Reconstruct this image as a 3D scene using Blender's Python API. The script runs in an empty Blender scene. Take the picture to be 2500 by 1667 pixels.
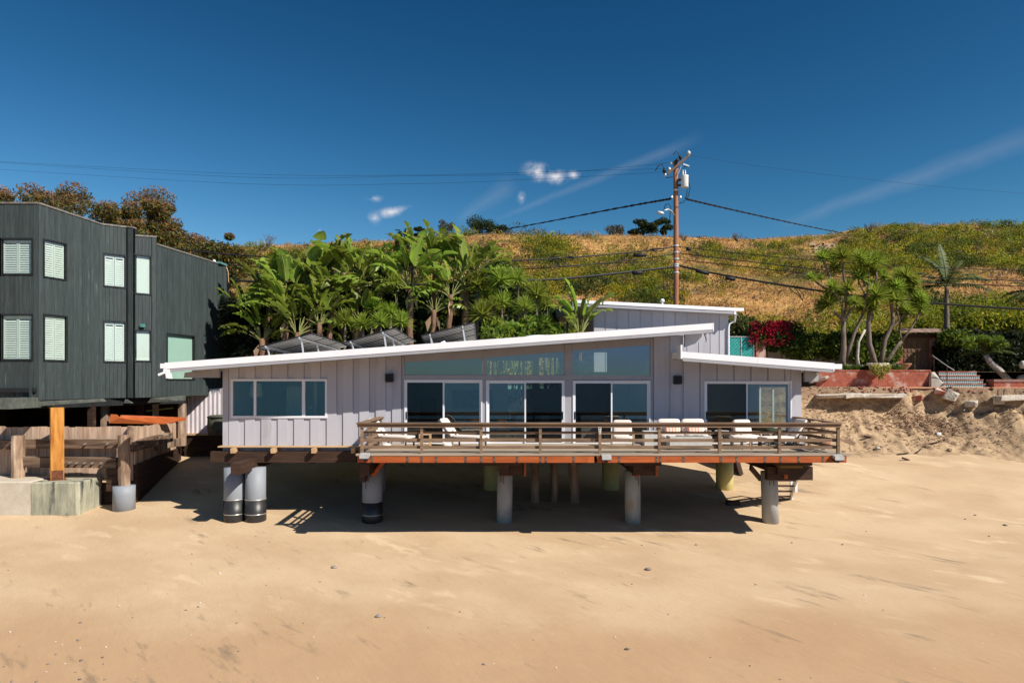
import bpy, math, random
import numpy as np
from mathutils import Vector, Matrix, noise

# ------------------------------------------------------------------ camera, sky, sun, exposure
S = bpy.context.scene
COL = S.collection
F, CX, HY, CZ = 1666.7, 1250.0, 923.0, 4.9          # focal length in photo pixels, principal column, horizon row, camera height
cam_d = bpy.data.cameras.new('camera'); cam = bpy.data.objects.new('camera', cam_d); COL.objects.link(cam)
cam.location = (0, 0, CZ); cam.rotation_euler = (math.radians(90), 0, 0)
cam_d.lens = 24; cam_d.sensor_width = 36; cam_d.shift_y = (HY - 833.5) / 2500; cam_d.clip_end = 6000; cam_d.clip_start = .1
S.camera = cam
SUN = Vector((.92, -.66, 1.0)).normalized()
EL = math.asin(SUN.z); AZ = math.atan2(SUN.x, SUN.y)  # azimuth clockwise from +Y
W = bpy.data.worlds.new('World'); S.world = W; W.use_nodes = True
wn = W.node_tree; wn.nodes.clear()
def N(nt, t, **k):
    n = nt.nodes.new(t)
    for a, b in k.items(): setattr(n, a, b)
    return n
sky = N(wn, 'ShaderNodeTexSky', sky_type='NISHITA'); sky.sun_disc = False
sky.sun_elevation = EL; sky.sun_rotation = AZ; sky.altitude = 600; sky.air_density = 1.0; sky.dust_density = .25; sky.ozone_density = 3.2
# thin clouds, far away in given directions
tc = N(wn, 'ShaderNodeTexCoord')
def vm(op, a, b=None):
    n = N(wn, 'ShaderNodeVectorMath', operation=op)
    for i, v in enumerate((a, b)):
        if v is None: continue
        if isinstance(v, (tuple, list)): n.inputs[i].default_value = v
        else: wn.links.new(v, n.inputs[i])
    return n
def mm(op, a, b=None, c=None, clamp=False):
    n = N(wn, 'ShaderNodeMath', operation=op); n.use_clamp = clamp
    for i, v in enumerate((a, b, c)):
        if v is None: continue
        if isinstance(v, (int, float)): n.inputs[i].default_value = v
        else: wn.links.new(v, n.inputs[i])
    return n.outputs[0]
# grade of the sky: deeper and more saturated overhead, as on the photograph
sc_ = N(wn, 'ShaderNodeSeparateColor'); wn.links.new(sky.outputs[0], sc_.inputs[0]); cc_ = N(wn, 'ShaderNodeCombineColor')
for i, (g_, t_, mx_) in enumerate(((2.5, .140, 3.0), (1.70, .362, 5.2), (1.58, .372, 9.2))):
    wn.links.new(mm('MINIMUM', mm('MULTIPLY', mm('POWER', sc_.outputs[i], g_), t_), mx_), cc_.inputs[i])
sx = N(wn, 'ShaderNodeSeparateXYZ'); wn.links.new(tc.outputs['Generated'], sx.inputs[0])
yy = mm('MAXIMUM', sx.outputs[1], .05)
U = mm('DIVIDE', sx.outputs[0], yy); V = mm('DIVIDE', sx.outputs[2], yy)   # tangents of azimuth and elevation
cmb = N(wn, 'ShaderNodeCombineXYZ'); wn.links.new(U, cmb.inputs[0]); wn.links.new(V, cmb.inputs[1])
nz = N(wn, 'ShaderNodeTexNoise'); nz.inputs['Scale'].default_value = 42; nz.inputs['Detail'].default_value = 7; nz.inputs['Roughness'].default_value = .62
wn.links.new(cmb.outputs[0], nz.inputs['Vector'])
nz2 = N(wn, 'ShaderNodeTexNoise'); nz2.inputs['Scale'].default_value = 14; nz2.inputs['Detail'].default_value = 6
wn.links.new(cmb.outputs[0], nz2.inputs['Vector'])
tot = None
def addm(m):
    global tot
    tot = m if tot is None else mm('MAXIMUM', tot, m)
def cloud(px, py, rx, ry, ang, amp, thr=.5):
    u0, v0 = (px - CX) / F, (HY - py) / F
    du, dv = mm('SUBTRACT', U, u0), mm('SUBTRACT', V, v0)
    ca, sa = math.cos(ang), math.sin(ang)
    a = mm('DIVIDE', mm('ADD', mm('MULTIPLY', du, ca), mm('MULTIPLY', dv, sa)), rx / F)
    b = mm('DIVIDE', mm('SUBTRACT', mm('MULTIPLY', dv, ca), mm('MULTIPLY', du, sa)), ry / F)
    r = mm('SQRT', mm('ADD', mm('MULTIPLY', a, a), mm('MULTIPLY', b, b)))
    base = mm('SUBTRACT', 1.0, r, clamp=True)
    n = mm('SUBTRACT', nz.outputs[0], thr)
    m = mm('MULTIPLY', mm('ADD', mm('MULTIPLY', base, .9), mm('MULTIPLY', n, 3.2)), base, clamp=True)
    addm(mm('MULTIPLY', m, amp, clamp=True))
def streak(p0, p1, w0, w1, amp):
    u0, v0, u1, v1 = (p0[0]-CX)/F, (HY-p0[1])/F, (p1[0]-CX)/F, (HY-p1[1])/F
    L = math.hypot(u1-u0, v1-v0); ca, sa = (u1-u0)/L, (v1-v0)/L
    du, dv = mm('SUBTRACT', U, u0), mm('SUBTRACT', V, v0)
    a = mm('DIVIDE', mm('ADD', mm('MULTIPLY', du, ca), mm('MULTIPLY', dv, sa)), L)
    b = mm('SUBTRACT', mm('MULTIPLY', dv, ca), mm('MULTIPLY', du, sa))
    b = mm('ADD', b, mm('MULTIPLY', mm('SUBTRACT', nz2.outputs[0], .5), (w0+w1)/F*.5))
    w = mm('ADD', mm('MULTIPLY', a, (w1-w0)/F), w0/F)
    g = mm('SUBTRACT', 1.0, mm('ABSOLUTE', mm('DIVIDE', b, w)), clamp=True)
    e = mm('MULTIPLY', mm('MULTIPLY', a, 5.0, clamp=True), mm('MULTIPLY', mm('SUBTRACT', 1.0, a), 5.0, clamp=True), clamp=True)
    e = mm('MULTIPLY', e, mm('ADD', .35, mm('MULTIPLY', nz2.outputs[0], 1.1)))
    addm(mm('MULTIPLY', mm('MULTIPLY', g, e), amp, clamp=True))
cloud(1310, 420, 46, 32, -.2, 1.0); cloud(1355, 432, 50, 24, -.15, .9); cloud(1400, 427, 22, 16, .3, .8)
cloud(1273, 483, 15, 22, .2, .65); cloud(955, 518, 60, 18, .22, .9); cloud(915, 532, 26, 22, .3, .55); cloud(915, 485, 28, 12, 0, .5)
streak((1190, 545), (1720, 330), 8, 20, .075); streak((1110, 545), (1260, 440), 16, 34, .07)
streak((1880, 560), (2620, 300), 16, 44, .085); streak((768, 588), (783, 556), 3, 6, .16)
cm = N(wn, 'ShaderNodeMix', data_type='RGBA'); wn.links.new(tot, cm.inputs[0]); wn.links.new(cc_.outputs[0], cm.inputs[6])
cm.inputs[7].default_value = (9.0, 8.9, 9.4, 1)
bg = N(wn, 'ShaderNodeBackground'); bg.inputs[1].default_value = .067
wn.links.new(cm.outputs[2], bg.inputs[0])
wo = N(wn, 'ShaderNodeOutputWorld'); wn.links.new(bg.outputs[0], wo.inputs[0])
sd = bpy.data.lights.new('sun', 'SUN'); sun = bpy.data.objects.new('sun', sd); COL.objects.link(sun)
sd.energy = 5.0; sd.angle = math.radians(.53); sd.color = (1, .93, .83)
sun.rotation_euler = (-SUN).to_track_quat('-Z', 'Y').to_euler(); sun.location = SUN * 60
vs = S.view_settings; vs.view_transform = 'Standard'; vs.look = 'None'; vs.exposure = .42; vs.gamma = 1; vs.use_curve_mapping = False
S.cycles.max_bounces = 6; S.cycles.transparent_max_bounces = 16; S.cycles.caustics_reflective = False; S.cycles.caustics_refractive = False

# ------------------------------------------------------------------ helpers
random.seed(11); rng = np.random.default_rng(11)
def P(px, py, Y): return Vector(((px - CX) / F * Y, Y, CZ - (py - HY) / F * Y))
def X(px, Y): return (px - CX) / F * Y
def Zp(py, Y): return CZ - (py - HY) / F * Y
U3 = random.uniform
OFF = {}
class MB:
    def __init__(s): s.v, s.f, s.m = [], [], []
    def add(s, vs_, fs, mi=0):
        o = len(s.v); s.v += [Vector(p) for p in vs_]
        s.f += [tuple(i + o for i in q) for q in fs]; s.m += [mi] * len(fs); return s
    def box(s, x0, x1, y0, y1, z0, z1, mi=0):
        return s.add([(x0,y0,z0),(x1,y0,z0),(x1,y1,z0),(x0,y1,z0),(x0,y0,z1),(x1,y0,z1),(x1,y1,z1),(x0,y1,z1)],
                     [(0,3,2,1),(4,5,6,7),(0,1,5,4),(1,2,6,5),(2,3,7,6),(3,0,4,7)], mi)
    def prism(s, pts, ext, mi=0):
        n = len(pts); pts = [Vector(p) for p in pts]; ext = Vector(ext)
        return s.add(pts + [p + ext for p in pts], [tuple(range(n))[::-1], tuple(range(n, 2*n))] + [(i, (i+1) % n, n + (i+1) % n, n + i) for i in range(n)], mi)
    def beam(s, p0, p1, w, h, up=(0,0,1), mi=0):
        p0, p1 = Vector(p0), Vector(p1); d = (p1 - p0).normalized(); up = Vector(up)
        if abs(d.dot(up)) > .98: up = Vector((0,1,0))
        r = d.cross(up).normalized(); u = r.cross(d).normalized()
        q = [-r*w/2 - u*h/2, r*w/2 - u*h/2, r*w/2 + u*h/2, -r*w/2 + u*h/2]
        return s.add([p0 + a for a in q] + [p1 + a for a in q], [(3,2,1,0),(4,5,6,7),(0,1,5,4),(1,2,6,5),(2,3,7,6),(3,0,4,7)], mi)
    def tube(s, pts, rad, n=8, cap=True, mi=0):
        pts = [Vector(p) for p in pts]
        if not isinstance(rad, (list, tuple)): rad = [rad] * len(pts)
        vv, ff = [], []; ref = None
        for i, p in enumerate(pts):
            d = (pts[min(i+1, len(pts)-1)] - pts[max(i-1, 0)]).normalized()
            if ref is None: ref = Vector((1,0,0)) if abs(d.x) < .8 else Vector((0,1,0))
            a = d.cross(ref).normalized(); b = d.cross(a).normalized(); ref = -b if False else ref
            for k in range(n):
                t = 2*math.pi*k/n; vv.append(p + (a*math.cos(t) + b*math.sin(t)) * rad[i])
        for i in range(len(pts)-1):
            for k in range(n):
                k2 = (k+1) % n; ff.append((i*n+k, i*n+k2, (i+1)*n+k2, (i+1)*n+k))
        if cap: ff += [tuple(range(n))[::-1], tuple(range((len(pts)-1)*n, len(pts)*n))]
        return s.add(vv, ff, mi)
    def cushion(s, c, sx_, sy_, sz_, rot=None, n=8, puff=.35, mi=0):
        """soft rounded box centred at c"""
        c = Vector(c); vv = []; ff = []
        R = rot or Matrix.Identity(3); m = n
        for j in range(m+1):
            ph = -math.pi/2 + math.pi*j/m
            for i in range(2*n):
                th = 2*math.pi*i/(2*n)
                f = lambda t: math.copysign(abs(t)**puff, t)
                vv.append(c + R @ Vector((sx_/2*f(math.cos(ph))*f(math.cos(th)), sy_/2*f(math.cos(ph))*f(math.sin(th)), sz_/2*f(math.sin(ph)))))
        for j in range(m):
            for i in range(2*n):
                i2 = (i+1) % (2*n); ff.append((j*2*n+i, j*2*n+i2, (j+1)*2*n+i2, (j+1)*2*n+i))
        return s.add(vv, ff, mi)
    def mesh(s, name, off=Vector((0,0,0)), smooth=False):
        me = bpy.data.meshes.new(name); me.from_pydata([tuple(p - off) for p in s.v], [], s.f)
        if any(s.m): me.polygons.foreach_set('material_index', s.m)
        if smooth: me.polygons.foreach_set('use_smooth', [True]*len(me.polygons))
        me.update(); return me
def thing(name, label, cat, loc=(0,0,0), rz=0, group=None, local=False):
    o = bpy.data.objects.new(name, None); COL.objects.link(o); o.location = loc; o.rotation_euler = (0,0,rz); o.empty_display_size = .2
    o['label'] = label; o['category'] = cat
    if group: o['group'] = group
    OFF[o] = Vector((0,0,0)) if local else Vector(loc)
    return o
def link(name, me, mat, parent=None, label=None, kind=None):
    o = bpy.data.objects.new(name, me); COL.objects.link(o)
    for m_ in (mat if isinstance(mat, (list, tuple)) else [mat]):
        if me.materials.find(m_.name) < 0: me.materials.append(m_)
    if parent: o.parent = parent; OFF[o] = OFF[parent]
    else: OFF[o] = Vector((0,0,0))
    if label: o['label'] = label
    if kind: o['kind'] = kind
    return o
def part(mb, name, mat, parent, smooth=False, label=None, kind=None):
    return link(name, mb.mesh(name, OFF[parent], smooth), mat, parent, label, kind)
def solo(mb, name, mat, label, cat, base, group=None, smooth=False, kind=None):
    base = Vector(base); o = link(name, mb.mesh(name, base, smooth), mat, None, label, kind); o.location = base
    if cat: o['category'] = cat
    if group: o['group'] = group
    return o
def struct(mb, name, mat, smooth=False):
    return link(name, mb.mesh(name, Vector((0,0,0)), smooth), mat, None, None, 'structure')
def copy_tree(o, parent=None):
    c = o.copy(); COL.objects.link(c)
    if parent: c.parent = parent
    OFF[c] = OFF.get(o, Vector((0,0,0)))
    for ch in [q for q in o.children]: copy_tree(ch, c)
    return c
def sm(a, b, t):
    t = min(1, max(0, (t-a)/(b-a))); return t*t*(3-2*t)
def fbm(x, y, z=0, o=4):
    return noise.fractal(Vector((x, y, z)), 1.0, 2.0, o)

# ------------------------------------------------------------------ materials
def M(name, c1, c2=None, sc=4, st=(1,1,1), rough=.8, bump=.2, bs=None, rnd=0, metal=0, spec=.3, det=6, attr=False, dist=.02, lo=.35, hi=.65, c3=None, sc3=None, t3=.6, bst=None):
    m = bpy.data.materials.new(name); m.use_nodes = True; nt = m.node_tree; L = nt.links.new
    b = nt.nodes['Principled BSDF']; b.inputs['Roughness'].default_value = rough; b.inputs['Metallic'].default_value = metal
    b.inputs['Specular IOR Level'].default_value = spec
    t = N(nt, 'ShaderNodeTexCoord'); mp = N(nt, 'ShaderNodeMapping'); mp.inputs['Scale'].default_value = st; L(t.outputs['Object'], mp.inputs[0])
    oi = N(nt, 'ShaderNodeObjectInfo')
    ad = N(nt, 'ShaderNodeVectorMath', operation='ADD'); ml = N(nt, 'ShaderNodeMath', operation='MULTIPLY'); ml.inputs[1].default_value = 37
    L(oi.outputs['Random'], ml.inputs[0]); L(mp.outputs[0], ad.inputs[0]); L(ml.outputs[0], ad.inputs[1])
    n1 = N(nt, 'ShaderNodeTexNoise'); n1.inputs['Scale'].default_value = sc; n1.inputs['Detail'].default_value = det; n1.inputs['Roughness'].default_value = .6
    L(ad.outputs[0], n1.inputs['Vector'])
    mr = N(nt, 'ShaderNodeMapRange'); mr.inputs[1].default_value = lo; mr.inputs[2].default_value = hi; L(n1.outputs[0], mr.inputs[0])
    mx = N(nt, 'ShaderNodeMix', data_type='RGBA'); L(mr.outputs[0], mx.inputs[0])
    c2 = c2 or tuple(v*.8 for v in c1)
    if attr:
        at = N(nt, 'ShaderNodeAttribute'); at.attribute_name = 'Col'
        L(at.outputs[0], mx.inputs[6]); m2 = N(nt, 'ShaderNodeMix', data_type='RGBA', blend_type='MULTIPLY'); m2.inputs[0].default_value = 1
        L(at.outputs[0], m2.inputs[6]); m2.inputs[7].default_value = (*c2, 1); L(m2.outputs[2], mx.inputs[7])
    else:
        mx.inputs[6].default_value = (*c1, 1); mx.inputs[7].default_value = (*c2, 1)
    out = mx.outputs[2]
    if c3:
        n3 = N(nt, 'ShaderNodeTexNoise'); n3.inputs['Scale'].default_value = sc3 or sc*.35; n3.inputs['Detail'].default_value = 5; L(ad.outputs[0], n3.inputs['Vector'])
        r3 = N(nt, 'ShaderNodeMapRange'); r3.inputs[1].default_value = t3; r3.inputs[2].default_value = t3+.12; L(n3.outputs[0], r3.inputs[0])
        x3 = N(nt, 'ShaderNodeMix', data_type='RGBA'); L(r3.outputs[0], x3.inputs[0]); L(out, x3.inputs[6]); x3.inputs[7].default_value = (*c3, 1); out = x3.outputs[2]
    if rnd:
        hs = N(nt, 'ShaderNodeHueSaturation'); r = N(nt, 'ShaderNodeMapRange'); r.inputs[3].default_value = 1-rnd; r.inputs[4].default_value = 1+rnd
        L(oi.outputs['Random'], r.inputs[0]); L(r.outputs[0], hs.inputs['Value']); L(out, hs.inputs['Color']); out = hs.outputs[0]
    L(out, b.inputs['Base Color'])
    if bump:
        src = ad
        if bst:
            mp2 = N(nt, 'ShaderNodeMapping'); mp2.inputs['Scale'].default_value = bst; L(t.outputs['Object'], mp2.inputs[0]); src = mp2
        n2 = N(nt, 'ShaderNodeTexNoise'); n2.inputs['Scale'].default_value = bs or sc*3; n2.inputs['Detail'].default_value = 8; L(src.outputs[0], n2.inputs['Vector'])
        bp = N(nt, 'ShaderNodeBump'); bp.inputs['Strength'].default_value = bump; bp.inputs['Distance'].default_value = dist
        L(n2.outputs[0], bp.inputs['Height']); L(bp.outputs[0], b.inputs['Normal'])
    return m
def LM(name, c1=None, c2=None, attr=False, tr=.35, rnd=.25, sc=2.0, hue=.03, rough=.55, spec=.3):
    m = bpy.data.materials.new(name); m.use_nodes = True; nt = m.node_tree; L = nt.links.new
    b = nt.nodes['Principled BSDF']; b.inputs['Roughness'].default_value = rough; b.inputs['Specular IOR Level'].default_value = spec
    out = nt.nodes['Material Output']
    if attr:
        at = N(nt, 'ShaderNodeAttribute'); at.attribute_name = 'Col'; c = at.outputs[0]
    else:
        t = N(nt, 'ShaderNodeTexCoord'); n1 = N(nt, 'ShaderNodeTexNoise'); n1.inputs['Scale'].default_value = sc; n1.inputs['Detail'].default_value = 4
        L(t.outputs['Object'], n1.inputs[0]); mr = N(nt, 'ShaderNodeMapRange'); mr.inputs[1].default_value = .35; mr.inputs[2].default_value = .65; L(n1.outputs[0], mr.inputs[0])
        mx = N(nt, 'ShaderNodeMix', data_type='RGBA'); mx.inputs[6].default_value = (*c1, 1); mx.inputs[7].default_value = (*(c2 or c1), 1); L(mr.outputs[0], mx.inputs[0]); c = mx.outputs[2]
    oi = N(nt, 'ShaderNodeObjectInfo'); hs = N(nt, 'ShaderNodeHueSaturation')
    r = N(nt, 'ShaderNodeMapRange'); r.inputs[3].default_value = 1-rnd; r.inputs[4].default_value = 1+rnd; L(oi.outputs['Random'], r.inputs[0]); L(r.outputs[0], hs.inputs['Value'])
    r2 = N(nt, 'ShaderNodeMapRange'); r2.inputs[3].default_value = .5-hue; r2.inputs[4].default_value = .5+hue*.5; L(oi.outputs['Random'], r2.inputs[0]); L(r2.outputs[0], hs.inputs['Hue'])
    L(c, hs.inputs['Color']); L(hs.outputs[0], b.inputs['Base Color'])
    tl = N(nt, 'ShaderNodeBsdfTranslucent'); L(hs.outputs[0], tl.inputs[0])
    ms = N(nt, 'ShaderNodeMixShader'); ms.inputs[0].default_value = tr; L(b.outputs[0], ms.inputs[1]); L(tl.outputs[0], ms.inputs[2]); L(ms.outputs[0], out.inputs[0])
    return m
def GM(name, tintc, ior=1.6, rough=0.0, glossc=(1,1,1), extra=0.0):
    m = bpy.data.materials.new(name); m.use_nodes = True; nt = m.node_tree; nt.nodes.remove(nt.nodes['Principled BSDF']); L = nt.links.new
    out = nt.nodes['Material Output']; tr = N(nt, 'ShaderNodeBsdfTransparent'); tr.inputs[0].default_value = (*tintc, 1)
    gl = N(nt, 'ShaderNodeBsdfGlossy'); gl.inputs['Roughness'].default_value = rough; gl.inputs[0].default_value = (*glossc, 1)
    ge = N(nt, 'ShaderNodeNewGeometry'); dt = N(nt, 'ShaderNodeVectorMath', operation='DOT_PRODUCT'); L(ge.outputs['Normal'], dt.inputs[0]); L(ge.outputs['Incoming'], dt.inputs[1])
    f0 = ((ior-1)/(ior+1))**2 + extra
    def mt(op, a, b):
        k = N(nt, 'ShaderNodeMath', operation=op); k.use_clamp = op != 'SUBTRACT'
        for i, v in enumerate((a, b)):
            if isinstance(v, (int, float)): k.inputs[i].default_value = v
            elif v is not None: L(v, k.inputs[i])
        return k.outputs[0]
    ab = N(nt, 'ShaderNodeMath', operation='ABSOLUTE'); L(dt.outputs['Value'], ab.inputs[0])
    sch = mt('POWER', mt('SUBTRACT', 1.0, ab.outputs[0]), 5.0); ad = N(nt, 'ShaderNodeMath', operation='ADD'); ad.use_clamp = True; ad.inputs[0].default_value = f0; L(mt('MULTIPLY', sch, 1-f0), ad.inputs[1])
    ms = N(nt, 'ShaderNodeMixShader'); L(ad.outputs[0], ms.inputs[0]); L(tr.outputs[0], ms.inputs[1]); L(gl.outputs[0], ms.inputs[2]); L(ms.outputs[0], out.inputs[0])
    return m
m_sidg = M('grey_siding', (.475,.47,.515), (.44,.435,.48), sc=1.5, rough=.6, bump=.1, bs=30, st=(1,1,.25), rnd=.045, c3=(.39,.38,.41), sc3=2.2, t3=.60)
m_trimg = M('grey_trim', (.37,.365,.39), (.33,.325,.35), sc=3, rough=.6, bump=.05)
m_white = M('white_metal_flashing', (.86,.86,.88), (.80,.80,.83), sc=1.2, rough=.45, bump=.05, bs=3)
m_frame = M('white_window_frame', (.78,.79,.83), (.74,.75,.8), rough=.4, bump=0)
m_dsid = M('dark_green_siding', (.032,.042,.043), (.050,.066,.065), sc=2.2, st=(5,5,.5), rough=.75, bump=.35, bs=7, rnd=.12, c3=(.085,.105,.10), sc3=2.5, t3=.63, bst=(8,8,.6))
m_dtrim = M('dark_trim', (.012,.014,.015), (.02,.022,.022), rough=.6)
m_cap = M('roof_edge_capping', (.22,.2,.17), (.12,.11,.1), sc=6, rough=.6)
m_teal = M('teal_trim', (.1,.3,.28), (.08,.22,.2), rough=.6)
m_wold = M('weathered_grey_timber', (.34,.235,.16), (.11,.065,.042), sc=3, st=(1,1,.22), rough=.9, bump=.8, bs=6, rnd=.3, c3=(.48,.37,.28), t3=.56, sc3=2.2)
m_wbeam = M('weathered_split_beam', (.26,.175,.115), (.07,.04,.026), sc=3, st=(.18,1,2.2), rough=.9, bump=1, bs=6, rnd=.15, c3=(.46,.35,.26), t3=.55, sc3=2.5)
m_wplank = M('bleached_plank', (.60,.44,.33), (.38,.25,.17), sc=4, st=(2,2,.2), rough=.85, bump=.5, bs=7, rnd=.22, c3=(.17,.085,.04), t3=.62, sc3=2.6)
m_wdark = M('creosote_timber', (.055,.027,.016), (.025,.013,.009), sc=3, st=(.2,1,2), rough=.8, bump=.5, rnd=.2, c3=(.10,.06,.04), t3=.6)
m_wred = M('red_stained_timber', (.46,.115,.028), (.32,.07,.018), sc=4, st=(.25,1,2), rough=.65, bump=.25, rnd=.07, c3=(.22,.035,.01), t3=.66, sc3=5)
m_worange = M('golden_oiled_post', (.55,.25,.05), (.34,.13,.022), sc=3, st=(2.4,2.4,.35), rough=.55, bump=.3, c3=(.26,.085,.014), t3=.57, sc3=2.2)
m_wrail = M('weathered_redwood_rail', (.27,.18,.115), (.15,.095,.06), sc=4, st=(.25,1,2), rough=.8, bump=.35, rnd=.14)
m_wdeck = M('grey_deck_board', (.40,.33,.25), (.30,.24,.18), sc=4, st=(.2,2,2), rough=.85, bump=.3, rnd=.1)
m_wlight = M('pale_new_lumber', (.56,.38,.22), (.45,.29,.15), sc=4, st=(.3,1,1), rough=.7, bump=.2)
m_brown = M('dark_brown_beam', (.065,.033,.02), (.035,.018,.011), sc=4, st=(.2,1,2), rough=.7, bump=.5, c3=(.15,.08,.045), t3=.66)
m_steel = M('rusty_steel_plate', (.22,.15,.12), (.15,.08,.05), sc=12, rough=.6, metal=.3)
m_bolt = M('bolt_head', (.35,.3,.27), rough=.5, metal=.5, bump=0)
m_rust = M('rust', (.17,.06,.025), (.09,.03,.015), sc=8, rough=.85)
m_conc = M('pile_concrete', (.40,.40,.38), (.30,.30,.29), sc=3, rough=.85, bump=.3, bs=12, c3=(.36,.22,.12), t3=.68, sc3=1.2, st=(1,1,.4))
m_concp = M('painted_grey_pile', (.26,.28,.31), (.22,.24,.27), sc=2, rough=.55, bump=.08, st=(1,1,.4))
m_yel = M('pale_yellow_pile', (.62,.55,.24), (.50,.43,.16), sc=2, rough=.7, bump=.15, st=(1,1,.5))
m_wrap = M('black_pile_wrap', (.018,.018,.02), (.028,.027,.027), sc=6, rough=.42, bump=.25, spec=.5)
m_band = M('metal_band', (.7,.68,.64), rough=.35, metal=.7, bump=0)
m_cblk = M('mossy_concrete', (.43,.41,.30), (.25,.25,.19), sc=2.4, st=(2.2,2.2,.5), rough=.9, bump=.6, bs=9, c3=(.055,.07,.065), t3=.54, sc3=1.5)
m_cblk2 = M('clean_sandy_concrete', (.55,.49,.40), (.46,.40,.31), sc=2.4, rough=.9, bump=.4, bs=12)
m_fwhite = M('white_corrugated_panel', (.66,.60,.62), (.60,.545,.57), sc=2, rough=.6, bump=.05)
m_cush = M('cream_cushion', (.76,.68,.62), (.70,.62,.56), sc=6, rough=.9, bump=.15, bs=30)
m_teak = M('pale_teak', (.48,.36,.24), (.36,.26,.17), sc=5, st=(1,1,.5), rough=.6)
m_dwick = M('dark_woven_frame', (.12,.10,.09), (.07,.06,.055), sc=30, rough=.7)
m_firec = M('cast_grey_concrete', (.58,.57,.54), (.50,.49,.47), sc=4, rough=.85, bump=.2)
m_black = M('black_metal', (.012,.012,.013), rough=.5, bump=0)
m_blk2 = M('black_cable', (.012,.012,.013), rough=.6, bump=0)
m_lampw = M('lamp_shade_fabric', (.8,.78,.72), rough=.9, bump=.1, bs=40)
m_int = M('interior_plaster', (.62,.64,.62), (.55,.57,.55), sc=1, rough=.9, bump=0)
m_floor = M('interior_wood_floor', (.42,.32,.22), (.34,.25,.17), sc=3, st=(.3,2,1), rough=.45, bump=.1)
m_ochair = M('orange_chair_shell', (.75,.22,.03), rough=.4, bump=0)
m_blue = M('deep_blue_fabric', (.02,.07,.16), (.015,.05,.11), rough=.8)
m_pole = M('brown_utility_pole', (.40,.185,.095), (.26,.11,.055), sc=4, st=(3,3,.2), rough=.85, bump=.5, bs=8, c3=(.12,.05,.03), t3=.66)
m_galv = M('galvanised_steel', (.62,.63,.62), (.5,.51,.5), rough=.45, metal=.4, bump=.05)
m_brick = M('red_brick', (.47,.15,.09), (.33,.09,.055), sc=5, rough=.9, bump=.3, rnd=.1, c3=(.58,.40,.33), t3=.53, sc3=1.4)
m_mortar = M('mortar', (.46,.34,.28), (.36,.26,.21), sc=6, rough=.95)
m_stucco = M('pale_stucco', (.56,.50,.42), (.45,.40,.33), sc=2, rough=.95, bump=.3, bs=15)
m_door = M('carved_wood_door', (.20,.115,.065), (.13,.07,.04), sc=4, st=(2,1,.4), rough=.7, bump=.3)
m_tmesh = M('teal_windscreen_mesh', (.0,.30,.27), (.0,.22,.20), sc=5, rough=.7, bump=.2)
m_glass = GM('window_glass', (.84,.88,.85), 1.6, glossc=(1.0,1.0,.95), extra=.075)
m_glassd = GM('screened_glass', (.46,.46,.44), 1.5, glossc=(.95,.9,.85), extra=.012)
m_glassb = GM('bright_shuttered_glass', (.88,.92,.90), 1.5)
m_shut = M('white_shutter', (.82,.83,.80), (.78,.80,.77), rough=.5, bump=0)
m_blind = M('pale_teal_blind', (.55,.74,.66), (.52,.70,.63), sc=.7, rough=.8, bump=0)
m_solb = M('panel_backsheet', (.42,.40,.37), (.36,.34,.31), sc=3, rough=.5, bump=0)
m_solf = M('panel_cells', (.01,.012,.03), (.012,.016,.04), rough=.15, spec=.6, bump=0)
m_alu = M('aluminium_rail', (.70,.69,.67), (.62,.61,.6), rough=.4, metal=.5, bump=0)
m_solr = M('dark_panel_joint', (.03,.03,.03), rough=.5, bump=0)
m_tree = M('pale_bark', (.20,.155,.12), (.10,.078,.06), sc=5, st=(1,1,.4), rough=.9, bump=.6)
m_trunk = M('fibrous_brown_trunk', (.23,.13,.08), (.11,.06,.035), sc=5, st=(3,3,.5), rough=.9, bump=.8, c3=(.48,.33,.22), t3=.6)
m_debris = M('dry_debris', (.40,.27,.17), (.22,.13,.08), sc=6, rough=.9, rnd=.2)
m_stone = M('beach_stone', (.26,.22,.20), (.15,.13,.12), sc=7, rough=.8, rnd=.4)
m_band_leaf = LM('paddle_leaf', (.28,.37,.048), (.17,.25,.034), tr=.48, rnd=.45, hue=.03, rough=.36, spec=.55)
m_stalk = M('leaf_stalk', (.20,.24,.06), (.26,.22,.09), rough=.6, bump=0)
m_yucca = LM('yucca_blade', (.32,.39,.055), (.20,.28,.038), tr=.45, rnd=.2, hue=.02, rough=.45)
m_deadl = LM('dry_hanging_leaf', (.42,.33,.19), (.33,.22,.12), tr=.2, rnd=.2)
m_lcol = LM('leaf_colours', attr=True, tr=.48, rnd=.05, hue=0.0)
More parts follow.
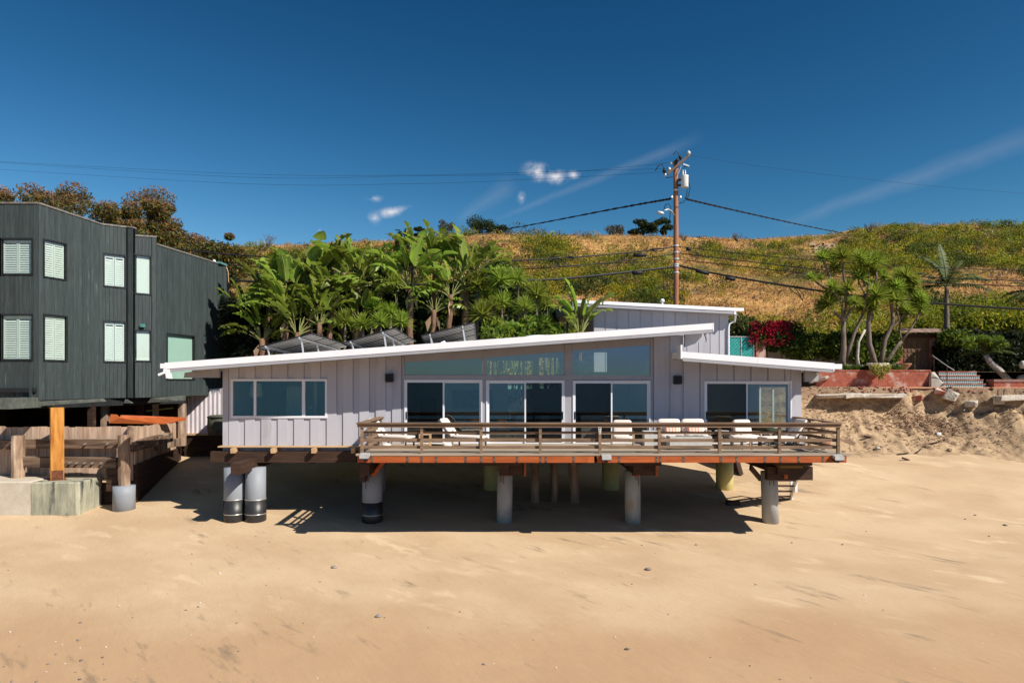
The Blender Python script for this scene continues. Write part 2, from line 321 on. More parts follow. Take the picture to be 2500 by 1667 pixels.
# ------------------------------------------------------------------ leaf clouds
def leaf_arrays(C, L, asp=.35, bias=None, flat=0.0):
    n = len(C); d = rng.normal(size=(n,3))
    if bias is not None: d = d + np.array(bias)
    d /= np.linalg.norm(d, axis=1)[:,None] + 1e-9
    q = rng.normal(size=(n,3)); q[:,2] *= (1-flat)
    s = np.cross(d, q); s /= np.linalg.norm(s, axis=1)[:,None] + 1e-9
    L = np.asarray(L)[:,None] * np.ones((n,1)); w = L*asp*.5
    nn = np.cross(d, s)
    return np.stack([C - d*L*.5, C + s*w + nn*w*.25, C + d*L*.5, C - s*w + nn*w*.25], axis=1)
def quads_mesh(name, V, cols=None):
    n = len(V); me = bpy.data.meshes.new(name)
    me.vertices.add(n*4); me.vertices.foreach_set('co', V.reshape(-1).astype(np.float32))
    me.loops.add(n*4); me.loops.foreach_set('vertex_index', np.arange(n*4, dtype=np.int32))
    me.polygons.add(n); me.polygons.foreach_set('loop_start', np.arange(0, n*4, 4, dtype=np.int32)); me.polygons.foreach_set('loop_total', np.full(n, 4, dtype=np.int32))
    me.update(calc_edges=True)
    if cols is not None:
        a = me.color_attributes.new('Col', 'FLOAT_COLOR', 'POINT'); c = np.ones((n,4,4), dtype=np.float32); c[:,:,:3] = cols[:,None,:]
        a.data.foreach_set('color', c.reshape(-1))
    return me
def pick(cols, n, jit=.2):
    c = np.array(cols)[rng.integers(0, len(cols), n)]
    return np.clip(c * (1 + jit*rng.normal(size=(n,1))), .004, .9)
def blob(c, r, n, shell=.55):
    """points in a lumpy ball, denser outwards"""
    d = rng.normal(size=(n,3)); d /= np.linalg.norm(d, axis=1)[:,None]
    t = (shell + (1-shell)*rng.random(n))**.6
    return np.array(c) + d*t[:,None]*np.array(r)

# ------------------------------------------------------------------ ground
def beach_z(x, y):
    if y < 24.5: z = -.78 + .06*(y-24.5)
    elif y < 30: z = -.78 + .085*(y-24.5)
    else: z = -.3125 + .13*(y-30)
    r = sm(10, 15, x)*sm(27, 36, y); z += r*.42
    return z
def beach_h(x, y):
    z = beach_z(x, y)
    z += .06*fbm(x*.12, y*.16, 3, 3) + .018*fbm(x*.9+3, y*.7, 5, 3)
    z += .012*noise.noise(Vector((x*1.2 + y*1.5, y*.5, 2)))
    if x > 12: z += .05*sm(12, 18, x)*fbm(x*.5, y*.8, 9, 4)
    return z
def grid(xs, ys, h):
    nx, ny = len(xs), len(ys)
    v = [(x, y, h(x, y)) for y in ys for x in xs]
    f = [(j*nx+i, j*nx+i+1, (j+1)*nx+i+1, (j+1)*nx+i) for j in range(ny-1) for i in range(nx-1)]
    return v, f
def gobj(name, xs, ys, h, mat, kind='structure'):
    v, f = grid(xs, ys, h); me = bpy.data.meshes.new(name); me.from_pydata(v, [], f); me.polygons.foreach_set('use_smooth', [True]*len(f)); me.update()
    return link(name, me, mat, None, None, kind)
# sand material: base mottling, wind streaks of dark mineral sand, damp orange lower beach, ripples
def sand_mat():
    m = bpy.data.materials.new('beach_sand'); m.use_nodes = True; nt = m.node_tree; L = nt.links.new; b = nt.nodes['Principled BSDF']
    b.inputs['Roughness'].default_value = .95; b.inputs['Specular IOR Level'].default_value = .15
    t = N(nt, 'ShaderNodeTexCoord')
    def nz_(scale, st=(1,1,1), rz=0, det=6, rough=.55, off=(0,0,0)):
        vr = N(nt, 'ShaderNodeVectorRotate', rotation_type='Z_AXIS'); vr.inputs['Angle'].default_value = rz; L(t.outputs['Object'], vr.inputs['Vector'])
        mp = N(nt, 'ShaderNodeMapping'); mp.inputs['Scale'].default_value = st; mp.inputs['Location'].default_value = off
        L(vr.outputs[0], mp.inputs[0]); n = N(nt, 'ShaderNodeTexNoise'); n.inputs['Scale'].default_value = scale; n.inputs['Detail'].default_value = det; n.inputs['Roughness'].default_value = rough
        L(mp.outputs[0], n.inputs[0]); return n.outputs[0]
    def ramp(v, a, b_):
        r = N(nt, 'ShaderNodeMapRange', interpolation_type='SMOOTHSTEP'); r.inputs[1].default_value = a; r.inputs[2].default_value = b_; L(v, r.inputs[0]); return r.outputs[0]
    def mix(f, a, c, amt=1):
        x = N(nt, 'ShaderNodeMix', data_type='RGBA')
        if isinstance(f, float): x.inputs[0].default_value = f
        else:
            if amt != 1:
                k = N(nt, 'ShaderNodeMath', operation='MULTIPLY'); k.inputs[1].default_value = amt; L(f, k.inputs[0]); f = k.outputs[0]
            L(f, x.inputs[0])
        for i, q in ((6, a), (7, c)):
            if isinstance(q, tuple): x.inputs[i].default_value = (*q, 1)
            else: L(q, x.inputs[i])
        return x.outputs[2]
    def mul(a, c):
        k = N(nt, 'ShaderNodeMath', operation='MULTIPLY'); L(a, k.inputs[0])
        if isinstance(c, (int, float)): k.inputs[1].default_value = c
        else: L(c, k.inputs[1])
        return k.outputs[0]
    c = mix(ramp(nz_(.22, (1,1.8,1), .5), .38, .62), (.575,.425,.268), (.505,.355,.215))
    c = mix(mul(ramp(nz_(.55, (1,2.6,1), .6, off=(4,2,0)), .56, .66), ramp(nz_(.22), .4, .6)), c, (.66,.50,.325), .9)      # dry pale drifts
    sy = N(nt, 'ShaderNodeSeparateXYZ'); L(t.outputs['Object'], sy.inputs[0])
    wy = N(nt, 'ShaderNodeMath', operation='ADD'); L(sy.outputs[1], wy.inputs[0]); L(mul(nz_(.3, (1,1,1), .4), 7), wy.inputs[1])
    damp = ramp(wy.outputs[0], 23.0, 18.5)
    c = mix(damp, c, (.43,.265,.145), .8)
    st1 = mul(ramp(nz_(.42, (1,4.2,1), .80, 7, .6, (7,1,0)), .57, .70), ramp(nz_(.16, (1,1,1), 0, 3, off=(3,9,0)), .44, .58))
    st2 = mul(ramp(nz_(1.0, (1,4.6,1), .95, 7, .62, (1,6,0)), .59, .72), ramp(nz_(.3, (1,1,1), 0, 3, off=(31,9,0)), .48, .60))
    c = mix(st1, c, (.17,.13,.095), .72); c = mix(st2, c, (.17,.13,.095), .42)
    c = mix(ramp(nz_(38, det=3), .3, .8), c, (.40,.28,.17), .35)
    sp = mul(ramp(nz_(7, (1,1.6,1), .1, 2, off=(2,2,0)), .69, .73), ramp(nz_(.45, off=(9,1,0)), .45, .6))
    c = mix(sp, c, (.68,.52,.34), .5)
    L(c, b.inputs['Base Color'])
    bp = N(nt, 'ShaderNodeBump'); bp.inputs['Strength'].default_value = .45; bp.inputs['Distance'].default_value = .05
    h = N(nt, 'ShaderNodeMath', operation='ADD'); L(mul(nz_(1.7, (1,3.2,1), .8, 8, .62), 1.1), h.inputs[0]); L(mul(nz_(18, (1,1.6,1), .3, 5), .10), h.inputs[1])
    h2 = N(nt, 'ShaderNodeMath', operation='ADD'); L(h.outputs[0], h2.inputs[0]); L(mul(sp, -.5), h2.inputs[1])
    L(h2.outputs[0], bp.inputs['Height']); L(bp.outputs[0], b.inputs['Normal'])
    return m
m_sand = sand_mat()
xs = [-400,-200,-90,-60] + list(np.arange(-40, 46, .3)) + [55,70,100,200,400]; ys = [-40,-25] + list(np.arange(-14, 39.2, .3))
gobj('beach_sand', xs, ys, beach_h, m_sand)
m_sea = M('sea_water', (.01,.05,.07), (.012,.06,.08), sc=.05, rough=.25, spec=.5, bump=.6, bs=.6, dist=.3)
gobj('sea', [-6000,-300,0,300,6000], [-6000,-200,-33], lambda x, y: -3.2, m_sea)

m_bank = M('eroded_bank_sand', (.47,.335,.20), (.31,.21,.125), sc=1.6, rough=.95, bump=1, bs=4, c3=(.19,.12,.075), sc3=1.2, t3=.54, st=(1,1,1.6), dist=.07)
def crest(x): return 39.1 - 1.2*sm(23, 30, x) + .35*fbm(x*.35, 1.7, 0, 3)
def bank_h(x, y):
    cy = crest(x); bay = 1.0*math.exp(-((x-24.2)/1.5)**2) + .45*math.exp(-((x-20)/2.6)**4); toe = cy - 3.2 - .8*sm(21, 28, x); mid = cy - .38 - .7*sm(23, 28, x) + .2*fbm(x*.6, 8, 0, 3) + bay*.8; cy += bay*.8
    zb = beach_z(x, toe)
    n = fbm(x*.55, y*.55, 1, 5); g = fbm(x*1.6, y*.4, 7, 4); k = noise.noise(Vector((x*3.1, y*1.3, 5)))
    hol = 1.5*math.exp(-((x-24.3)/1.5)**2 - ((y-38.0)/.7)**2) + 1.0*math.exp(-((x-20)/3.2)**4 - ((y-38.3)/.35)**2) + .8*math.exp(-((x-27.2)/1.0)**2 - ((y-37.6)/.7)**2)
    if y <= toe: return beach_z(x, y) - .25*sm(toe, toe-1.6, y) + .02*n
    ztop = 4.36 - .12*sm(24, 32, x)
    zm = 2.75 + .35*sm(20, 28, x)
    if y < mid:
        t = (y-toe)/(mid-toe); z = zb + (zm-zb)*(.35*t + .65*t*t)
        z += (.20*n + .20*g*t + .10*k + .10*noise.noise(Vector((x*4.5, y*3.2, 2))))*sm(0, .25, t)
    elif y < cy:
        t = (y-mid)/(cy-mid); z = zm + (ztop-zm)*sm(0, 1, t)**.8 + .42*g*(1-t) + .20*n + .10*k - hol
        z = min(z, ztop)
    else: z = ztop + .05*n*sm(cy+1.5, cy, y)
    left = sm(12.6, 11.2, x)
    return z - left*1.2
gobj('eroded_bank', list(np.arange(10.6, 40, .13)) + [44, 60, 120, 400], list(np.arange(33.0, 40.6, .11)) + [41.5], bank_h, m_bank)
def topsoil(m):
    nt = m.node_tree; L = nt.links.new; b = nt.nodes['Principled BSDF']; src = b.inputs['Base Color'].links[0].from_socket
    t = N(nt, 'ShaderNodeTexCoord'); s = N(nt, 'ShaderNodeSeparateXYZ'); L(t.outputs['Object'], s.inputs[0])
    n = N(nt, 'ShaderNodeTexNoise'); n.inputs['Scale'].default_value = 1.6; n.inputs['Detail'].default_value = 6; L(t.outputs['Object'], n.inputs[0])
    a = N(nt, 'ShaderNodeMath', operation='MULTIPLY_ADD'); a.inputs[1].default_value = 1.3; L(n.outputs[0], a.inputs[0]); L(s.outputs[2], a.inputs[2])
    r = N(nt, 'ShaderNodeMapRange'); r.inputs[1].default_value = 4.45; r.inputs[2].default_value = 4.75; L(a.outputs[0], r.inputs[0])
    x = N(nt, 'ShaderNodeMix', data_type='RGBA'); L(r.outputs[0], x.inputs[0]); L(src, x.inputs[6]); x.inputs[7].default_value = (.25,.16,.10,1); L(x.outputs[2], b.inputs['Base Color'])
topsoil(m_bank)
m_earth = M('bare_terrace_earth', (.34,.25,.17), (.22,.16,.10), sc=1, rough=.95)
m_asph = M('asphalt', (.055,.055,.055), (.045,.045,.046), sc=6, rough=.9)
gobj('terrace_ground', [-400,-60,-18,0,11.3], [37.65,41.3,48], lambda x, y: 3.9, m_earth); gobj('terrace_ground', [11.3,30,60,400], [40.3,44,48], lambda x, y: 4.30, m_earth)
gobj('road', [-400,0,400], [48, 57], lambda x, y: 4.36, m_asph)

# hill
RPX = [(-1500,640),(0,640),(300,628),(560,606),(700,598),(900,590),(1100,580),(1250,574),(1500,574),(1700,580),(1850,583),(2000,575),(2100,560),(2200,549),(2330,548),(2500,557),(2700,550),(4000,560)]
def ridge(px):
    for (a, b), (c, d) in zip(RPX, RPX[1:]):
        if px <= c: return b + (d-b)*sm(a, c, px) if px > a else b
    return RPX[-1][1]
def hill_h(x, y):
    px = CX + F*x/max(y, 1); er = (HY - ridge(px))/F
    Yr = 128 + 12*math.sin(px*.004) ; t = (y-56)/(Yr-56)
    if t < 0: return 4.3
    if t < 1:
        e = er*(1.32*t - .32*t*t)**.86
        amp = sm(0, .15, t)*(1-sm(.86, 1, t)*.8)
        return CZ + e*y - .5*(1-sm(0, .1, t)) + amp*(1.9*fbm(x*.03, y*.02, 4, 4) + .5*fbm(x*.12, y*.1, 8, 4))
    return CZ + er*Yr + (y-Yr)*.02 + .3*fbm(x*.1, y*.1, 2, 3)
m_hill = M('dry_grass_hillside', (.50,.30,.10), (.30,.14,.045), sc=.35, st=(1,1,1.6), rough=.95, bump=1, bs=1.2, dist=.7, c3=(.115,.105,.022), sc3=.075, t3=.52, det=9)
gobj('hill', list(np.arange(-130, 185, 1.6)), list(np.arange(56, 150, 1.25)) + [160,180,220,300], hill_h, m_hill)

# scrub on the hill
def green_map(px, py):
    """how green the slope is, 0 dry to 1 green, after the photograph's patches"""
    g = .66
    def bl(cx, cy, rx, ry, a):
        nonlocal g
        d = ((px-cx)/rx)**2 + ((py-cy)/ry)**2
        g += a*math.exp(-d)
    bl(1500, 583, 330, 16, -.75); bl(1250, 600, 120, 18, .2); bl(1720, 600, 200, 16, -.45); bl(2300, 590, 330, 36, .42)
    bl(1700, 735, 90, 26, .1); bl(1880, 745, 190, 48, -.85); bl(1960, 700, 120, 40, -.3); bl(2380, 720, 150, 45, -.55); bl(1500, 660, 170, 34, .35)
    bl(1800, 625, 130, 20, .15); bl(2010, 600, 45, 18, -.8); bl(900, 600, 200, 14, -.9); bl(1440, 625, 120, 9, -.45); bl(1700, 655, 60, 20, -.4); bl(600, 660, 90, 60, .1); bl(2300, 640, 200, 20, .1); bl(1290,625,60,14,-.5)
    bl(2100, 790, 60, 20, .6); bl(2400, 785, 130, 25, .7); bl(1850, 800, 60, 20, .3)
    return g
Vs, Cs = [], []
olive = [(.235,.26,.018),(.17,.205,.016),(.32,.30,.02),(.11,.15,.014),(.36,.30,.02),(.14,.18,.018)]
dark = [(.07,.10,.018),(.10,.125,.02),(.05,.075,.016)]
greyb = [(.16,.12,.10),(.13,.10,.08)]
drys = [(.50,.33,.11),(.48,.30,.08),(.44,.29,.11),(.30,.17,.07),(.52,.38,.13),(.20,.13,.07),(.40,.33,.05),(.36,.21,.08),(.24,.19,.04)]
gold = [(.34,.24,.03),(.27,.21,.03)]
n_b = 0
for _ in range(9000):
    y = 57 + 80*random.random()**.8; px = U3(420, 2620); x = X(px, y); z = hill_h(x, y); py = HY - F*(z-CZ)/y
    g = green_map(px, py)
    g = g*.9 + .75*noise.noise(Vector((x*.09, y*.07, 3)))
    dry = random.random() > sm(.34, .74, g)*.92
    if dry and random.random() > .22: continue
    n_b += 1
    r = U3(.6, 1.5)*(1+.45*random.random()**3)
    if dry: r = U3(.45, 1.0)
    if y > 124: r *= .7
    big = noise.noise(Vector((x*.2, y*.2, 9)))
    pal = dark if big > .28 else (greyb if random.random() < .05 else (gold if big < -.38 and random.random() < .6 else olive))
    if dry: pal = drys if random.random() < .86 else greyb
    n = int((78 + 66*r*r*(1.4 if y < 90 else .7))*(.6 if dry else 1))
    C = blob((x, y, z + r*.30), (r*1.05, r*1.0, r*.95), n, .45)
    Vs.append(leaf_arrays(C, rng.uniform(.12, .31, n)*(.85 + .3*r), .5, (0,0,.35))); base = pick(pal, 1, .22)[0]
    Cs.append(np.clip(base*(1+.20*rng.normal(size=(n,1))), .01, .6))
me = quads_mesh('hill_scrub', np.concatenate(Vs), np.concatenate(Cs)); link('hill_scrub', me, m_lcol, None, 'low olive green scrub bushes spread over the dry hillside', 'stuff')

# dry grass tufts
n = 70000; yy_ = 57 + 84*rng.random(n)**.8; pxs = rng.uniform(380, 2650, n); xx_ = (pxs-CX)/F*yy_
C = np.array([(x, y, hill_h(x, y) + .1) for x, y in zip(xx_, yy_)])
V = leaf_arrays(C, rng.uniform(.35, .85, n), .16, (0,0,1.6))
col = pick([(.52,.34,.15),(.44,.27,.10),(.60,.44,.22),(.38,.21,.08),(.47,.26,.11)], n, .15)
patch = np.array([noise.noise(Vector((a*.09, b*.07, 31))) for a, b in zip(xx_, yy_)])[:,None]; col = np.clip(col*(1+.7*np.minimum(patch,.25))*np.array([1,1,1]) - np.maximum(-patch,0)*np.array([.02,.12,.08]), .02, .8)
link('dry_grass', quads_mesh('dry_grass', V, col), m_lcol, None, 'dry golden grass tufts between the scrub on the hillside', 'stuff')
# pale eroded scar
mb = MB()
for k in range(60):
    px, py = random.gauss(2010, 17), random.gauss(608, 7); y = 60
    while y < 135 and Zp(py, y) > hill_h(X(px, y), y): y += .5
    c = P(px, py, y); r = U3(.25, .8)
    mb.cushion(c, r*2.6, 1.2, r*1.3, Matrix.Rotation(U3(-.5,.5), 3, 'Y'), n=3, puff=.6)
solo(mb, 'rock_outcrop', M('pale_rock', (.55,.40,.27), (.38,.26,.17), sc=.8, rough=.95, bump=1, bs=2, dist=.3), 'pale bare rock outcrop high on the hillside above the yucca trees', 'rock', P(2010,612,118))

# ------------------------------------------------------------------ trees with leafy crowns
def limb(mb, a, b, r0, r1, bend=.1, n=6, seg=5):
    a, b = Vector(a), Vector(b); L = (b-a).length; o = Vector((U3(-1,1), U3(-1,1), U3(-.3,.6)))*L*bend
    pts = [a.lerp(b, t/seg) + o*math.sin(math.pi*t/seg) for t in range(seg+1)]
    mb.tube(pts, [r0+(r1-r0)*t/seg for t in range(seg+1)], n); return pts
def leafy_tree(name, label, base, h, w, nleaf, cols, topcol=None, cat='tree', group=None, lsize=.3, asp=.28, clumps=14, trunk_r=.25, crown_from=.35, bark=None, flat=.8, droop=(0,0,-.5), cdepth=None, layered=False):
    t = thing(name, label, cat, base, group=group); b = Vector(base); mb = MB()
    top = b + Vector((U3(-.05,.05)*h, 0, h*.7)); limb(mb, b, top, trunk_r, trunk_r*.4, .03, 8)
    cl = []
    for k in range(clumps):
        a = U3(0, 2*math.pi); q = math.sqrt(random.random()); zz = crown_from + (1-crown_from)*(.12+.78*random.random())
        prof = math.sin(math.pi*min(1, max(.12, (zz-crown_from)/(1-crown_from)*.75+.2)))**.6
        c = b + Vector((math.cos(a)*q*w*.5*prof, math.sin(a)*q*(cdepth or w)*.5*prof, h*zz))
        r = w*U3(.17, .27); cl.append((c, r)); limb(mb, b + (top-b)*U3(.35,.95), c, trunk_r*.28, trunk_r*.07, .08, 5)
    part(mb, 'trunk', bark or m_tree, t, True)
    per = max(20, int(nleaf/clumps)); VV, CC = [], []
    for c, r in cl:
        C = blob(c, (r*1.1, r*1.1, r*flat), per, .3); VV.append(leaf_arrays(C, rng.uniform(.6, 1.3, per)*lsize, asp, droop))
        cc = pick(cols, per, .28)
        if topcol is not None:
            f = np.clip((C[:,2]-c.z)/r*.9 + .02 + (c.z-b.z)/h*.9 - .8 + .2*rng.normal(size=per), 0, 1)[:,None]; cc = cc*(1-f) + np.array(topcol)*f
        CC.append(cc)
    V = np.concatenate(VV) - np.array(OFF[t]); link('crown', quads_mesh('crown', V, np.concatenate(CC)), m_lcol, t)
    return t
euc = [(.14,.15,.035),(.085,.10,.025),(.19,.18,.04),(.05,.06,.02),(.10,.12,.03),(.36,.18,.02)]
pk = (.46,.22,.16)
specs = [  # px, top py, width px, label
 (20, 452, 120, 'reddish gum tree at the far left edge behind the dark house'),
 (85, 418, 130, 'tallest pink tipped gum tree behind the dark house roof corner'),
 (150, 440, 110, 'brown leaved gum tree just right of the tallest gum'),
 (215, 435, 120, 'gum tree with orange inner leaves above the sloping dark roof'),
 (290, 455, 90, 'lower round gum tree between two taller gums behind the dark house'),
 (352, 433, 125, 'tall open gum tree at the right end of the gum row'),
 (396, 470, 70, 'slim twiggy gum tree with pink shoots beside the open gum'),
 (445, 548, 120, 'low bushy gum with pink tips stepping down from the tall row'),
 (505, 575, 95, 'small olive gum shrub above the dark house lower roof end'),
 (551, 548, 42, 'single slender gum sapling standing on the hill crest')]
for i, (px, py, w, lab) in enumerate(specs):
    Y = 52 + (i % 3)*3; b = Vector((X(px, Y), Y, 4.3)); h = Zp(py, Y) - 4.3
    leafy_tree('gum_tree', lab, b, h, w/F*Y*1.25, 11000 if w > 60 else 3400, euc, pk, lsize=.34, asp=.26, clumps=24 if w > 60 else 8, trunk_r=.22, crown_from=.3, group='gum trees behind the dark house', cdepth=4)
VV, CC = [], []
for k in range(80):
    px = U3(-40, 400) if k < 30 else U3(380, 590); Y = U3(51, 53); top = (575 if px < 400 else 552) + max(0, (px-400))*.30
    c = P(px, top + U3(10, 90), Y); n = 420; C = blob(c, (1.1, .9, .9), n, .3); VV.append(leaf_arrays(C, rng.uniform(.2,.4,n), .3)); CC.append(pick(euc + [(.18,.07,.05),(.04,.05,.02)], n, .25))
link('dense_shrubbery', quads_mesh('dense_shrubbery', np.concatenate(VV), np.concatenate(CC)), m_lcol, None, 'dense rusty olive shrubbery filling in under the gum trees', 'stuff')
# ridge trees
rt = [(1023, 555, 24, 132, 'small round dark tree on the ridge left of the others'),
      (1089, 540, 36, 132, 'open brownish tree on the ridge with bare lower trunk'),
      (1170, 537, 66, 134, 'broad dark umbrella pine, the largest tree on the ridge'),
      (1217, 546, 48, 134, 'flat topped pine leaning right beside the broad pine'),
      (1500, 552, 40, 138, 'grey half bare shrub on the ridge left of the pole'),
      (1558, 538, 34, 136, 'dark rounded tree on the ridge just left of the tree pair'),
      (1592, 535, 36, 136, 'dark clumpy tree on the ridge nearest left of the pole'),
      (1622, 537, 34, 136, 'dark clumpy tree partly behind the utility pole')]
for px, py, w, Y, lab in rt:
    x = X(px, Y); z = hill_h(x, Y) - .3; h = Zp(py, Y) - z
    pal = [(.03,.05,.012),(.045,.065,.016),(.025,.04,.012)] if 'dark' in lab or 'pine' in lab else [(.11,.10,.04),(.08,.08,.03),(.15,.11,.05)]
    leafy_tree('umbrella_pine' if 'pine' in lab else 'ridge_tree', lab, (x, Y, z), h*1.05, w/F*Y*1.2, 1500 if 'bare' in lab else 3200, pal, lsize=.34, asp=.5, clumps=12, trunk_r=.16, crown_from=.3 if w < 45 else .4, flat=.7, group='trees on the ridge')
mb = MB()
for k in range(9):
    a = P(1157 + k*5, 585 - k*.15, 131); mb.beam(a, a + Vector((0,0,.75)), .08, .08)
for dz in (.35, .7): mb.beam(P(1157,585,131) + Vector((0,0,dz)), P(1197,584,131) + Vector((0,0,dz)), .06, .08)
solo(mb, 'ridge_fence', m_galv, 'short white rail fence in front of the umbrella pines', 'fence', P(1157,585,131))
for px, h, lab in ((970, 1.6, 'tiny signpost with a cross bar on the ridge'), (1741, 0, '')):
    if not h: continue
    mb = MB(); a = P(px, 588, 131); mb.beam(a, a + Vector((0,0,h+.6)), .09, .09); mb.beam(a + Vector((-.45,0,h+.5)), a + Vector((.45,0,h+.5)), .08, .16)
    solo(mb, 'signpost', m_dtrim, lab, 'signpost', a)
# bare shrubs on the ridge skyline
for px, py, hh, lab in ((655, 598, 2.6, 'bare grey branching shrub on the ridge beside the bird of paradise leaves'), (1668, 583, 1.4, 'little leafless shrub on the ridge right of the pole'),
                    (1800, 584, 1.8, 'leafless twig on the ridge midway between pole and yuccas'), (2122, 562, 1.9, 'dark dead shrub on the ridge above the yucca trees')):
    Y = 122; mb = MB(); b = P(px, py+6, Y)
    for k in range(15):
        a = U3(-1, 1); e = b + Vector((a*hh*.55, U3(-.4,.4), hh*U3(.5, 1))); p = limb(mb, b + Vector((a*.1,0,0)), e, .05, .02, .15, 4, 3)
        for q in range(2): limb(mb, p[2], p[2] + Vector((U3(-.5,.5), 0, U3(.2,.6))), .03, .012, .1, 3, 2)
    solo(mb, 'bare_shrub', M('grey_twig', (.14,.10,.09)), lab, 'shrub', b, 'leafless shrubs on the ridge')
# ------------------------------------------------------------------ generic wall tools
def cells(u0, u1, zb, zt, holes):
    """split [u0,u1] at hole edges and list the uncovered (ua,ub,za0,za1,zb0,zb1)"""
    br = sorted(set([u0, u1] + [h for H in holes for h in (H[0], H[1]) if u0 < h < u1])); out = []
    for a, b in zip(br, br[1:]):
        if b - a < .002: continue
        hs = sorted([(H[2], H[3]) for H in holes if H[0] <= a + 1e-4 and H[1] >= b - 1e-4])
        lo = (zb(a), zb(b))
        for h0, h1 in hs:
            if h0 > max(lo) + .004: out.append((a, b, lo[0], lo[1], h0, h0))
            lo = (max(h1, lo[0]), max(h1, lo[1]))
        if zt(a) > lo[0] + .004 or zt(b) > lo[1] + .004: out.append((a, b, lo[0], lo[1], max(zt(a), lo[0]), max(zt(b), lo[1])))
    return out
def wall_mb(mb, p0, d, nrm, u0, u1, zb, zt, holes, t0, t1):
    """solid piece between offsets t0..t1 along the outward normal"""
    for a, b, l0, l1, h0, h1 in cells(u0, u1, zb, zt, holes):
        q = [Vector((p0[0]+d[0]*u + nrm[0]*t0, p0[1]+d[1]*u + nrm[1]*t0, z)) for u, z in ((a, l0), (b, l1), (b, h1), (a, h0))]
        mb.prism(q, Vector((nrm[0]*(t1-t0), nrm[1]*(t1-t0), 0)))
def boards(parent, name, mat, p0, d, nrm, u0, u1, zb, zt, holes, pattern, jit=.0, gap=.006):
    u = u0; k = 0
    while u < u1 - .02:
        w, t = pattern[k % len(pattern)]; w *= 1 + U3(-jit, jit); e = min(u + w, u1)
        if u1 - e < .03: e = u1
        tt = t + U3(0, .004); cs = cells(u + gap/2, e - gap/2, zb, zt, holes); sub = {}
        for c in cs: sub.setdefault(c[0], []).append(c)
        sub = list(sub.values()); groups = [cs] if not sub or any(len(q) == 1 for q in sub) else [[q[i] for q in sub if i < len(q)] for i in range(max(len(q) for q in sub))]
        for g in groups:
            mb = MB()
            for a, b, l0, l1, h0, h1 in g:
                q = [Vector((p0[0]+d[0]*uu, p0[1]+d[1]*uu, z)) for uu, z in ((a, l0), (b, l1), (b, h1), (a, h0))]
                mb.prism(q, Vector((nrm[0]*tt, nrm[1]*tt, 0)))
            if mb.v: part(mb, name, mat, parent)
        u = e; k += 1
def const(z): return lambda u: z

# ------------------------------------------------------------------ front house
YW = 27.0; sW = YW/F
def xw(px): return (px-CX)*sW
def zw(py): return CZ - (py-HY)*sW
YR = 25.48
RX0, RZ0, RX1, RZ1 = X(402, YR), Zp(886, YR), X(1743, YR), Zp(789, YR)
def rtop(x): return RZ0 + (RZ1-RZ0)*(x-RX0)/(RX1-RX0)
LX0, LZ0, LX1, LZ1 = X(1663, YR), Zp(858.5, YR), X(2037, YR), Zp(887, YR)
def ltop(x): return LZ0 + (LZ1-LZ0)*(x-LX0)/(LX1-LX0)
house = thing('beach_house', 'low grey board sided beach house on piles with white edged sloping roofs', 'house', (0, YW, 2.0))
wx0, wxm, wx1 = xw(546), xw(1668), xw(1955)
DZ = 2.33; YB = 33.0
def ztop_m(x): return rtop(x) - .30
def ztop_l(x): return ltop(x) - .28
def ztw(x): return ztop_m(x) if x < wxm else ztop_l(x)
win = (xw(565), xw(800), zw(1020), zw(925))
doors = [(xw(988), xw(1178), zw(1086), zw(927)), (xw(1187), xw(1378), zw(1086), zw(928)), (xw(1398), xw(1587), zw(1086), zw(929)), (xw(1718.5), xw(1931), zw(1086), zw(930))]
cl = [(989, 1178, 914, 884, 874.5), (1187, 1377, 915, 873, 858.5), (1398, 1587, 917, 856, 842.5)]
big = (xw(989), xw(1587))                                # the glazed bay between posts
hrect = [win] + doors
# wall sheathing: rectangle holes, and the trapezoid clerestory windows left open
mb = MB()
clh = [(xw(a), xw(b), zw(c), 99) for a, b, c, d, e in cl]
for a, b, l0, l1, h0, h1 in cells(wx0, wxm, const(1.98), ztop_m, hrect + clh):
    mb.prism([(a,YW,l0),(b,YW,l1),(b,YW,h1),(a,YW,h0)], (0,.14,0))
for a, b, l0, l1, h0, h1 in cells(wxm, wx1, const(1.98), ztop_l, hrect): mb.prism([(a,YW,l0),(b,YW,l1),(b,YW,h1),(a,YW,h0)], (0,.14,0))
for (a, b, c, d, e) in cl:                                  # header beam above each clerestory pane
    xa, xb = xw(a), xw(b); mb.prism([(xa,YW,zw(d)),(xb,YW,zw(e)),(xb,YW,ztop_m(xb)),(xa,YW,ztop_m(xa))], (0,.14,0))
part(mb, 'wall', m_sidg, house)
pat = [(.39, .055), (.255, .012)]
V0 = (0, YW); D0 = (1, 0); NN = (0, -1)
boards(house, 'board', m_sidg, V0, D0, NN, wx0+.22, big[0]-.14, const(1.98), ztop_m, [win], pat)
mb = MB(); mb.prism([(wx0-.02,YW,1.97),(wx0+.2,YW,1.97),(wx0+.2,YW,ztop_m(wx0+.2)),(wx0-.02,YW,ztop_m(wx0-.02))], (0,-.045,0)); part(mb, 'corner_board', m_sidg, house)
boards(house, 'board', m_sidg, V0, D0, NN, big[1]+.14, wxm, const(1.98), ztop_m, [], [(.42,.055),(.22,.012)])
boards(house, 'board', m_sidg, V0, D0, NN, wxm, wx1-.42, const(1.98), ztop_l, [doors[3]], [(.62,.05),(.05,.005)])
mb = MB(); mb.prism([(wx1-.4,YW,1.97),(wx1+.01,YW,1.97),(wx1+.01,YW,ztop_l(wx1)),(wx1-.4,YW,ztop_l(wx1-.4))], (0,-.04,0)); part(mb, 'corner_board', m_sidg, house)
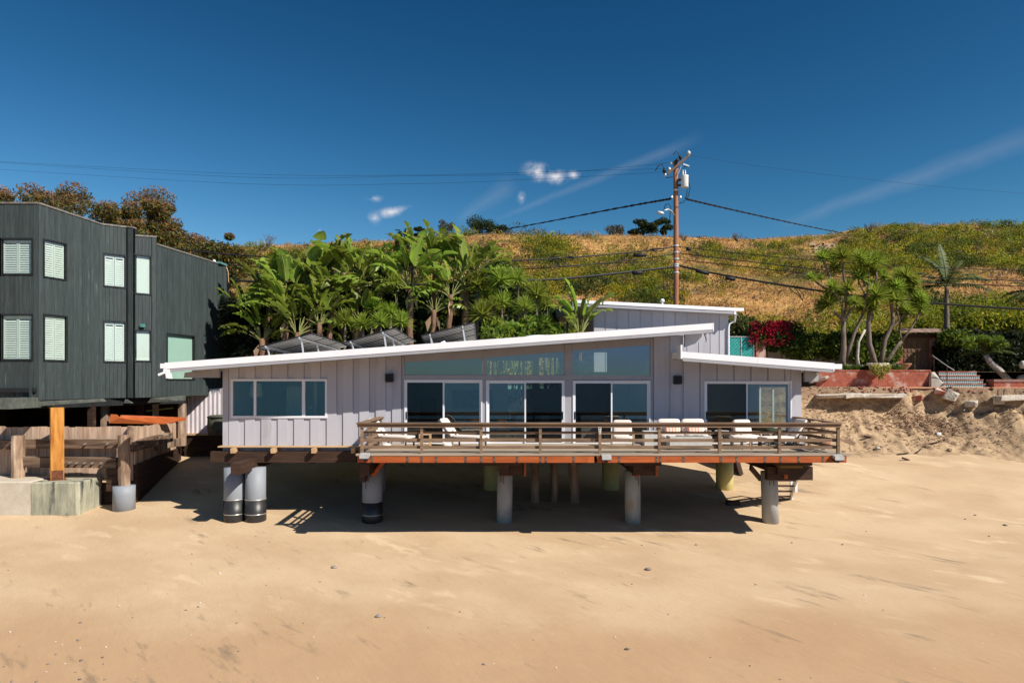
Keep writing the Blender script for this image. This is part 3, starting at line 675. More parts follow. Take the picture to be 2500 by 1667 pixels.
# posts and beams of the glazed bay
for a, b in ((983, 988), (1178.5, 1186.5), (1378.5, 1397.5), (1588, 1593)):
    xa, xb = xw(a), xw(b); mb = MB(); mb.prism([(xa,YW,DZ),(xb,YW,DZ),(xb,YW,ztop_m(xb)-.02),(xa,YW,ztop_m(xa)-.02)], (0,-.05,0)); part(mb, 'post', m_trimg, house)
mb = MB(); mb.box(xw(983), xw(1593), YW-.07, YW-.003, zw(927)+.0, zw(916)); part(mb, 'beam', m_trimg, house)
mb = MB()
for (a, b, c, d, e) in cl:
    xa, xb = xw(a), xw(b); mb.prism([(xa,YW-.002,zw(d)),(xb,YW-.002,zw(e)),(xb,YW-.002,ztop_m(xb)),(xa,YW-.002,ztop_m(xa))], (0,-.055,0))
part(mb, 'header_beam', m_trimg, house)
# side walls, back wall, floor, partitions
yR1 = YB
mb = MB(); mb.box(wx0, wx0+.14, YW+.14, YB, 1.98, ztop_m(wx0)); part(mb, 'side_wall', m_sidg, house)
mb = MB(); wall_mb(mb, (wx1, YW+.14), (0,1), (-1,0), 0, YB-YW-.14, const(1.98), const(ztop_l(wx1)), [(1.0, 4.2, 2.75, 4.55)], 0, .14); part(mb, 'side_wall', m_sidg, house)
mb = MB(); mb.prism([(wxm,YW+.14,ztop_l(wxm)+.2),(wxm,YB,ztop_l(wxm)+.2),(wxm,YB,ztop_m(wxm)),(wxm,YW+.14,ztop_m(wxm))], (-.12,0,0)); part(mb, 'upper_side_wall', m_sidg, house)
bh = [(-1.45, 1.0, 4.95, 5.75), (1.3, 2.3, 4.4, 5.9), (2.55, 4.6, 5.2, 6.15), (-.2, 1.0, 2.5, 4.6)]
mb = MB()
for a, b, l0, l1, h0, h1 in cells(wx0, wxm, const(1.98), ztop_m, bh): mb.prism([(a,YB,l0),(b,YB,l1),(b,YB,h1),(a,YB,h0)], (0,.12,0))
for a, b, l0, l1, h0, h1 in cells(wxm, wx1, const(1.98), ztop_l, []): mb.prism([(a,YB,l0),(b,YB,l1),(b,YB,h1),(a,YB,h0)], (0,.12,0))
part(mb, 'back_wall', m_int, house)
for H in bh:
    mb = MB(); mb.box(H[0], H[1], YB+.02, YB+.03, H[2], H[3]); part(mb, 'rear_window_pane', m_glassb, house)
mb = MB(); mb.box(wx0+.14, wx1-.14, YW+.145, YB-.005, 2.1, DZ-.01); part(mb, 'floor', m_floor, house)
mb = MB(); mb.box(-4.75, -4.63, YW+.145, YB-.01, DZ, ztop_m(-4.7)-.05); mb.box(5.7, 5.82, YW+.145, YB-.01, DZ, 5.6); part(mb, 'partition_wall', m_int, house)
mb = MB(); mb.box(-8.3, -8.18, YW+1.6, YB-.01, DZ, ztop_m(-8.2)-.1); part(mb, 'partition_wall', m_int, house)
# roofs
def roof(x0, x1, f, y0, y1, nm):
    mb = MB(); mb.prism([(x0+.04,y0+.03,f(x0)-.26),(x1-.04,y0+.03,f(x1)-.26),(x1-.04,y0+.03,f(x1)-.012),(x0+.04,y0+.03,f(x0)-.012)], (0,y1-y0-.03,0)); r = part(mb, nm, m_trimg, house)
    # white front flashing in lengths, with grey drip board below
    n = max(2, int((x1-x0)/4.2)); e = [x0 + (x1-x0)*k/n for k in range(n+1)]
    for a, b in zip(e, e[1:]):
        mb = MB(); j = U3(-.004,.004); mb.prism([(a+.002,y0+j,f(a)-.225),(b-.002,y0+j,f(b)-.225),(b-.002,y0+j,f(b)+.01),(a+.002,y0+j,f(a)+.01)], (0,.027-j,0)); part(mb, 'flashing', m_white, r)
    mb = MB(); mb.prism([(x0+.06,y0+.012,f(x0)-.345),(x1-.02,y0+.012,f(x1)-.345),(x1-.02,y0+.012,f(x1)-.23),(x0+.06,y0+.012,f(x0)-.23)], (0,.05,0)); part(mb, 'drip_board', m_trimg, r)
    mb = MB(); mb.prism([(x0,y0-.002,f(x0)-.23),(x0,y0-.002,f(x0)+.014),(x0,y1,f(x0)+.014),(x0,y1,f(x0)-.23)], (.036,0,0)); mb.prism([(x1,y0-.002,f(x1)-.30),(x1,y0-.002,f(x1)+.014),(x1,y1,f(x1)+.014),(x1,y1,f(x1)-.30)], (-.036,0,0))
    mb.prism([(x0+.04,y0+.03,f(x0)-.01),(x1-.04,y0+.03,f(x1)-.01),(x1-.04,y0+.03,f(x1)+.004),(x0+.04,y0+.03,f(x0)+.004)], (0,y1-y0-.04,0))
    part(mb, 'roof_edge', m_white, r); return r
r1 = roof(RX0, RX1, rtop, YR, YB+.9, 'roof'); r2 = roof(LX0, LX1, ltop, YR, YB+.9, 'lower_roof')
# outrigger beams under the overhangs
mb = MB(); ya, yb = YW-.42, YW-.28
mb.prism([(RX0+.22,ya,rtop(RX0)-.35),(RX0+.18,ya,rtop(RX0)-.55),(wx0-.0,ya,rtop(wx0)-.66),(wx0-.0,ya,rtop(wx0)-.27)], (0,.14,0)); part(mb, 'soffit_beam', m_trimg, r1)
mb = MB(); mb.prism([(RX0+.0,YR+.0,rtop(RX0)-.23),(RX0+.17,YR+.0,rtop(RX0)-.23),(RX0+.26,YR+.0,rtop(RX0)-.57),(RX0+.05,YR+.0,rtop(RX0)-.57)], (0,.06,0)); mb.box(RX0-.16, RX0+.04, YR-.02, YR+.2, rtop(RX0)-.2, rtop(RX0)-.02)
mb.tube([(RX0-.02,YR+.02,rtop(RX0)-.22),(RX0-.03,YR+.02,rtop(RX0)-.36),(RX0-.22,YR-.02,rtop(RX0)-.45)], .05, 8); part(mb, 'gutter_end', m_white, r1)
mb = MB(); mb.prism([(xw(1668),YW-.3,rtop(xw(1668))-.26),(xw(1710),YW-.3,rtop(xw(1710))-.26),(xw(1705),YW-.3,rtop(xw(1708))-.62),(xw(1668),YW-.3,rtop(xw(1668))-.78)], (0,.2,0))
mb.prism([(xw(1705),YW-.75,rtop(xw(1705))-.26),(RX1-.05,YW-.75,rtop(RX1)-.27),(RX1-.06,YW-.75,rtop(RX1)-.66),(xw(1712),YW-.75,rtop(xw(1712))-.52)], (0,.14,0)); part(mb, 'soffit_beam', m_trimg, r1)
mb = MB(); mb.prism([(wx1,YW-.4,ltop(wx1)-.26),(LX1-.06,YW-.4,ltop(LX1)-.26),(LX1-.1,YW-.4,ltop(LX1)-.66),(wx1,YW-.4,ltop(wx1)-.74)], (0,.14,0)); part(mb, 'soffit_beam', m_trimg, r2)
mb = MB(); mb.box(LX1-.04, LX1+.30, YR+.02, YR+.25, ltop(LX1)-.21, ltop(LX1)-.02); part(mb, 'gutter_end', m_white, r2)
mb = MB(); mb.box(LX0-.02, LX0+.05, YR-.01, YR+.5, ltop(LX0)-.26, ltop(LX0)+.26); part(mb, 'gutter_end', m_white, r2)
# soft bulge of the roofing
mb = MB(); mb.cushion((X(1325,26.6), 26.4, rtop(X(1325,26.6))+.0), 1.5, .7, .16, n=6, puff=.9); part(mb, 'roofing_bulge', m_white, r1, True)
# windows
def bars(mb, x0, x1, z0, z1, y0, y1, w):
    mb.box(x0, x1, y0, y1, z0, z0+w); mb.box(x0, x1, y0, y1, z1-w, z1); mb.box(x0, x0+w, y0+.001, y1-.001, z0+w, z1-w); mb.box(x1-w, x1, y0+.001, y1-.001, z0+w, z1-w)
mb = MB(); bars(mb, *win, YW-.085, YW+.02, .085)
wp = part(mb, 'window', m_frame, house)
mb = MB()
for a, b in ((621, 627), (738.5, 746)): mb.box(xw(a), xw(b), YW-.075, YW+.01, win[2]+.085, win[3]-.085)
part(mb, 'mullion', m_frame, wp)
for a, b in ((570, 621), (627, 738.5), (746, 795)):
    mb = MB(); mb.box(xw(a), xw(b), YW-.02, YW-.014, win[2]+.08, win[3]-.08); part(mb, 'pane', m_glass, wp)
for i, ((a, b, z0, z1), dk) in enumerate(zip(doors, 'lrll')):
    mb = MB(); bars(mb, a, b, z0, z1, YW-.09, YW+.03, .05); dr = part(mb, 'sliding_door', m_frame, house)
    mid = (a+b)/2 if i < 3 else xw(1822)
    for j, (p, q) in enumerate(((a+.052, mid+.03), (mid-.03, b-.052))):
        isd = (dk == 'l') == (j == 0); y = YW-.078 if isd else YW-.02
        mb = MB(); bars(mb, p, q, z0+.052, z1-.052, y, y+.035, .07 if not isd else .055); part(mb, 'sash', m_frame, dr)
        mb = MB(); mb.box(p+.05, q-.05, y+.012, y+.017, z0+.1, z1-.1); part(mb, 'pane', m_glassd if isd else m_glass, dr)
        if isd:
            hx = p+.02 if j == 0 else q-.04; mb = MB(); mb.box(hx-.012, hx+.03, y-.03, y-.001, z0+1.02, z0+1.32); part(mb, 'handle', m_black, dr)
for (a, b, c, d, e) in cl:
    xa, xb = xw(a), xw(b); mb = MB(); mb.prism([(xa,YW+.04,zw(c)),(xb,YW+.04,zw(c)),(xb,YW+.04,zw(e)),(xa,YW+.04,zw(d))], (0,.006,0)); part(mb, 'clerestory_pane', m_glass, house)
mb = MB(); mb.box(wx1-.05, wx1-.04, 28.15, 31.3, 2.78, 4.52); sw = part(mb, 'side_window_pane', m_glassb, house)
mb = MB()
for y in (28.15, 29.7, 31.28): mb.box(wx1-.09, wx1-.03, y, y+.06, 2.76, 4.54)
part(mb, 'side_window_frame', m_frame, house)
# sill strip and joists along the left wall
mb = MB(); mb.box(xw(541), -5.35, YW-.36, YW-.05, 2.20, 2.245); part(mb, 'ledge', m_wlight, house)
for px in (575, 672, 770, 866):
    x = X(px, YW-.3); mb = MB(); mb.box(x-.07, x+.07, YW-.62, YW-.04, 2.0, 2.19); part(mb, 'joist', m_wlight, house)
mb = MB(); mb.box(X(513,26.6), X(870,26.6), 26.62, 26.93, Zp(1129,26.62), Zp(1102,26.62)); part(mb, 'floor_beam', m_brown, house)
mb = MB(); mb.box(X(563,25.0), X(587,25.0), 25.0, 29, Zp(1158,25.0), Zp(1131,25.0)); part(mb, 'cross_beam', m_brown, house)
mb = MB(); mb.box(-11.3, 11.3, YW+.05, YB, 1.78, 1.97); part(mb, 'floor_joists', m_wdark, house)
for k, x in enumerate(np.linspace(-10.6, 10.6, 9)):
    mb = MB(); mb.box(x-.1, x+.1, YW+.1, YB, 1.5, 1.775); part(mb, 'floor_beam', m_wdark, house)
def sconce(px, py):
    c = P(px, py, YW-.1); mb = MB(); mb.box(c.x-.155, c.x+.155, c.y-.12, c.y+.06, c.z-.16, c.z+.16); mb.box(c.x-.12, c.x+.12, c.y-.1, c.y+.04, c.z-.175, c.z-.161); return part(mb, 'wall_lamp', m_black, house)
sconce(951, 922); sconce(1654, 927)
for px, py in ((1994, 911),):
    c = P(px, py, 26.5); mb = MB(); mb.tube([c + Vector((-.03,-.1,-.02)), c + Vector((.04,.06,.02))], .05, 8); mb.box(c.x+.02, c.x+.09, c.y, c.y+.05, c.z-.03, c.z+.2); part(mb, 'security_camera', m_galv, r2)
# rooftop vents
c = P(1081, 826, 28); mb = MB(); mb.tube([(c.x,28,rtop(c.x)), (c.x,28,rtop(c.x)+.14), (c.x+.1,28,rtop(c.x)+.2)], [.09,.09,.05], 8); part(mb, 'roof_vent', m_white, r1)

# ------------------------------------------------------------------ interior furniture seen through the glass
def table_lamp(px, py_base, Y, lab, h=.95, sh=.52):
    b = P(px, py_base, Y); t = thing('table_lamp', lab, 'lamp', b)
    mb = MB(); mb.tube([b, b + Vector((0,0,.04))], .12, 12); n = 6
    for k in range(n): mb.cushion(b + Vector((0,0,.1 + k*.075)), .1, .1, .075, n=4, puff=1)
    mb.tube([b, b + Vector((0,0,h-.3))], .015, 6); part(mb, 'stem', m_galv, t, True)
    mb = MB(); mb.tube([b + Vector((0,0,h-sh)), b + Vector((0,0,h))], [.29,.21], 20, cap=False); part(mb, 'lamp_shade', m_lampw, t, True)
table_lamp(625, 1012, 28.3, 'tall lamp with cream drum shade behind the left bedroom window', 1.3, .56)
mb = MB(); b = P(625, 1012, 28.3); mb.box(b.x-.45, b.x+.35, b.y-.2, b.y+.25, DZ-.005, b.z-.002); solo(mb, 'nightstand', m_wlight, 'pale nightstand under the cream shaded lamp', 'nightstand', (b.x,b.y,DZ))
t = thing('bed', 'bed with blue cover in the left bedroom seen through the wide window', 'bed', (-8.0, 29.5, DZ))
mb = MB(); mb.cushion((-8.6,30.0,DZ+.42), 2.0, 1.9, .34, n=6, puff=.3); part(mb, 'mattress', m_blue, t, True)
mb = MB(); mb.box(-9.55,-7.65,29.1,30.9,DZ-.005,DZ+.25); part(mb, 'bed_frame', m_teak, t)
mb = MB(); mb.cushion((-9.2,30.8,DZ+.68), .7,.35,.4, n=6, puff=.5); mb.cushion((-8.3,30.8,DZ+.68), .7,.35,.4, n=6, puff=.5); part(mb, 'pillow', m_cush, t, True)
t = thing('bedroom_curtain', 'long grey blue curtain hanging inside the middle of the wide bedroom window', 'curtain', (xw(690), 28.7, DZ))
mb = MB(); q = [Vector((xw(665) + .045*k, 28.7 + (.05 if k % 2 else 0), DZ+.02)) for k in range(17)]
for a, b in zip(q, q[1:]): mb.add([a, b, b + Vector((0,0,2.2)), a + Vector((0,0,2.2))], [(0,1,2,3)])
part(mb, 'fabric', m_int, t)
b = P(760, 1013, 27.9); t = thing('desk_lamp', 'small chrome desk lamp in the right pane of the bedroom window', 'lamp', b)
mb = MB(); mb.tube([b, b + Vector((0,0,.02))], .08, 10); mb.tube([b, b + Vector((0,0,.3))], .012, 6); mb.cushion(b + Vector((0,-.03,.32)), .2,.2,.1, n=5, puff=1); part(mb, 'lamp_body', m_galv, t, True)
mb = MB(); mb.box(-8.1,-7.3,27.6,28.15,DZ-.005,b.z-.002); solo(mb, 'desk', m_teak, 'small desk carrying the chrome lamp inside the bedroom', 'desk', (-7.7,27.9,DZ))
def dchair(x, y, rz, lab):
    t = thing('dining_chair', lab, 'chair', (x, y, DZ), rz, 'orange dining chairs inside', local=True)
    mb = MB(); mb.cushion((0,0,.46), .46,.46,.07, n=5, puff=.6); mb.cushion((0,.22,.72), .44,.06,.42, n=5, puff=.6); part(mb, 'shell', m_ochair, t, True)
    for sx_ in (-.18,.18):
        for sy_ in (-.18,.18):
            mb = MB(); mb.tube([(sx_,sy_,.44),(sx_*1.2,sy_*1.2,0)], .014, 6); part(mb, 'leg', m_galv, t)
dchair(xw(1145)+.15, 28.3, 3.3, 'orange dining chair behind the first sliding door from the left'); dchair(xw(1228), 28.2, 2.9, 'orange dining chair at the left edge of the middle sliding door')
t = thing('dining_table', 'dining table with dark top between the orange chairs inside', 'table', (xw(1190), 29.2, DZ))
mb = MB(); mb.box(xw(1190)-1.0, xw(1190)+1.1, 28.7, 29.7, DZ+.72, DZ+.76); part(mb, 'table_top', m_dwick, t)
for a in (-.9, 1.0):
    mb = MB(); mb.box(xw(1190)+a-.03, xw(1190)+a+.03, 29.1, 29.3, DZ, DZ+.72); part(mb, 'leg', m_dwick, t)
t = thing('indoor_sofa', 'long blue sofa inside behind the middle glass doors', 'sofa', (1.9, 31, DZ))
mb = MB(); mb.cushion((1.4,31.2,DZ+.32), 3.0,1.0,.5, n=6, puff=.3); mb.cushion((1.4,31.6,DZ+.62), 3.0,.3,.65, n=6, puff=.35); part(mb, 'seat', m_blue, t, True)
mb = MB()
for a in (.4,1.5,2.5): mb.cushion((a,31.3,DZ+.7), .5,.16,.42, n=5, puff=.5)
part(mb, 'pillow', m_cush, t, True)
mb = MB(); mb.box(xw(1425), xw(1495), 27.9, 28.5, DZ-.005, DZ+1.05); solo(mb, 'white_cabinet', m_frame, 'low white cabinet behind the third sliding door from the left', 'cabinet', (xw(1460),28.2,DZ))
mb = MB(); mb.box(xw(1010)-.2, xw(1010)+.5, 30.2, 30.6, DZ-.005, DZ+1.7); solo(mb, 'bookcase', m_dwick, 'dark bookcase inside behind the leftmost sliding door', 'bookcase', (xw(1010),30.4,DZ))
mb = MB(); mb.box(xw(1150)-1.2, xw(1150)+.7, 32.9, 32.985, DZ+1.1, DZ+2.0); solo(mb, 'wall_picture', m_blue, 'dark blue picture hanging on the back wall inside', 'picture', (xw(1110),32.9,DZ+1.1))
mb = MB(); mb.cushion((7.9,29.8,DZ+.36), 1.9,1.5,.5, n=6, puff=.35); solo(mb, 'daybed', m_int, 'grey daybed in the right room behind its sliding door', 'bed', (7.9,29.8,DZ), smooth=True)
mb = MB(); c = P(1440, 880, 29.5); mb.tube([c, c + Vector((0,0,.9))], .01, 5); mb.cushion(c, .3,.3,.14, n=5, puff=1); solo(mb, 'pendant_lamp', m_galv, 'small pendant lamp hanging behind the right clerestory pane', 'lamp', c, smooth=True)

# ------------------------------------------------------------------ rear building and carport
YG = 37.0
gx0, gx1 = X(1449, YG), X(1777, YG)
YGR = 36.3
g0, gz0, g1, gz1 = X(1398, YGR), Zp(733, YGR), X(1797, YGR), Zp(753, YGR)
def gtop(x): return gz0 + (gz1-gz0)*(x-g0)/(g1-g0)
rear = thing('rear_garage', 'taller grey board sided garage standing behind the beach house roof', 'building', (4, YG, 3.9))
mb = MB(); mb.prism([(gx0,YG,3.8),(gx1,YG,3.8),(gx1,YG,gtop(gx1)-.25),(gx0,YG,gtop(gx0)-.25)], (0,6,0)); part(mb, 'wall', m_sidg, rear)
boards(rear, 'board', m_sidg, (0,YG), D0, NN, gx0+.02, gx1-.5, const(3.8), lambda x: gtop(x)-.27, [], [(.56,.035),(.07,.01)])
mb = MB(); mb.prism([(gx1-.46,YG,3.8),(gx1+.01,YG,3.8),(gx1+.01,YG,gtop(gx1)-.27),(gx1-.46,YG,gtop(gx1)-.27)], (0,-.045,0)); part(mb, 'corner_board', m_sidg, rear)
xl, yl = X(1327, 43), 43.0; zl = Zp(771, 43)
mb = MB(); mb.add([(g0,YGR,gz0-.30),(g1,YGR,gz1-.30),(g1,43.5,gz1-.3),(xl,43.5,zl-.3),(g0,YGR,gz0-.02),(g1,YGR,gz1-.02),(g1,43.5,gz1-.02),(xl,43.5,zl-.02)], [(0,3,2,1),(4,5,6,7),(0,1,5,4),(1,2,6,5),(2,3,7,6),(3,0,4,7)]); gr = part(mb, 'roof', m_trimg, rear)
mb = MB(); mb.prism([(g0-.01,YGR+.01,gz0-.52),(g0-.01,YGR+.01,gz0-.0),(xl-.01,43.5,zl-.0),(xl-.01,43.5,zl-.52)], (.09,.02,0)); part(mb, 'side_fascia', m_trimg, gr)
mb = MB(); mb.prism([(g0-.02,YGR-.03,gz0-.14),(g1+.02,YGR-.03,gz1-.14),(g1+.02,YGR-.03,gz1+.03),(g0-.02,YGR-.03,gz0+.03)], (0,.035,0)); mb.prism([(g1-.1,YGR-.01,gz1-.32),(g1+.0,YGR-.01,gz1-.32),(g1+.0,YGR-.01,gz1-.14),(g1-.1,YGR-.01,gz1-.14)], (0,.04,0)); part(mb, 'flashing', m_white, gr)
mb = MB(); mb.box(g1-.02, g1+.42, YGR, YGR+.3, gz1-.13, gz1+.03)
mb.tube([(g1+.05,YGR+.15,gz1-.2),(gx1+.35,YG-.1,gz1-.62),(gx1+.05,YG-.12,gz1-.75),(gx1-.0,YG-.12,gz1-1.0),(gx1-.0,YG-.12,4.3)], .055, 8); part(mb, 'downspout', m_white, gr)
mb = MB(); c = P(1617, 735, 38); mb.tube([(c.x,38,gtop(c.x)-.1),(c.x,38,gtop(c.x)+.35)], .05, 8); mb.cushion((c.x,38,gtop(c.x)+.42), .26,.26,.24, n=5, puff=1); part(mb, 'roof_vent', m_white, gr, True)
for px, Y in ((1345, 41), (1385, 41)):
    x = X(px, Y); mb = MB(); mb.box(x-.07, x+.07, Y, Y+.14, 4.2, 8.3); part(mb, 'post', m_trimg, rear)
mb = MB(); mb.box(X(1352,42.5), gx0, 42.5, 42.6, 4.1, 6.6); part(mb, 'garden_wall', m_brick, rear)

# ------------------------------------------------------------------ dark green house on the left
SC = 1.09
pts = {'A0': (-27.56,28.34), 'A1': (-19.67,28.34), 'B1': (-18.86,31.36), 'C1': (-18.14,32.15), 'C2': (-17.84,32.15), 'D0': (-17.84,32.31), 'D1': (-17.20,33.02), 'E1': (-16.30,39.00)}
dk = thing('dark_house', 'two storey dark green wooden house with angled plank walls on the left', 'house', (-20.80, 31.20, 4))
def seg(p, q):
    (ax, ay), (bx, by) = pts[p], pts[q]; L = math.hypot(bx-ax, by-ay); d = ((bx-ax)/L, (by-ay)/L); return (ax, ay), d, (d[1], -d[0]), L
def u_at(p0, d, px): k = (px-CX)/F; return (k*p0[1] - p0[0])/(d[0] - k*d[1])
ZB = 3.98
def face(p, q, zt0, zt1, wins, pw, cap=m_cap, rnd=.1, gap=.012):
    p0, d, nrm, L = seg(p, q); holes = []; zt = lambda u: zt0 + (zt1-zt0)*u/L
    for (pxa, pxb, pya, pyb, kind) in wins:
        ua, ub = u_at(p0, d, pxa), u_at(p0, d, pxb); Ym = p0[1] + d[1]*(ua+ub)/2
        za, zb_ = Zp(pyb, Ym), Zp(pya, Ym); holes.append((ua, ub, za, zb_))
        at = lambda u, t, z: Vector((p0[0]+d[0]*u+nrm[0]*t, p0[1]+d[1]*u+nrm[1]*t, z))
        def rect(mb, u0, u1, z0, z1, t0, t1): mb.prism([at(u0,t0,z0), at(u1,t0,z0), at(u1,t0,z1), at(u0,t0,z1)], at(0,t1,0)-at(0,t0,0))
        mb = MB(); w = .06
        rect(mb, ua-w, ub+w, za-w, za, -.02, .05); rect(mb, ua-w, ub+w, zb_, zb_+w, -.02, .05); rect(mb, ua-w, ua, za, zb_, -.02, .049); rect(mb, ub, ub+w, za, zb_, -.02, .049)
        wn_ = part(mb, 'window', m_dtrim, dk)
        mb = MB(); rect(mb, ua, ub, za, zb_, -.012, -.006); part(mb, 'pane', m_glassb, wn_)
        if kind == 'shut':
            mb = MB(); c = (ua+ub)/2; fw = .05
            for a, b in (((ua+.02, c-.01), (c+.01, ub-.02)) if ub-ua > .7 else ((ua+.02, ub-.02),)):
                rect(mb, a, a+fw, za+.02, zb_-.02, -.09, -.055); rect(mb, b-fw, b, za+.02, zb_-.02, -.09, -.055); rect(mb, a+fw, b-fw, za+.02, za+.09, -.09, -.056); rect(mb, a+fw, b-fw, zb_-.14, zb_-.02, -.09, -.056)
                n = int((zb_-za-.25)/.095)
                for k in range(n):
                    z = za+.1 + k*.095; mb.prism([at(a+fw,-.105,z+.10), at(b-fw,-.105,z+.10), at(b-fw,-.095,z+.10), at(a+fw,-.095,z+.10)], at(0,.038,-.088)-at(0,0,0))
            part(mb, 'shutter', m_shut, wn_)
        else:
            mb = MB(); rect(mb, ua+.01, ub-.01, za+.01, zb_-.01, -.11, -.09); part(mb, 'blind', m_blind if kind == 'teal' else m_shut, wn_)
        mb = MB(); rect(mb, ua, ub, za, zb_, -.3, -.29); part(mb, 'room_back', m_int, wn_)
    hw = [(a-.05, b+.05, c-.05, e+.05) for a, b, c, e in holes]
    boards(dk, 'plank', m_dsid, p0, d, nrm, 0, L, const(ZB), zt, hw, [(pw, .014), (pw, .010), (pw*.98, .018)], .06, gap)
    mb = MB(); wall_mb(mb, p0, d, nrm, .0, L, const(ZB+.02), lambda u: zt(u)-.01, holes, -.12, -.001); part(mb, 'wall', m_dtrim, dk)
    mb = MB(); a, b = Vector((p0[0], p0[1], zt(0))), Vector((p0[0]+d[0]*L, p0[1]+d[1]*L, zt(L))); nv = Vector((nrm[0], nrm[1], 0))
    mb.prism([a + nv*.05, b + nv*.05, b + nv*.05 + Vector((0,0,.07)), a + nv*.05 + Vector((0,0,.07))], -nv*.35); part(mb, 'roof_capping', cap, dk)
    return zt
ZA = Zp(498, 28.34)
face('A0', 'A1', ZA, ZA, [(-70, 1, 585, 668, 'shut'), (5, 78, 585, 668, 'shut'), (-70, 1, 770, 877, 'shut'), (5, 78, 770, 877, 'shut')], .205)
face('A1', 'B1', ZA, Zp(549, 31.36), [(107.5, 159, 592, 678, 'shut'), (108, 161, 772, 879, 'shut')], .15, gap=.004)
face('B1', 'C1', Zp(549, 31.36), Zp(556, 32.14), [(255, 305, 623, 699, 'shut'), (255, 305, 786, 882, 'shut')], .165)
face('C1', 'C2', Zp(556, 32.15), Zp(556.5, 32.15), [], .3)
face('D0', 'D1', Zp(577, 32.34), Zp(580, 33.02), [(326, 367, 625, 716, 'plain'), (326, 367, 808, 880, 'plain')], .155)
zE = Zp(598, 33.07)
face('D1', 'E1', zE, Zp(651, 39.00), [(408, 473, 819, 925, 'teal')], .16, gap=.004)
mb = MB(); mb.box(pts['C2'][0]-.05, pts['C2'][0]-.0, 32.16, 32.55, ZB, Zp(557,32.14)); part(mb, 'corner_board', m_dtrim, dk)
for (px, Y, z) in ((311, 32.12, Zp(556.5,32.14)), (371, 32.88, Zp(580,32.97))):
    x = X(px, Y); mb = MB(); mb.box(x-.022, x+.022, Y-.04, Y+.1, ZB, z+.03); part(mb, 'expansion_joint', m_black, dk)
mb = MB(); x = X(377,32.97); mb.prism([(x-.07,32.88,ZB),(x+.07,33.01,ZB),(x+.07,33.01,Zp(579,32.97)),(x-.07,32.88,Zp(579,32.97))], (0,-.04,0)); part(mb, 'corner_board', m_dsid, dk)
# body behind the faces, floor slab and roof
body = [(-27.56,28.50),(-19.74,28.50),(-19.03,31.41),(-18.30,32.29),(-17.99,32.45),(-17.37,33.23),(-16.54,38.90),(-27.56,38.90)]
mb = MB(); mb.prism([(x,y,ZB-.02) for x,y in body], (0,0,.3)); part(mb, 'floor_slab', m_dtrim, dk)
mb = MB(); mb.prism([(x,y,zE-.06) for x,y in body], (0,0,.05)); part(mb, 'roof', m_dtrim, dk)
mb = MB(); mb.prism([(-27.56,28.50,ZA-.1),(-19.74,28.50,ZA-.1),(-19.14,31.20,ZA-.5),(-27.56,31.20,ZA-.5)], (0,0,.04)); part(mb, 'roof', m_dtrim, dk)
mb = MB(); mb.box(-27.56,-16.43,38.88,39.00,ZB,zE-.1); part(mb, 'back_wall', m_dtrim, dk)
# lower wing with teal trim at the far end
mb = MB(); a = P(553, 742, 39.10); b = P(590, 748, 39.94); mb.prism([(a.x-.4,39.10,ZB),(a.x+.75,39.73,ZB),(a.x+.75,39.73,a.z-.05),(a.x-.4,39.10,a.z)], (0,.3,0)); part(mb, 'low_wing', m_dsid, dk)
mb = MB(); mb.prism([(a.x-.4,39.08,a.z),(a.x+.8,39.71,a.z-.05),(a.x+.8,39.71,a.z+.03),(a.x-.4,39.08,a.z+.08)], (0,.4,0)); part(mb, 'roof_capping', m_teal, dk)
mb = MB(); e = P(553,651,39.00); mb.box(e.x-.8,e.x+.05,38.06,39.00,e.z+.03,e.z+.13); part(mb, 'roof_capping', m_teal, dk)
mb = MB(); mb.tube([e + Vector((0,-.05,0)), e + Vector((.12,-.08,-.3)), e + Vector((.14,-.05,-.9))], .025, 6); part(mb, 'hanging_cable', m_wlight, dk)
mb = MB(); c = P(351, 796, 32.55); mb.box(c.x-.07,c.x+.07,c.y-.22,c.y,c.z-.06,c.z+.09); part(mb, 'wall_lamp', m_teal, dk)
mb = MB(); c = P(523, 640, 38.27); mb.cushion(c, .2,.2,.28, n=5, puff=1); part(mb, 'roof_vent', m_white, dk, True)
# skirt band, beams and blocks under it
mb = MB(); mb.box(-27.56, -19.71, 28.18, 28.31, Zp(957,28.24), Zp(947,28.24)); part(mb, 'skirt_band', m_dtrim, dk)
x = X(77,28.24); mb = MB(); mb.box(x-.05, x+.05, 28.16, 28.31, ZB+.02, Zp(947,28.18)); part(mb, 'batten', m_dsid, dk)
mb = MB(); mb.prism([(-27.56,28.60,ZB-.35),(-19.66,28.60,ZB-.35),(-19.66,28.60,ZB-.025),(-27.56,28.60,ZB-.025)], (0,.2,0))
mb.beam((-19.66,29.02,ZB-.2),(-18.72,31.82,ZB-.2),.25,.32); mb.beam((-18.72,31.82,ZB-.2),(-16.85,34.94,ZB-.2),.25,.32); part(mb, 'floor_beam', m_dtrim, dk)
m_dst = M('dusty_green_timber', (.12,.13,.11), (.07,.08,.07), sc=5, rough=.9)
mb = MB(); c = P(63, 982, 28.08); mb.box(c.x-.3,c.x+.33,26.75,28.50,c.z-.22,c.z+.2); part(mb, 'beam_end', m_dst, dk)
mb = MB(); mb.prism([P(85,992,28.44),P(250,980,28.91),P(243,973,28.91),P(85,980,28.44)], (0,.3,0)); part(mb, 'ledger', m_dst, dk)
mb = MB(); mb.prism([P(360,983,32.66),P(448,978,33.90),P(449,965,33.90),P(368,972,32.66)], (0,.2,0)); mb.prism([P(302,984,32.14),P(320,984,32.14),P(306,972,32.14)], (0,.2,0)); part(mb, 'ledger', m_dst, dk)
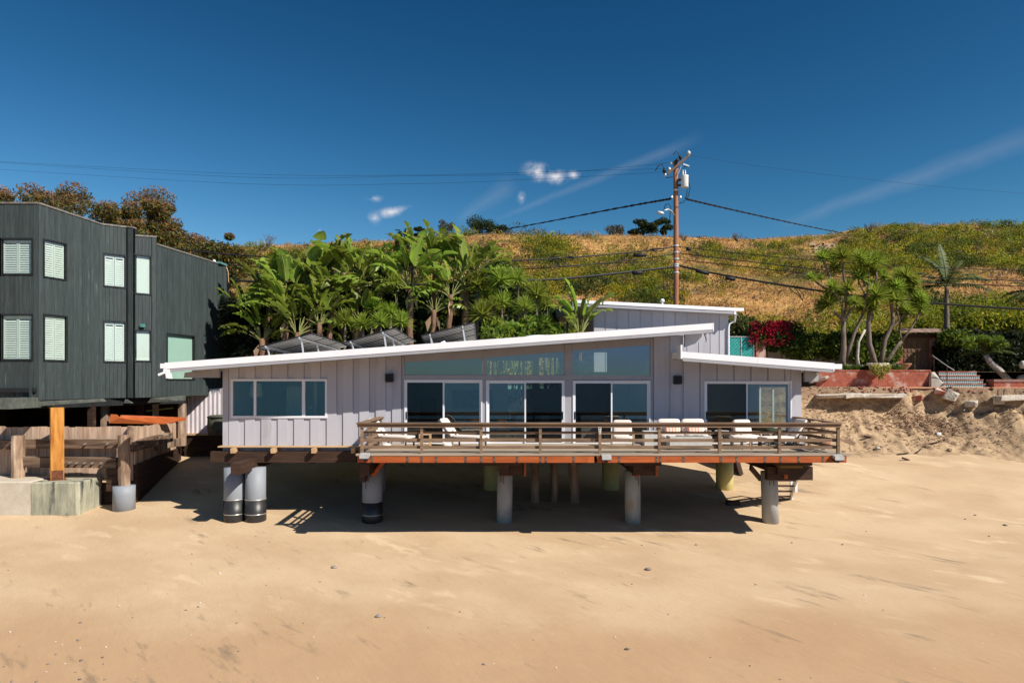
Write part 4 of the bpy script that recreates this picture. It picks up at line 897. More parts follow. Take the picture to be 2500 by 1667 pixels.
# dark understructure
for x in (-26.00, -23.40, -20.80, -19.03):
    for y in (30.78, 34.84):
        mb = MB(); mb.box(x-.12, x+.12, y, y+.25, .2, ZB-.03); part(mb, 'support_post', m_wdark, dk)
mb = MB(); mb.box(-30, -15.81, 39.42, 39.62, .1, ZB+.1); part(mb, 'rear_foundation', m_wdark, dk)
mb = MB(); mb.box(-27.66, -27.46, 28.50, 39.42, .0, ZB-.03); part(mb, 'side_foundation', m_wdark, dk)
for px, Y, py0, py1, w in ((257, 32.14, 985, 1042, .28), (380, 34.84, 988, 1022, .22), (445, 35.88, 982, 1060, .3)):
    mb = MB(); a = P(px, py1, Y); b = P(px, py0, Y); mb.box(a.x-w/2, a.x+w/2, Y-w/2, Y+w/2, a.z-.6, b.z+.1); part(mb, 'support_post', m_wplank if px == 380 else m_wold, dk)
mb = MB(); mb.prism([P(267,1033,31.82), P(400,1035,32.86), P(452,1026,34.53), P(452,1019,34.53), P(295,1013,32.03), P(291,1020,31.93), P(283,1012,31.93), P(270,1011,31.82)], (0,.09,0)); part(mb, 'brace', m_wred, dk)
mb = MB(); mb.beam(P(358,1003,34.32), P(422,996,35.36), .06, .06); part(mb, 'pipe', M('yellow_pipe',(.6,.5,.12)), dk)
# ------------------------------------------------------------------ bulkheads of the dark house
YBK = 29.1; cx_ = X(325, YBK); zs = beach_z(cx_, YBK) - .25
bk = thing('timber_bulkhead', 'weathered plank bulkhead with bolted timbers below the dark house', 'bulkhead', (cx_-4, YBK, zs))
zt = Zp(1041, YBK)
def vplanks(p0, d, nrm, L, z0, z1f, w, mat, name='plank'):
    u = 0
    while u < L-.05:
        e = min(L, u + w*U3(.8, 1.2)); mb = MB(); j = U3(-.02,.02); zz = z1f((u+e)/2) + U3(-.03,.03)
        mb.prism([Vector((p0[0]+d[0]*a + nrm[0]*j, p0[1]+d[1]*a + nrm[1]*j, z)) for a, z in ((u+.006,z0),(e-.006,z0),(e-.006,zz+U3(-.01,.01)),(u+.006,zz))], (nrm[0]*.06, nrm[1]*.06, 0)); part(mb, name, mat, bk); u = e
vplanks((cx_-9.5, YBK), (1,0), (0,-1), 9.5, .55, lambda u: zt, .31, m_wplank)
EX, EY = X(434, 36.5), 36.5; L = math.hypot(EX-cx_, EY-YBK); sd_ = ((EX-cx_)/L, (EY-YBK)/L); sn = (sd_[1], -sd_[0])
zte = Zp(1032, EY)
vplanks((cx_, YBK), sd_, sn, L, .9, lambda u: zt + (zte-zt)*u/L, .33, m_wplank)
for k in range(4):
    z = zs + .28*k; mb = MB(); mb.box(cx_-9.5, cx_-1.2 if k == 9 else cx_-.02, YBK-.2-U3(0,.02), YBK-.07, z+.008, z+.272); part(mb, 'lagging', m_wdark, bk)
for k in range(6):
    z = zs + .31*k; mb = MB(); a = Vector((cx_+sn[0]*.09, YBK+sn[1]*.09, z+.155)); b = Vector((EX+sn[0]*.09, EY+sn[1]*.09, z+.155)); mb.beam(a, b, .14+U3(0,.03), .30); part(mb, 'lagging', m_brown, bk)
for k in range(3): 
    z = Zp(1199,28.2)+.32*k; mb = MB(); mb.box(X(261,28.3), X(289,28.3), 28.25, 28.7, z, z+.3); part(mb, 'corner_timber', m_brown, bk)
def whaler(pxa, pya, Ya, pxb, pyb, Yb, h, mat=m_wbeam, bolts=(), w=.3):
    a, b = P(pxa, pya, Ya), P(pxb, pyb, Yb); mb = MB(); mb.beam(a, b, w, h); o = part(mb, 'whaler', mat, bk)
    for t in bolts:
        c = a.lerp(b, t); mb = MB(); mb.tube([c + Vector((.04,-w/2-.01,0)), c + Vector((.06,-w/2-.14,0))], .045, 8); part(mb, 'bolt', m_bolt, o)
whaler(-40, 1084, 28.7, 30, 1085, 28.7, .38, bolts=(.6,))
whaler(45, 1083, 28.65, 292, 1082, 28.65, .37, bolts=(.68, .9), mat=m_wbeam)
whaler(50, 1127, 28.4, 288, 1129, 28.4, .42, bolts=(.46,.53,.6,.68,.76,.85))
whaler(316, 1091, 28.7, 415, 1066, 32.5, .42, bolts=(.12,.3,.5,.66,.78,.9))
whaler(383, 1090, 32.0, 435, 1078, 34.5, .36, mat=m_worange if False else m_wold, bolts=(.3,.5,.8))
def splitpost(px, py0, py1, Y, w, nm='pile_post'):
    a, b = P(px, py1, Y), P(px, py0, Y); mb = MB(); n = 10; pts_ = [a.lerp(b, k/6) + Vector((U3(-.015,.015), 0, 0)) for k in range(7)]
    mb.tube(pts_, [w/2*U3(.93,1.06) for _ in pts_], n); return part(mb, nm, m_wold, bk)
splitpost(44, 1063, 1175, 28.3, .5); splitpost(303, 1062, 1186, 28.1, .46); splitpost(320, 1040, 1100, 28.9, .3)
# painted pile under the corner post
def pile(name, label, px, pyb, Y, d, pyt, mat, wrap=None, lean=0, group=None, rust=False):
    b = P(px, pyb, Y); t = thing(name, label, 'pile', (b.x, Y, b.z), group=group); top = Zp(pyt, Y)
    mb = MB(); n = 26; z0 = b.z - .5; mb.tube([(b.x, Y, z0), (b.x+lean*.5, Y, (b.z+top)/2), (b.x+lean, Y, top)], [d/2*1.0, d/2, d/2], n); part(mb, 'shaft', mat, t, True)
    if wrap:
        mb = MB(); zw_ = Zp(wrap, Y); mb.tube([(b.x, Y, z0), (b.x, Y, zw_)], d/2+.014, n); w_ = part(mb, 'wrap', m_wrap, t, True)
        for z in (zw_-.015, b.z+.14):
            mb = MB(); mb.tube([(b.x, Y, z), (b.x, Y, z+.028)], d/2+.02, n); part(mb, 'metal_band', m_band, t, True)
    if rust:
        mb = MB(); r = d/2+.006; a0 = rust
        for k in range(3):
            a = a0 + k*.24; q = [(b.x+lean+math.cos(a+s)*r, Y+math.sin(a+s)*r, 0) for s in (0,.09)]; L_ = U3(.25,.8)
            mb.add([(q[0][0],q[0][1],top-L_),(q[1][0],q[1][1],top-L_),(q[1][0],q[1][1],top),(q[0][0],q[0][1],top)], [(0,1,2,3)])
        part(mb, 'rust_streak', m_rust, t)
    return t
G = 'round piles under the beach house'
pile('concrete_pile', 'short fat grey pile stub under the split corner post of the bulkhead', 303, 1228, 28.0, .84, 1185, m_concp)
pile('concrete_pile', 'outermost left grey pile with black wrapped foot under the house corner', 572, 1262, 26.5, .77, 1140, m_concp, 1217, group=G)
pile('concrete_pile', 'grey pile with black foot standing right against the outermost left pile', 624, 1262, 26.5, .77, 1140, m_concp, 1217, group=G)
pile('concrete_pile', 'grey rust streaked pile with black wrapped foot below the left deck corner', 909, 1264, 26.4, .77, 1140, m_concp, 1222, group=G, rust=4.2)
pile('concrete_pile', 'bare concrete pile with rusty top below the deck middle', 1231, 1268, 26.4, .60, 1148, m_conc, lean=.04, group=G, rust=4.0)
pile('concrete_pile', 'bare concrete pile second from the right below the deck', 1545, 1257, 26.2, .60, 1148, m_conc, lean=-.02, group=G, rust=4.9)
pile('concrete_pile', 'sunlit bare concrete pile nearest the right deck corner', 1881, 1252, 26.2, .62, 1150, m_conc, lean=-.06, group=G, rust=4.4)
pile('concrete_pile', 'pale yellow pile in the back row left behind the rusty topped pile', 1201, 1194, 31.3, .76, 1120, m_yel, group=G)
pile('concrete_pile', 'pale yellow pile in the back row between the two rightmost bare piles', 1491, 1189, 31.3, .80, 1120, m_yel, group=G)
pile('concrete_pile', 'sunlit pale yellow pile in the back row nearest the right end', 1769, 1184, 31.3, .78, 1120, m_yel, group=G)
pile('concrete_pile', 'dim grey pile behind the left deck corner pile', 922, 1190, 31.0, .7, 1120, m_conc, group=G)
for px, pb, w, ln, lab in ((1306, 1218, .38, -.04, 'leftmost of three split grey wooden posts under the deck'), (1353, 1207, .34, .0, 'middle and shortest of three split grey wooden posts under the deck'), (1404, 1217, .42, -.10, 'rightmost and thickest of three split grey wooden posts under the deck')):
    Y = 29.2; b = P(px, pb, Y); mb = MB(); n = 9; pts_ = [Vector((b.x + ln*k/5 + U3(-.02,.02), Y, b.z-.3 + (2.2-b.z)*k/5)) for k in range(6)]; mb.tube(pts_, [w/2*U3(.88,1.08) for _ in pts_], n)
    solo(mb, 'wooden_pile', m_wold, lab, 'pile', b, 'old wooden posts under the deck')
# pile caps, brackets, cross beams
capt = thing('deck_substructure', 'dark timber cap beams and red brackets resting on the piles', 'beams', (0, 25.5, 1.6))
for px, Y in ((909,26.4),(1231,26.4),(1545,26.2),(1881,26.2)):
    x = X(px, Y); zt_ = Zp(1148, Y)
    mb = MB(); mb.box(x-.18, x+.18, 25.0, 32, zt_+.0, 1.74); part(mb, 'cap_beam', m_brown, capt)
    if px > 1000:
        dx = .55
        mb = MB(); mb.box(x+.1, x+.75, Y-.55, Y-.25, zt_-.12, 1.76); part(mb, 'beam_end', m_brown, capt)
        for q in (.08, .76):
            mb = MB(); mb.box(x+q, x+q+.07, Y-.64, Y-.56, zt_-.14, 1.7); part(mb, 'hanger', m_wred, capt)
        mb = MB(); mb.box(x-.7, x+.6, 23.9, 24.2, 1.84, 2.0) ; part(mb, 'ledger', m_brown, capt)
    else:
        mb = MB(); mb.beam((x+.1,26.0,1.2),(x+.75,26.0,2.0),.12,.14); part(mb, 'brace', m_wred, capt)
        mb = MB(); mb.box(x-.32,x-.12,25.6,26.0,1.0,1.95); part(mb, 'hanger', m_brown, capt)
    mb = MB(); mb.box(x-.09, x+.09, Y-.36, Y-.31, zt_-.16, zt_+.1); part(mb, 'bracket', m_rust, capt)
mb = MB()
for y in (24.0, 25.1): mb.box(-5.1, 11.3, y, y+.12, 2.0, 2.06)
part(mb, 'joist_beam', m_brown, capt)
mb = MB(); mb.box(X(1855,26), X(1962,26), 25.2, 25.5, Zp(1166,25.8), Zp(1134,25.8)); part(mb, 'beam_end', m_brown, capt)
for q in (1920, ):
    mb = MB(); x = X(q,25.1); mb.box(x-.06, x+.06, 25.12, 25.19, Zp(1168,25.2), Zp(1132,25.2)); part(mb, 'hanger', m_wred, capt)
mb = MB(); mb.box(X(1900,24.9), X(1955,24.9), 24.7, 25.0, Zp(1141,24.9), Zp(1130,24.9)); part(mb, 'ledger', M('mossy_board',(.20,.13,.04)), capt)

# concrete grade beam and golden post
gb = thing('concrete_footing', 'long mossy concrete footing block half buried in the sand on the left', 'footing', (-17, 28, -.4))
zt_ = Zp(1177, 27.2); zb_ = Zp(1262, 27.2)
def chunk(poly, z0, z1, mat, bev=.05):
    mb = MB(); c = sum((Vector((x,y,0)) for x,y in poly), Vector())/len(poly); n = len(poly)
    lo = [(x,y,z0) for x,y in poly]; mid = [(x,y,z1-bev) for x,y in poly]; hi = [((x-c.x)*(1-bev*.5/1)+c.x, (y-c.y)*.95+c.y, z1) for x,y in poly]
    fs = [(i,(i+1)%n,n+(i+1)%n,n+i) for i in range(n)] + [(n+i,n+(i+1)%n,2*n+(i+1)%n,2*n+i) for i in range(n)] + [tuple(range(2*n,3*n)), tuple(range(n))[::-1]]
    mb.add(lo+mid+hi, fs); return mb
xa = X(75, 27.2); xb = X(192, 27.2); xc = X(258, 29.0)
part(chunk([(xa+.01,27.2),(xb-.1,27.17),(xb,27.3),(xc-.05,28.75),(xc-.2,29.1),(xa+.01,29.1)], zb_, zt_, m_cblk), 'stained_block', m_cblk, gb)
part(chunk([(-27,27.12),(xa-.01,27.2),(xa-.01,29.1),(-27,29.1)], zb_, zt_+.03, m_cblk2), 'clean_block', m_cblk2, gb)
po = thing('golden_post', 'thick golden oiled timber post standing on the concrete footing', 'post', (X(138,27.9), 27.9, zt_))
c = X(137, 27.9); R_ = Matrix.Rotation(math.radians(38), 3, 'Z'); w = .23
q = [R_ @ Vector((a*w, b*w, 0)) for a, b in ((-1,-1),(1,-1),(1,1),(-1,1))]
mb = MB(); mb.prism([v + Vector((c,27.95,zt_+.02)) for v in q], (0,0,ZB-.3-zt_)); part(mb, 'timber', m_worange, po)
mb = MB(); mb.prism([v*1.35 + Vector((c,27.95,zt_-.01)) for v in q], (0,0,.035)); part(mb, 'base_plate', m_rust, po)
f = (q[1]+q[2])/2; e1 = (q[2]-q[1])
fr = (q[1]+q[0])/2; ed = (q[1]-q[0]).normalized(); nr = fr.normalized()
mb = MB(); a = Vector((c,27.95,0)) + fr*1.01 + nr*.004
mb.prism([a - ed*.2 + Vector((0,0,zt_+.03)), a + ed*.2 + Vector((0,0,zt_+.03)), a + ed*.2 + Vector((0,0,zt_+.4)), a - ed*.2 + Vector((0,0,zt_+.4))], nr*.012); part(mb, 'side_plate', m_rust, po)
fr2 = (q[1]+q[2])/2; n2 = fr2.normalized(); e2 = (q[2]-q[1]).normalized(); a = Vector((c,27.95,0)) + fr2*1.0
mb = MB(); mb.prism([a - e2*.06 + Vector((0,0,ZB-1.1)), a + e2*.06 + Vector((0,0,ZB-1.1)), a + e2*.06 + Vector((0,0,ZB-.28)), a - e2*.06 + Vector((0,0,ZB-.28))], n2*.012); part(mb, 'strap', m_steel, po)

# ------------------------------------------------------------------ retaining wall behind and under the house, white panel fence, tank
rw = thing('timber_retaining_wall', 'dark horizontal plank retaining wall behind and under the beach house', 'retaining wall', (-8, 37.2, .2))
zr = Zp(1062, 37.2)
for k in range(8):
    z = zr - .30*(k+1)
    for a, b in ((EX+.0, -14.2), (-14.2, -9.0), (-9.0, -3.9), (-3.9, 1.2), (1.2, 6.2), (6.2, 10.9)):
        mb = MB(); y = 37.2 + U3(0,.03); mb.box(a+.01, b-.01, y, y+.12, z+.008, z+.295); part(mb, 'plank', m_wdark, rw)
mb = MB(); mb.box(EX-.2, 11.3, 37.1, 37.6, zr, zr+.09); part(mb, 'coping', m_wlight, rw)
mb = MB(); mb.prism([(11.3,27.9+5.4,.2),(11.3,37.3,.2),(11.3,37.3,3.9),(11.3,36.0,2.6),(11.3,34.6,1.6)], (-.2,0,0)); part(mb, 'wing_wall', m_wdark, rw)
mb = MB(); mb.box(-9.5, 11.2, 37.65, 37.8, zr, 4.3); part(mb, 'upper_panel', m_dtrim, rw)
c = P(588, 1100, 36.9); mb = MB(); n = 24
mb.tube([Vector((c.x + .42*math.cos(t), 37.0, c.z + .42*math.sin(t))) for t in np.linspace(0, 2*math.pi, n)], .1, 8, cap=False); solo(mb, 'black_tyre', m_black, 'black tyre hanging on the dark retaining wall', 'tyre', c, smooth=True)
wf = thing('white_panel_fence', 'white corrugated panel fence between the dark house and the beach house', 'fence', (X(500,37.3), 37.3, zr+.09))
za, zb2 = Zp(954, 37.3), Zp(946, 37.3); xa, xb = X(453,37.3), X(552,37.3); u = xa; k = 0
while u < xb:
    mb = MB(); zt2 = za + (zb2-za)*(u-xa)/(xb-xa); mb.prism([(u,37.3,zr+.1),(u+.13,37.26,zr+.1),(u+.14,37.26,zr+.1),(u+.235,37.3,zr+.1)], (0,0,zt2-zr-.1)); part(mb, 'panel', m_fwhite, wf); u += .24
mb = MB(); mb.box(xa-.12, xa-.01, 37.2, 37.32, zr+.09, za+.02); part(mb, 'post', m_fwhite, wf)
t = thing('round_tank', 'mossy grey barrel tank beside the left corner of the beach house', 'tank', (X(545,36.6), 36.6, zr+.1))
mb = MB(); c = X(548,36.6); mb.tube([(c,36.6,zr+.1),(c,36.6,zr+.5),(c,36.6,zr+1.05),(c,36.6,zr+1.12)], [.82,.86,.84,.75], 24); part(mb, 'barrel', M('mossy_barrel',(.10,.10,.075),(.05,.055,.035), sc=4, bump=.5), t, True)
mb = MB(); mb.tube([(c,36.6,zr+1.0),(c,36.6,zr+1.06)], .87, 24); part(mb, 'hoop', m_dtrim, t, True)

# ------------------------------------------------------------------ deck
YD = 23.2; dx0, dx1 = X(872, YD), X(2075, YD); zd = 2.33
deck = thing('wooden_deck', 'raised wooden deck with red stained edge beam along the house front', 'deck', ((dx0+dx1)/2, YD, 2.0))
y = YD; k = 0
while y < YW - .1:
    w = .14; e = min(y+w, YW-.06)
    cut = dx0 + (dx1-dx0)*random.choice((.3,.42,.55,.68)) if k else dx0 + (dx1-dx0)*.77
    for a, b in ((dx0-(.05 if k == 0 else 0), cut), (cut, dx1+(.06 if k == 0 else 0))):
        mb = MB(); mb.box(a+.003, b-.003, y+.003, e-.004, zd-.04+U3(0,.003) if k else zd-.065, zd+U3(-.002,.002)); part(mb, 'floor_board', m_wdeck, deck)
    y += w; k += 1
zf1, zf0 = zd-.07, 2.03
n = 4; e = [dx0 + (dx1-.1-dx0)*t for t in (0,.22,.47,.74,1)]
for a, b in zip(e, e[1:]):
    mb = MB(); mb.box(a+.003, b-.003, YD+.02, YD+.07, zf0, zf1); part(mb, 'fascia_board', m_wred, deck)
for x in (dx0+.002, dx1-.14):
    mb = MB(); mb.box(x, x+.04, YD+.08, YW-.1, zf0, zf1-.003); part(mb, 'side_fascia', m_wred, deck)
mb = MB()
for x in np.arange(dx0+.5, dx1-.3, .6): mb.box(x-.02, x+.02, YD+.075, YW-.1, 2.05, zd-.07)
part(mb, 'joists', m_wdark, deck, kind='stuff')
for px in [840+x/3.675 for x in (245,565,692,823,1087,1229,1345,1550,1760,1810,2057,2255)] + [1400+x/3.267 for x in (175,363,660,692,876,1177,1300,1527,1652,1796,1990)]:
    x = X(px+1, YD); mb = MB(); mb.box(x-.042, x+.042, YD+.012, YD+.019, zf0+.01, zf1-.005); br = part(mb, 'bracket_plate', m_steel, deck)
    mb = MB()
    for z in (zf0+.045, zf1-.05): mb.tube([(x,YD+.012,z),(x,YD-.004,z)], .013, 6)
    part(mb, 'bolts', m_black, br)
rl = thing('deck_railing', 'weathered wooden railing with flat cap round the deck edge', 'railing', ((dx0+dx1)/2, YD+.1, zd))
zc = 3.385; yp = YD+.14
ppx = [883.5, 1029.6, 1174.5, 1319, 1464.5, 1609.5, 1756.5, 1902.5, 2046]
for px in ppx:
    x = X(px, yp); mb = MB(); mb.box(x-.046, x+.046, yp-.046, yp+.046, zd-.24, zc-.045); part(mb, 'post', m_wrail, rl)
e = [X(869,YD), X(1175,YD), X(1600,YD), X(1990,YD), X(2058,YD)]
for a, b in zip(e, e[1:]):
    mb = MB(); mb.box(a+.002, b-.002, YD-.01, YD+.2, zc-.042, zc+U3(-.002,.002)); part(mb, 'cap', m_wrail, rl)
mb = MB(); mb.box(e[0]+.03, e[-1]-.02, yp-.087, yp-.05, zc-.165, zc-.045); part(mb, 'skirt', m_wrail, rl)
for z0, z1 in ((2.985, 3.075), (2.72, 2.83), (2.48, 2.585)):
    for a, b in zip(ppx, ppx[1:]):
        mb = MB(); j = U3(-.006,.006); mb.box(X(a,yp)-.03, X(b,yp)+.03 - .06, yp+.048, yp+.086, z0+j, z1+j); part(mb, 'rail', m_wrail, rl)
for x, s in ((X(883.5,yp), 1), (X(2046,yp), -1)):
    for y in (YD+1.25, YD+2.4, YW-.35):
        mb = MB(); mb.box(x-.045, x+.045, y-.045, y+.045, zd, zc-.045); part(mb, 'post', m_wrail, rl)
    o = .055*s
    mb = MB(); mb.box(x-.12-.03*s, x+.12-.03*s, YD+.205, YW-.06, zc-.04, zc+.002); part(mb, 'cap', m_wrail, rl)
    for z0, z1 in ((2.985, 3.085), (2.72, 2.83), (2.48, 2.59)):
        mb = MB(); mb.box(min(x+o, x+o+.038*s), max(x+o, x+o+.038*s), YD+.24, YW-.1, z0, z1); part(mb, 'side_rail', m_wrail, rl)
def flood(px, py, lab):
    b = P(px, py, YD-.1); t = thing('floodlight', lab, 'floodlight', (b.x, YD-.05, b.z), group='floodlights on the deck edge')
    mb = MB(); mb.prism([(b.x-.155,YD-.26,b.z+.01),(b.x-.155,YD-.02,b.z+.06),(b.x-.155,YD-.02,b.z-.02),(b.x-.155,YD-.26,b.z-.11)], (.31,0,0)); part(mb, 'housing', m_galv, t)
    mb = MB(); mb.box(b.x-.14,b.x+.14,YD-.25,YD-.03,b.z-.15,b.z-.10); part(mb, 'lens_frame', m_dtrim, t)
    mb = MB(); mb.box(b.x-.03,b.x+.05,YD-.12,YD+.015,b.z-.21,b.z-.14); mb.box(b.x-.02,b.x+.02,YD-.05,YD+.015,b.z-.1,b.z+.0); part(mb, 'bracket', m_black, t)
flood(891, 1110, 'silver floodlight on the left corner of the deck edge'); flood(1480, 1113, 'silver floodlight below the middle of the deck railing'); flood(2045, 1114, 'silver floodlight on the right corner of the deck edge')
mb = MB(); c = P(1464, 1050, YD+.06)
for k in range(3): mb.tube([c + Vector((.05*math.sin(t)*(1-.2*k), -.02*k, .06-.07*k + .05*math.cos(t))) for t in np.linspace(0,6.3,10)], .012, 5)
solo(mb, 'rope_coil', M('white_rope',(.75,.72,.66)), 'small knotted white rope tied to a railing post', 'rope', c, smooth=True)

# ------------------------------------------------------------------ beach stairs behind the right end
stx = thing('beach_stairs', 'white railed stairs leading from the deck down to the sand', 'stairs', (X(1900,29.5), 29.5, 0))
def sb(a, b, w, h, nm, mat): 
    mb = MB(); mb.beam(a, b, w, h); part(mb, nm, mat, stx)
sb(P(1850,1140,27.5)+Vector((-.3,0,0)), P(1856,1168,28.6), .08, .22, 'stringer', m_brown)
a0, a1 = Vector((11.35, 27.3, 2.2)), Vector((12.05, 29.4, .15))
z_s = beach_z(12, 29.3)
for s in (0, 1.15):
    sb(Vector((10.2+s, 26.3, 2.2)), Vector((10.9+s, 29.6, z_s)), .06, .24, 'stringer', m_brown if s == 0 else m_galv)
    sb(Vector((10.2+s, 26.3, 3.0)), Vector((10.95+s+.05, 29.5, z_s+.98)), .14, .04, 'handrail', m_frame)
    sb(Vector((10.2+s, 26.3, 2.6)), Vector((10.95+s, 29.5, z_s+.5)), .04, .12, 'side_rail', m_frame)
    for t in (.35, .68, 1):
        x = 10.2+s+.72*t; yq = 26.3+3.2*t; zq = 2.2 + (z_s-2.2)*t; sb(Vector((x,yq,zq-.3)), Vector((x,yq,zq+.92)), .1, .1, 'post', m_frame)
for k in range(9):
    t = (k+.5)/9; x = 10.2+.7*t; yq = 26.3+3.3*t; zq = 2.2+(z_s-2.2)*t; mb = MB(); mb.box(x+.03, x+1.12, yq-.14, yq+.14, zq, zq+.04); part(mb, 'tread', m_wrail, stx)

# ------------------------------------------------------------------ deck furniture
def rotz(a): return Matrix.Rotation(a, 3, 'Z')
def armchair(x, y, rz, lab, w=.72, n=1, dark=False, wood=None):
    cat = 'sofa' if n > 1 else 'armchair'; wood = wood or m_teak
    t = thing('outdoor_sofa' if n > 1 else 'outdoor_armchair', lab, cat, (x, y, zd), rz, None if n > 1 else 'cream armchairs on the deck', local=True)
    W2 = w*n/2
    for s in (-1, 1):
        for yy, h in ((-.34, .58), (.34, .55)):
            mb = MB(); mb.beam((s*(W2+.03), yy, 0), (s*(W2+.03), yy*.96, h), .05, .06); part(mb, 'leg', wood, t)
        mb = MB(); mb.beam((s*(W2+.03), -.4, .59), (s*(W2+.03), .36, .56), .075, .035); part(mb, 'armrest', wood, t)
    mb = MB(); mb.box(-W2, W2, -.36, -.32, .24, .30); mb.box(-W2, W2, .3, .34, .24, .30)
    for k in range(6): yq = -.28+.11*k; mb.box(-W2, W2, yq, yq+.05, .27, .295)
    part(mb, 'seat_frame', wood, t)
    R = Matrix.Rotation(math.radians(-16), 3, 'X')
    mb = MB(); mb.box(-W2, W2, .36, .39, .35, .82); part(mb, 'back_frame', wood, t)
    for k in range(n):
        c = -W2 + w*(k+.5)
        mb = MB(); mb.cushion((c, -.03, .385), w*.97, .76, .17, n=7, puff=.28); part(mb, 'seat_cushion', m_cush, t, True)
        mb = MB(); mb.cushion((c, .28, .73), w*.95, .20, .56, R, n=7, puff=.3); part(mb, 'back_cushion', m_cush, t, True)
    return t
def stripe_mat():
    m = bpy.data.materials.new('coral_striped_fabric'); m.use_nodes = True; nt = m.node_tree; L = nt.links.new; b = nt.nodes['Principled BSDF']; b.inputs['Roughness'].default_value = .9
    t = N(nt, 'ShaderNodeTexCoord'); s = N(nt, 'ShaderNodeSeparateXYZ'); L(t.outputs['Object'], s.inputs[0])
    k = N(nt, 'ShaderNodeMath', operation='MULTIPLY'); k.inputs[1].default_value = 8.5; L(s.outputs[0], k.inputs[0]); fr = N(nt, 'ShaderNodeMath', operation='FRACT'); L(k.outputs[0], fr.inputs[0])
    r = N(nt, 'ShaderNodeValToRGB'); r.color_ramp.interpolation = 'CONSTANT'; L(fr.outputs[0], r.inputs[0])
    e = r.color_ramp.elements; e[0].color = (.72,.18,.08,1); e[1].position = .28; e[1].color = (.75,.66,.56,1)
    for p, c in ((.5, (.78,.42,.28,1)), (.62, (.75,.66,.56,1)), (.8,(.42,.38,.34,1)), (.88,(.75,.66,.56,1))): q = e.new(p); q.color = c
    L(r.outputs[0], b.inputs['Base Color']); return m
m_strp = stripe_mat()
armchair(X(1520,25.3), 25.3, -.12, 'cream armchair standing alone left of the white cube table', .74)
sofa = armchair(X(1668,25.9), 26.0, 0, 'cream two seat sofa behind the concrete fire table', .92, 2)
for dx_, lab in ((-.42, 'coral striped pillow on the left half of the sofa'), (.44, 'coral striped pillow on the right half of the sofa')):
    x = X(1668,25.9)+dx_; o = solo(MB(), 'striped_pillow', m_strp, lab, 'pillow', (x, 25.98, zd+.66), 'striped pillows on the sofa')
    mb = MB(); mb.cushion((0,0,0), .54,.14,.40, Matrix.Rotation(math.radians(-18), 3, 'X'), n=7, puff=.5); o.data = mb.mesh('striped_pillow', smooth=True); o.data.materials.append(m_strp)
armchair(X(1828,25.2), 25.5, .25, 'cream armchair between the sofa and the right lounger', .76)
def cube_table(px, Y, w, d, h, lab, nm, mat, cat='side table'):
    x = X(px, Y); t = thing(nm, lab, cat, (x, Y, zd)); mb = MB(); mb.box(x-w/2, x+w/2, Y-d/2, Y+d/2, zd+h-.05, zd+h); part(mb, 'table_top', mat, t)
    mb = MB(); mb.box(x-w/2+.012, x+w/2-.012, Y-d/2+.012, Y+d/2-.012, zd+.03, zd+h-.052); mb.box(x-w/2+.04, x+w/2-.04, Y-d/2+.04, Y+d/2-.04, zd, zd+.03); part(mb, 'base', mat, t)
cube_table(1587, 25.5, .52, .5, .60, 'white concrete cube side table beside the sofa', 'cube_table', m_firec)
ft = thing('fire_table', 'long pale concrete fire table with dark lava stones in front of the sofa', 'fire table', (X(1686,24.7), 24.7, zd))
fx0, fx1 = X(1636,24.4), X(1739,24.4); mb = MB(); mb.box(fx0, fx1, 24.42, 25.0, zd+.09, zd+.46); part(mb, 'body', m_firec, ft)
mb = MB(); mb.box(fx0+.06, fx1-.06, 24.48, 24.94, zd, zd+.09); part(mb, 'plinth', m_concp, ft)
mb = MB(); bars_y = [(fx0,fx1,24.42,24.52),(fx0,fx1,24.9,25.0),(fx0,fx0+.2,24.52,24.9),(fx1-.2,fx1,24.52,24.9)]
for a in bars_y: mb.box(*a, zd+.461, zd+.485)
part(mb, 'rim', m_firec, ft)
mb = MB()
for k in range(46): mb.cushion((U3(fx0+.25,fx1-.25), U3(24.56,24.86), zd+.475), .08,.08,.07, n=3, puff=1)
part(mb, 'lava_stones', m_dwick, ft, kind='stuff')
t = thing('footstool', 'low cream footstool with dark woven frame before the right armchair', 'footstool', (X(1810,24.6), 24.6, zd)); x = X(1812,24.6)
mb = MB(); mb.cushion((x,24.75,zd+.44), .78,.5,.12, n=6, puff=.3); part(mb, 'cushion', m_cush, t, True)
mb = MB(); mb.box(x-.36,x+.36,24.55,24.58,zd+.3,zd+.42); mb.box(x-.36,x+.36,24.92,24.95,zd+.3,zd+.42); part(mb, 'seat_frame', m_dwick, t)
for a in (-.34,0,.34):
    mb = MB(); mb.box(x+a-.02,x+a+.02,24.55,24.59,zd,zd+.3); part(mb, 'leg', m_dwick, t)
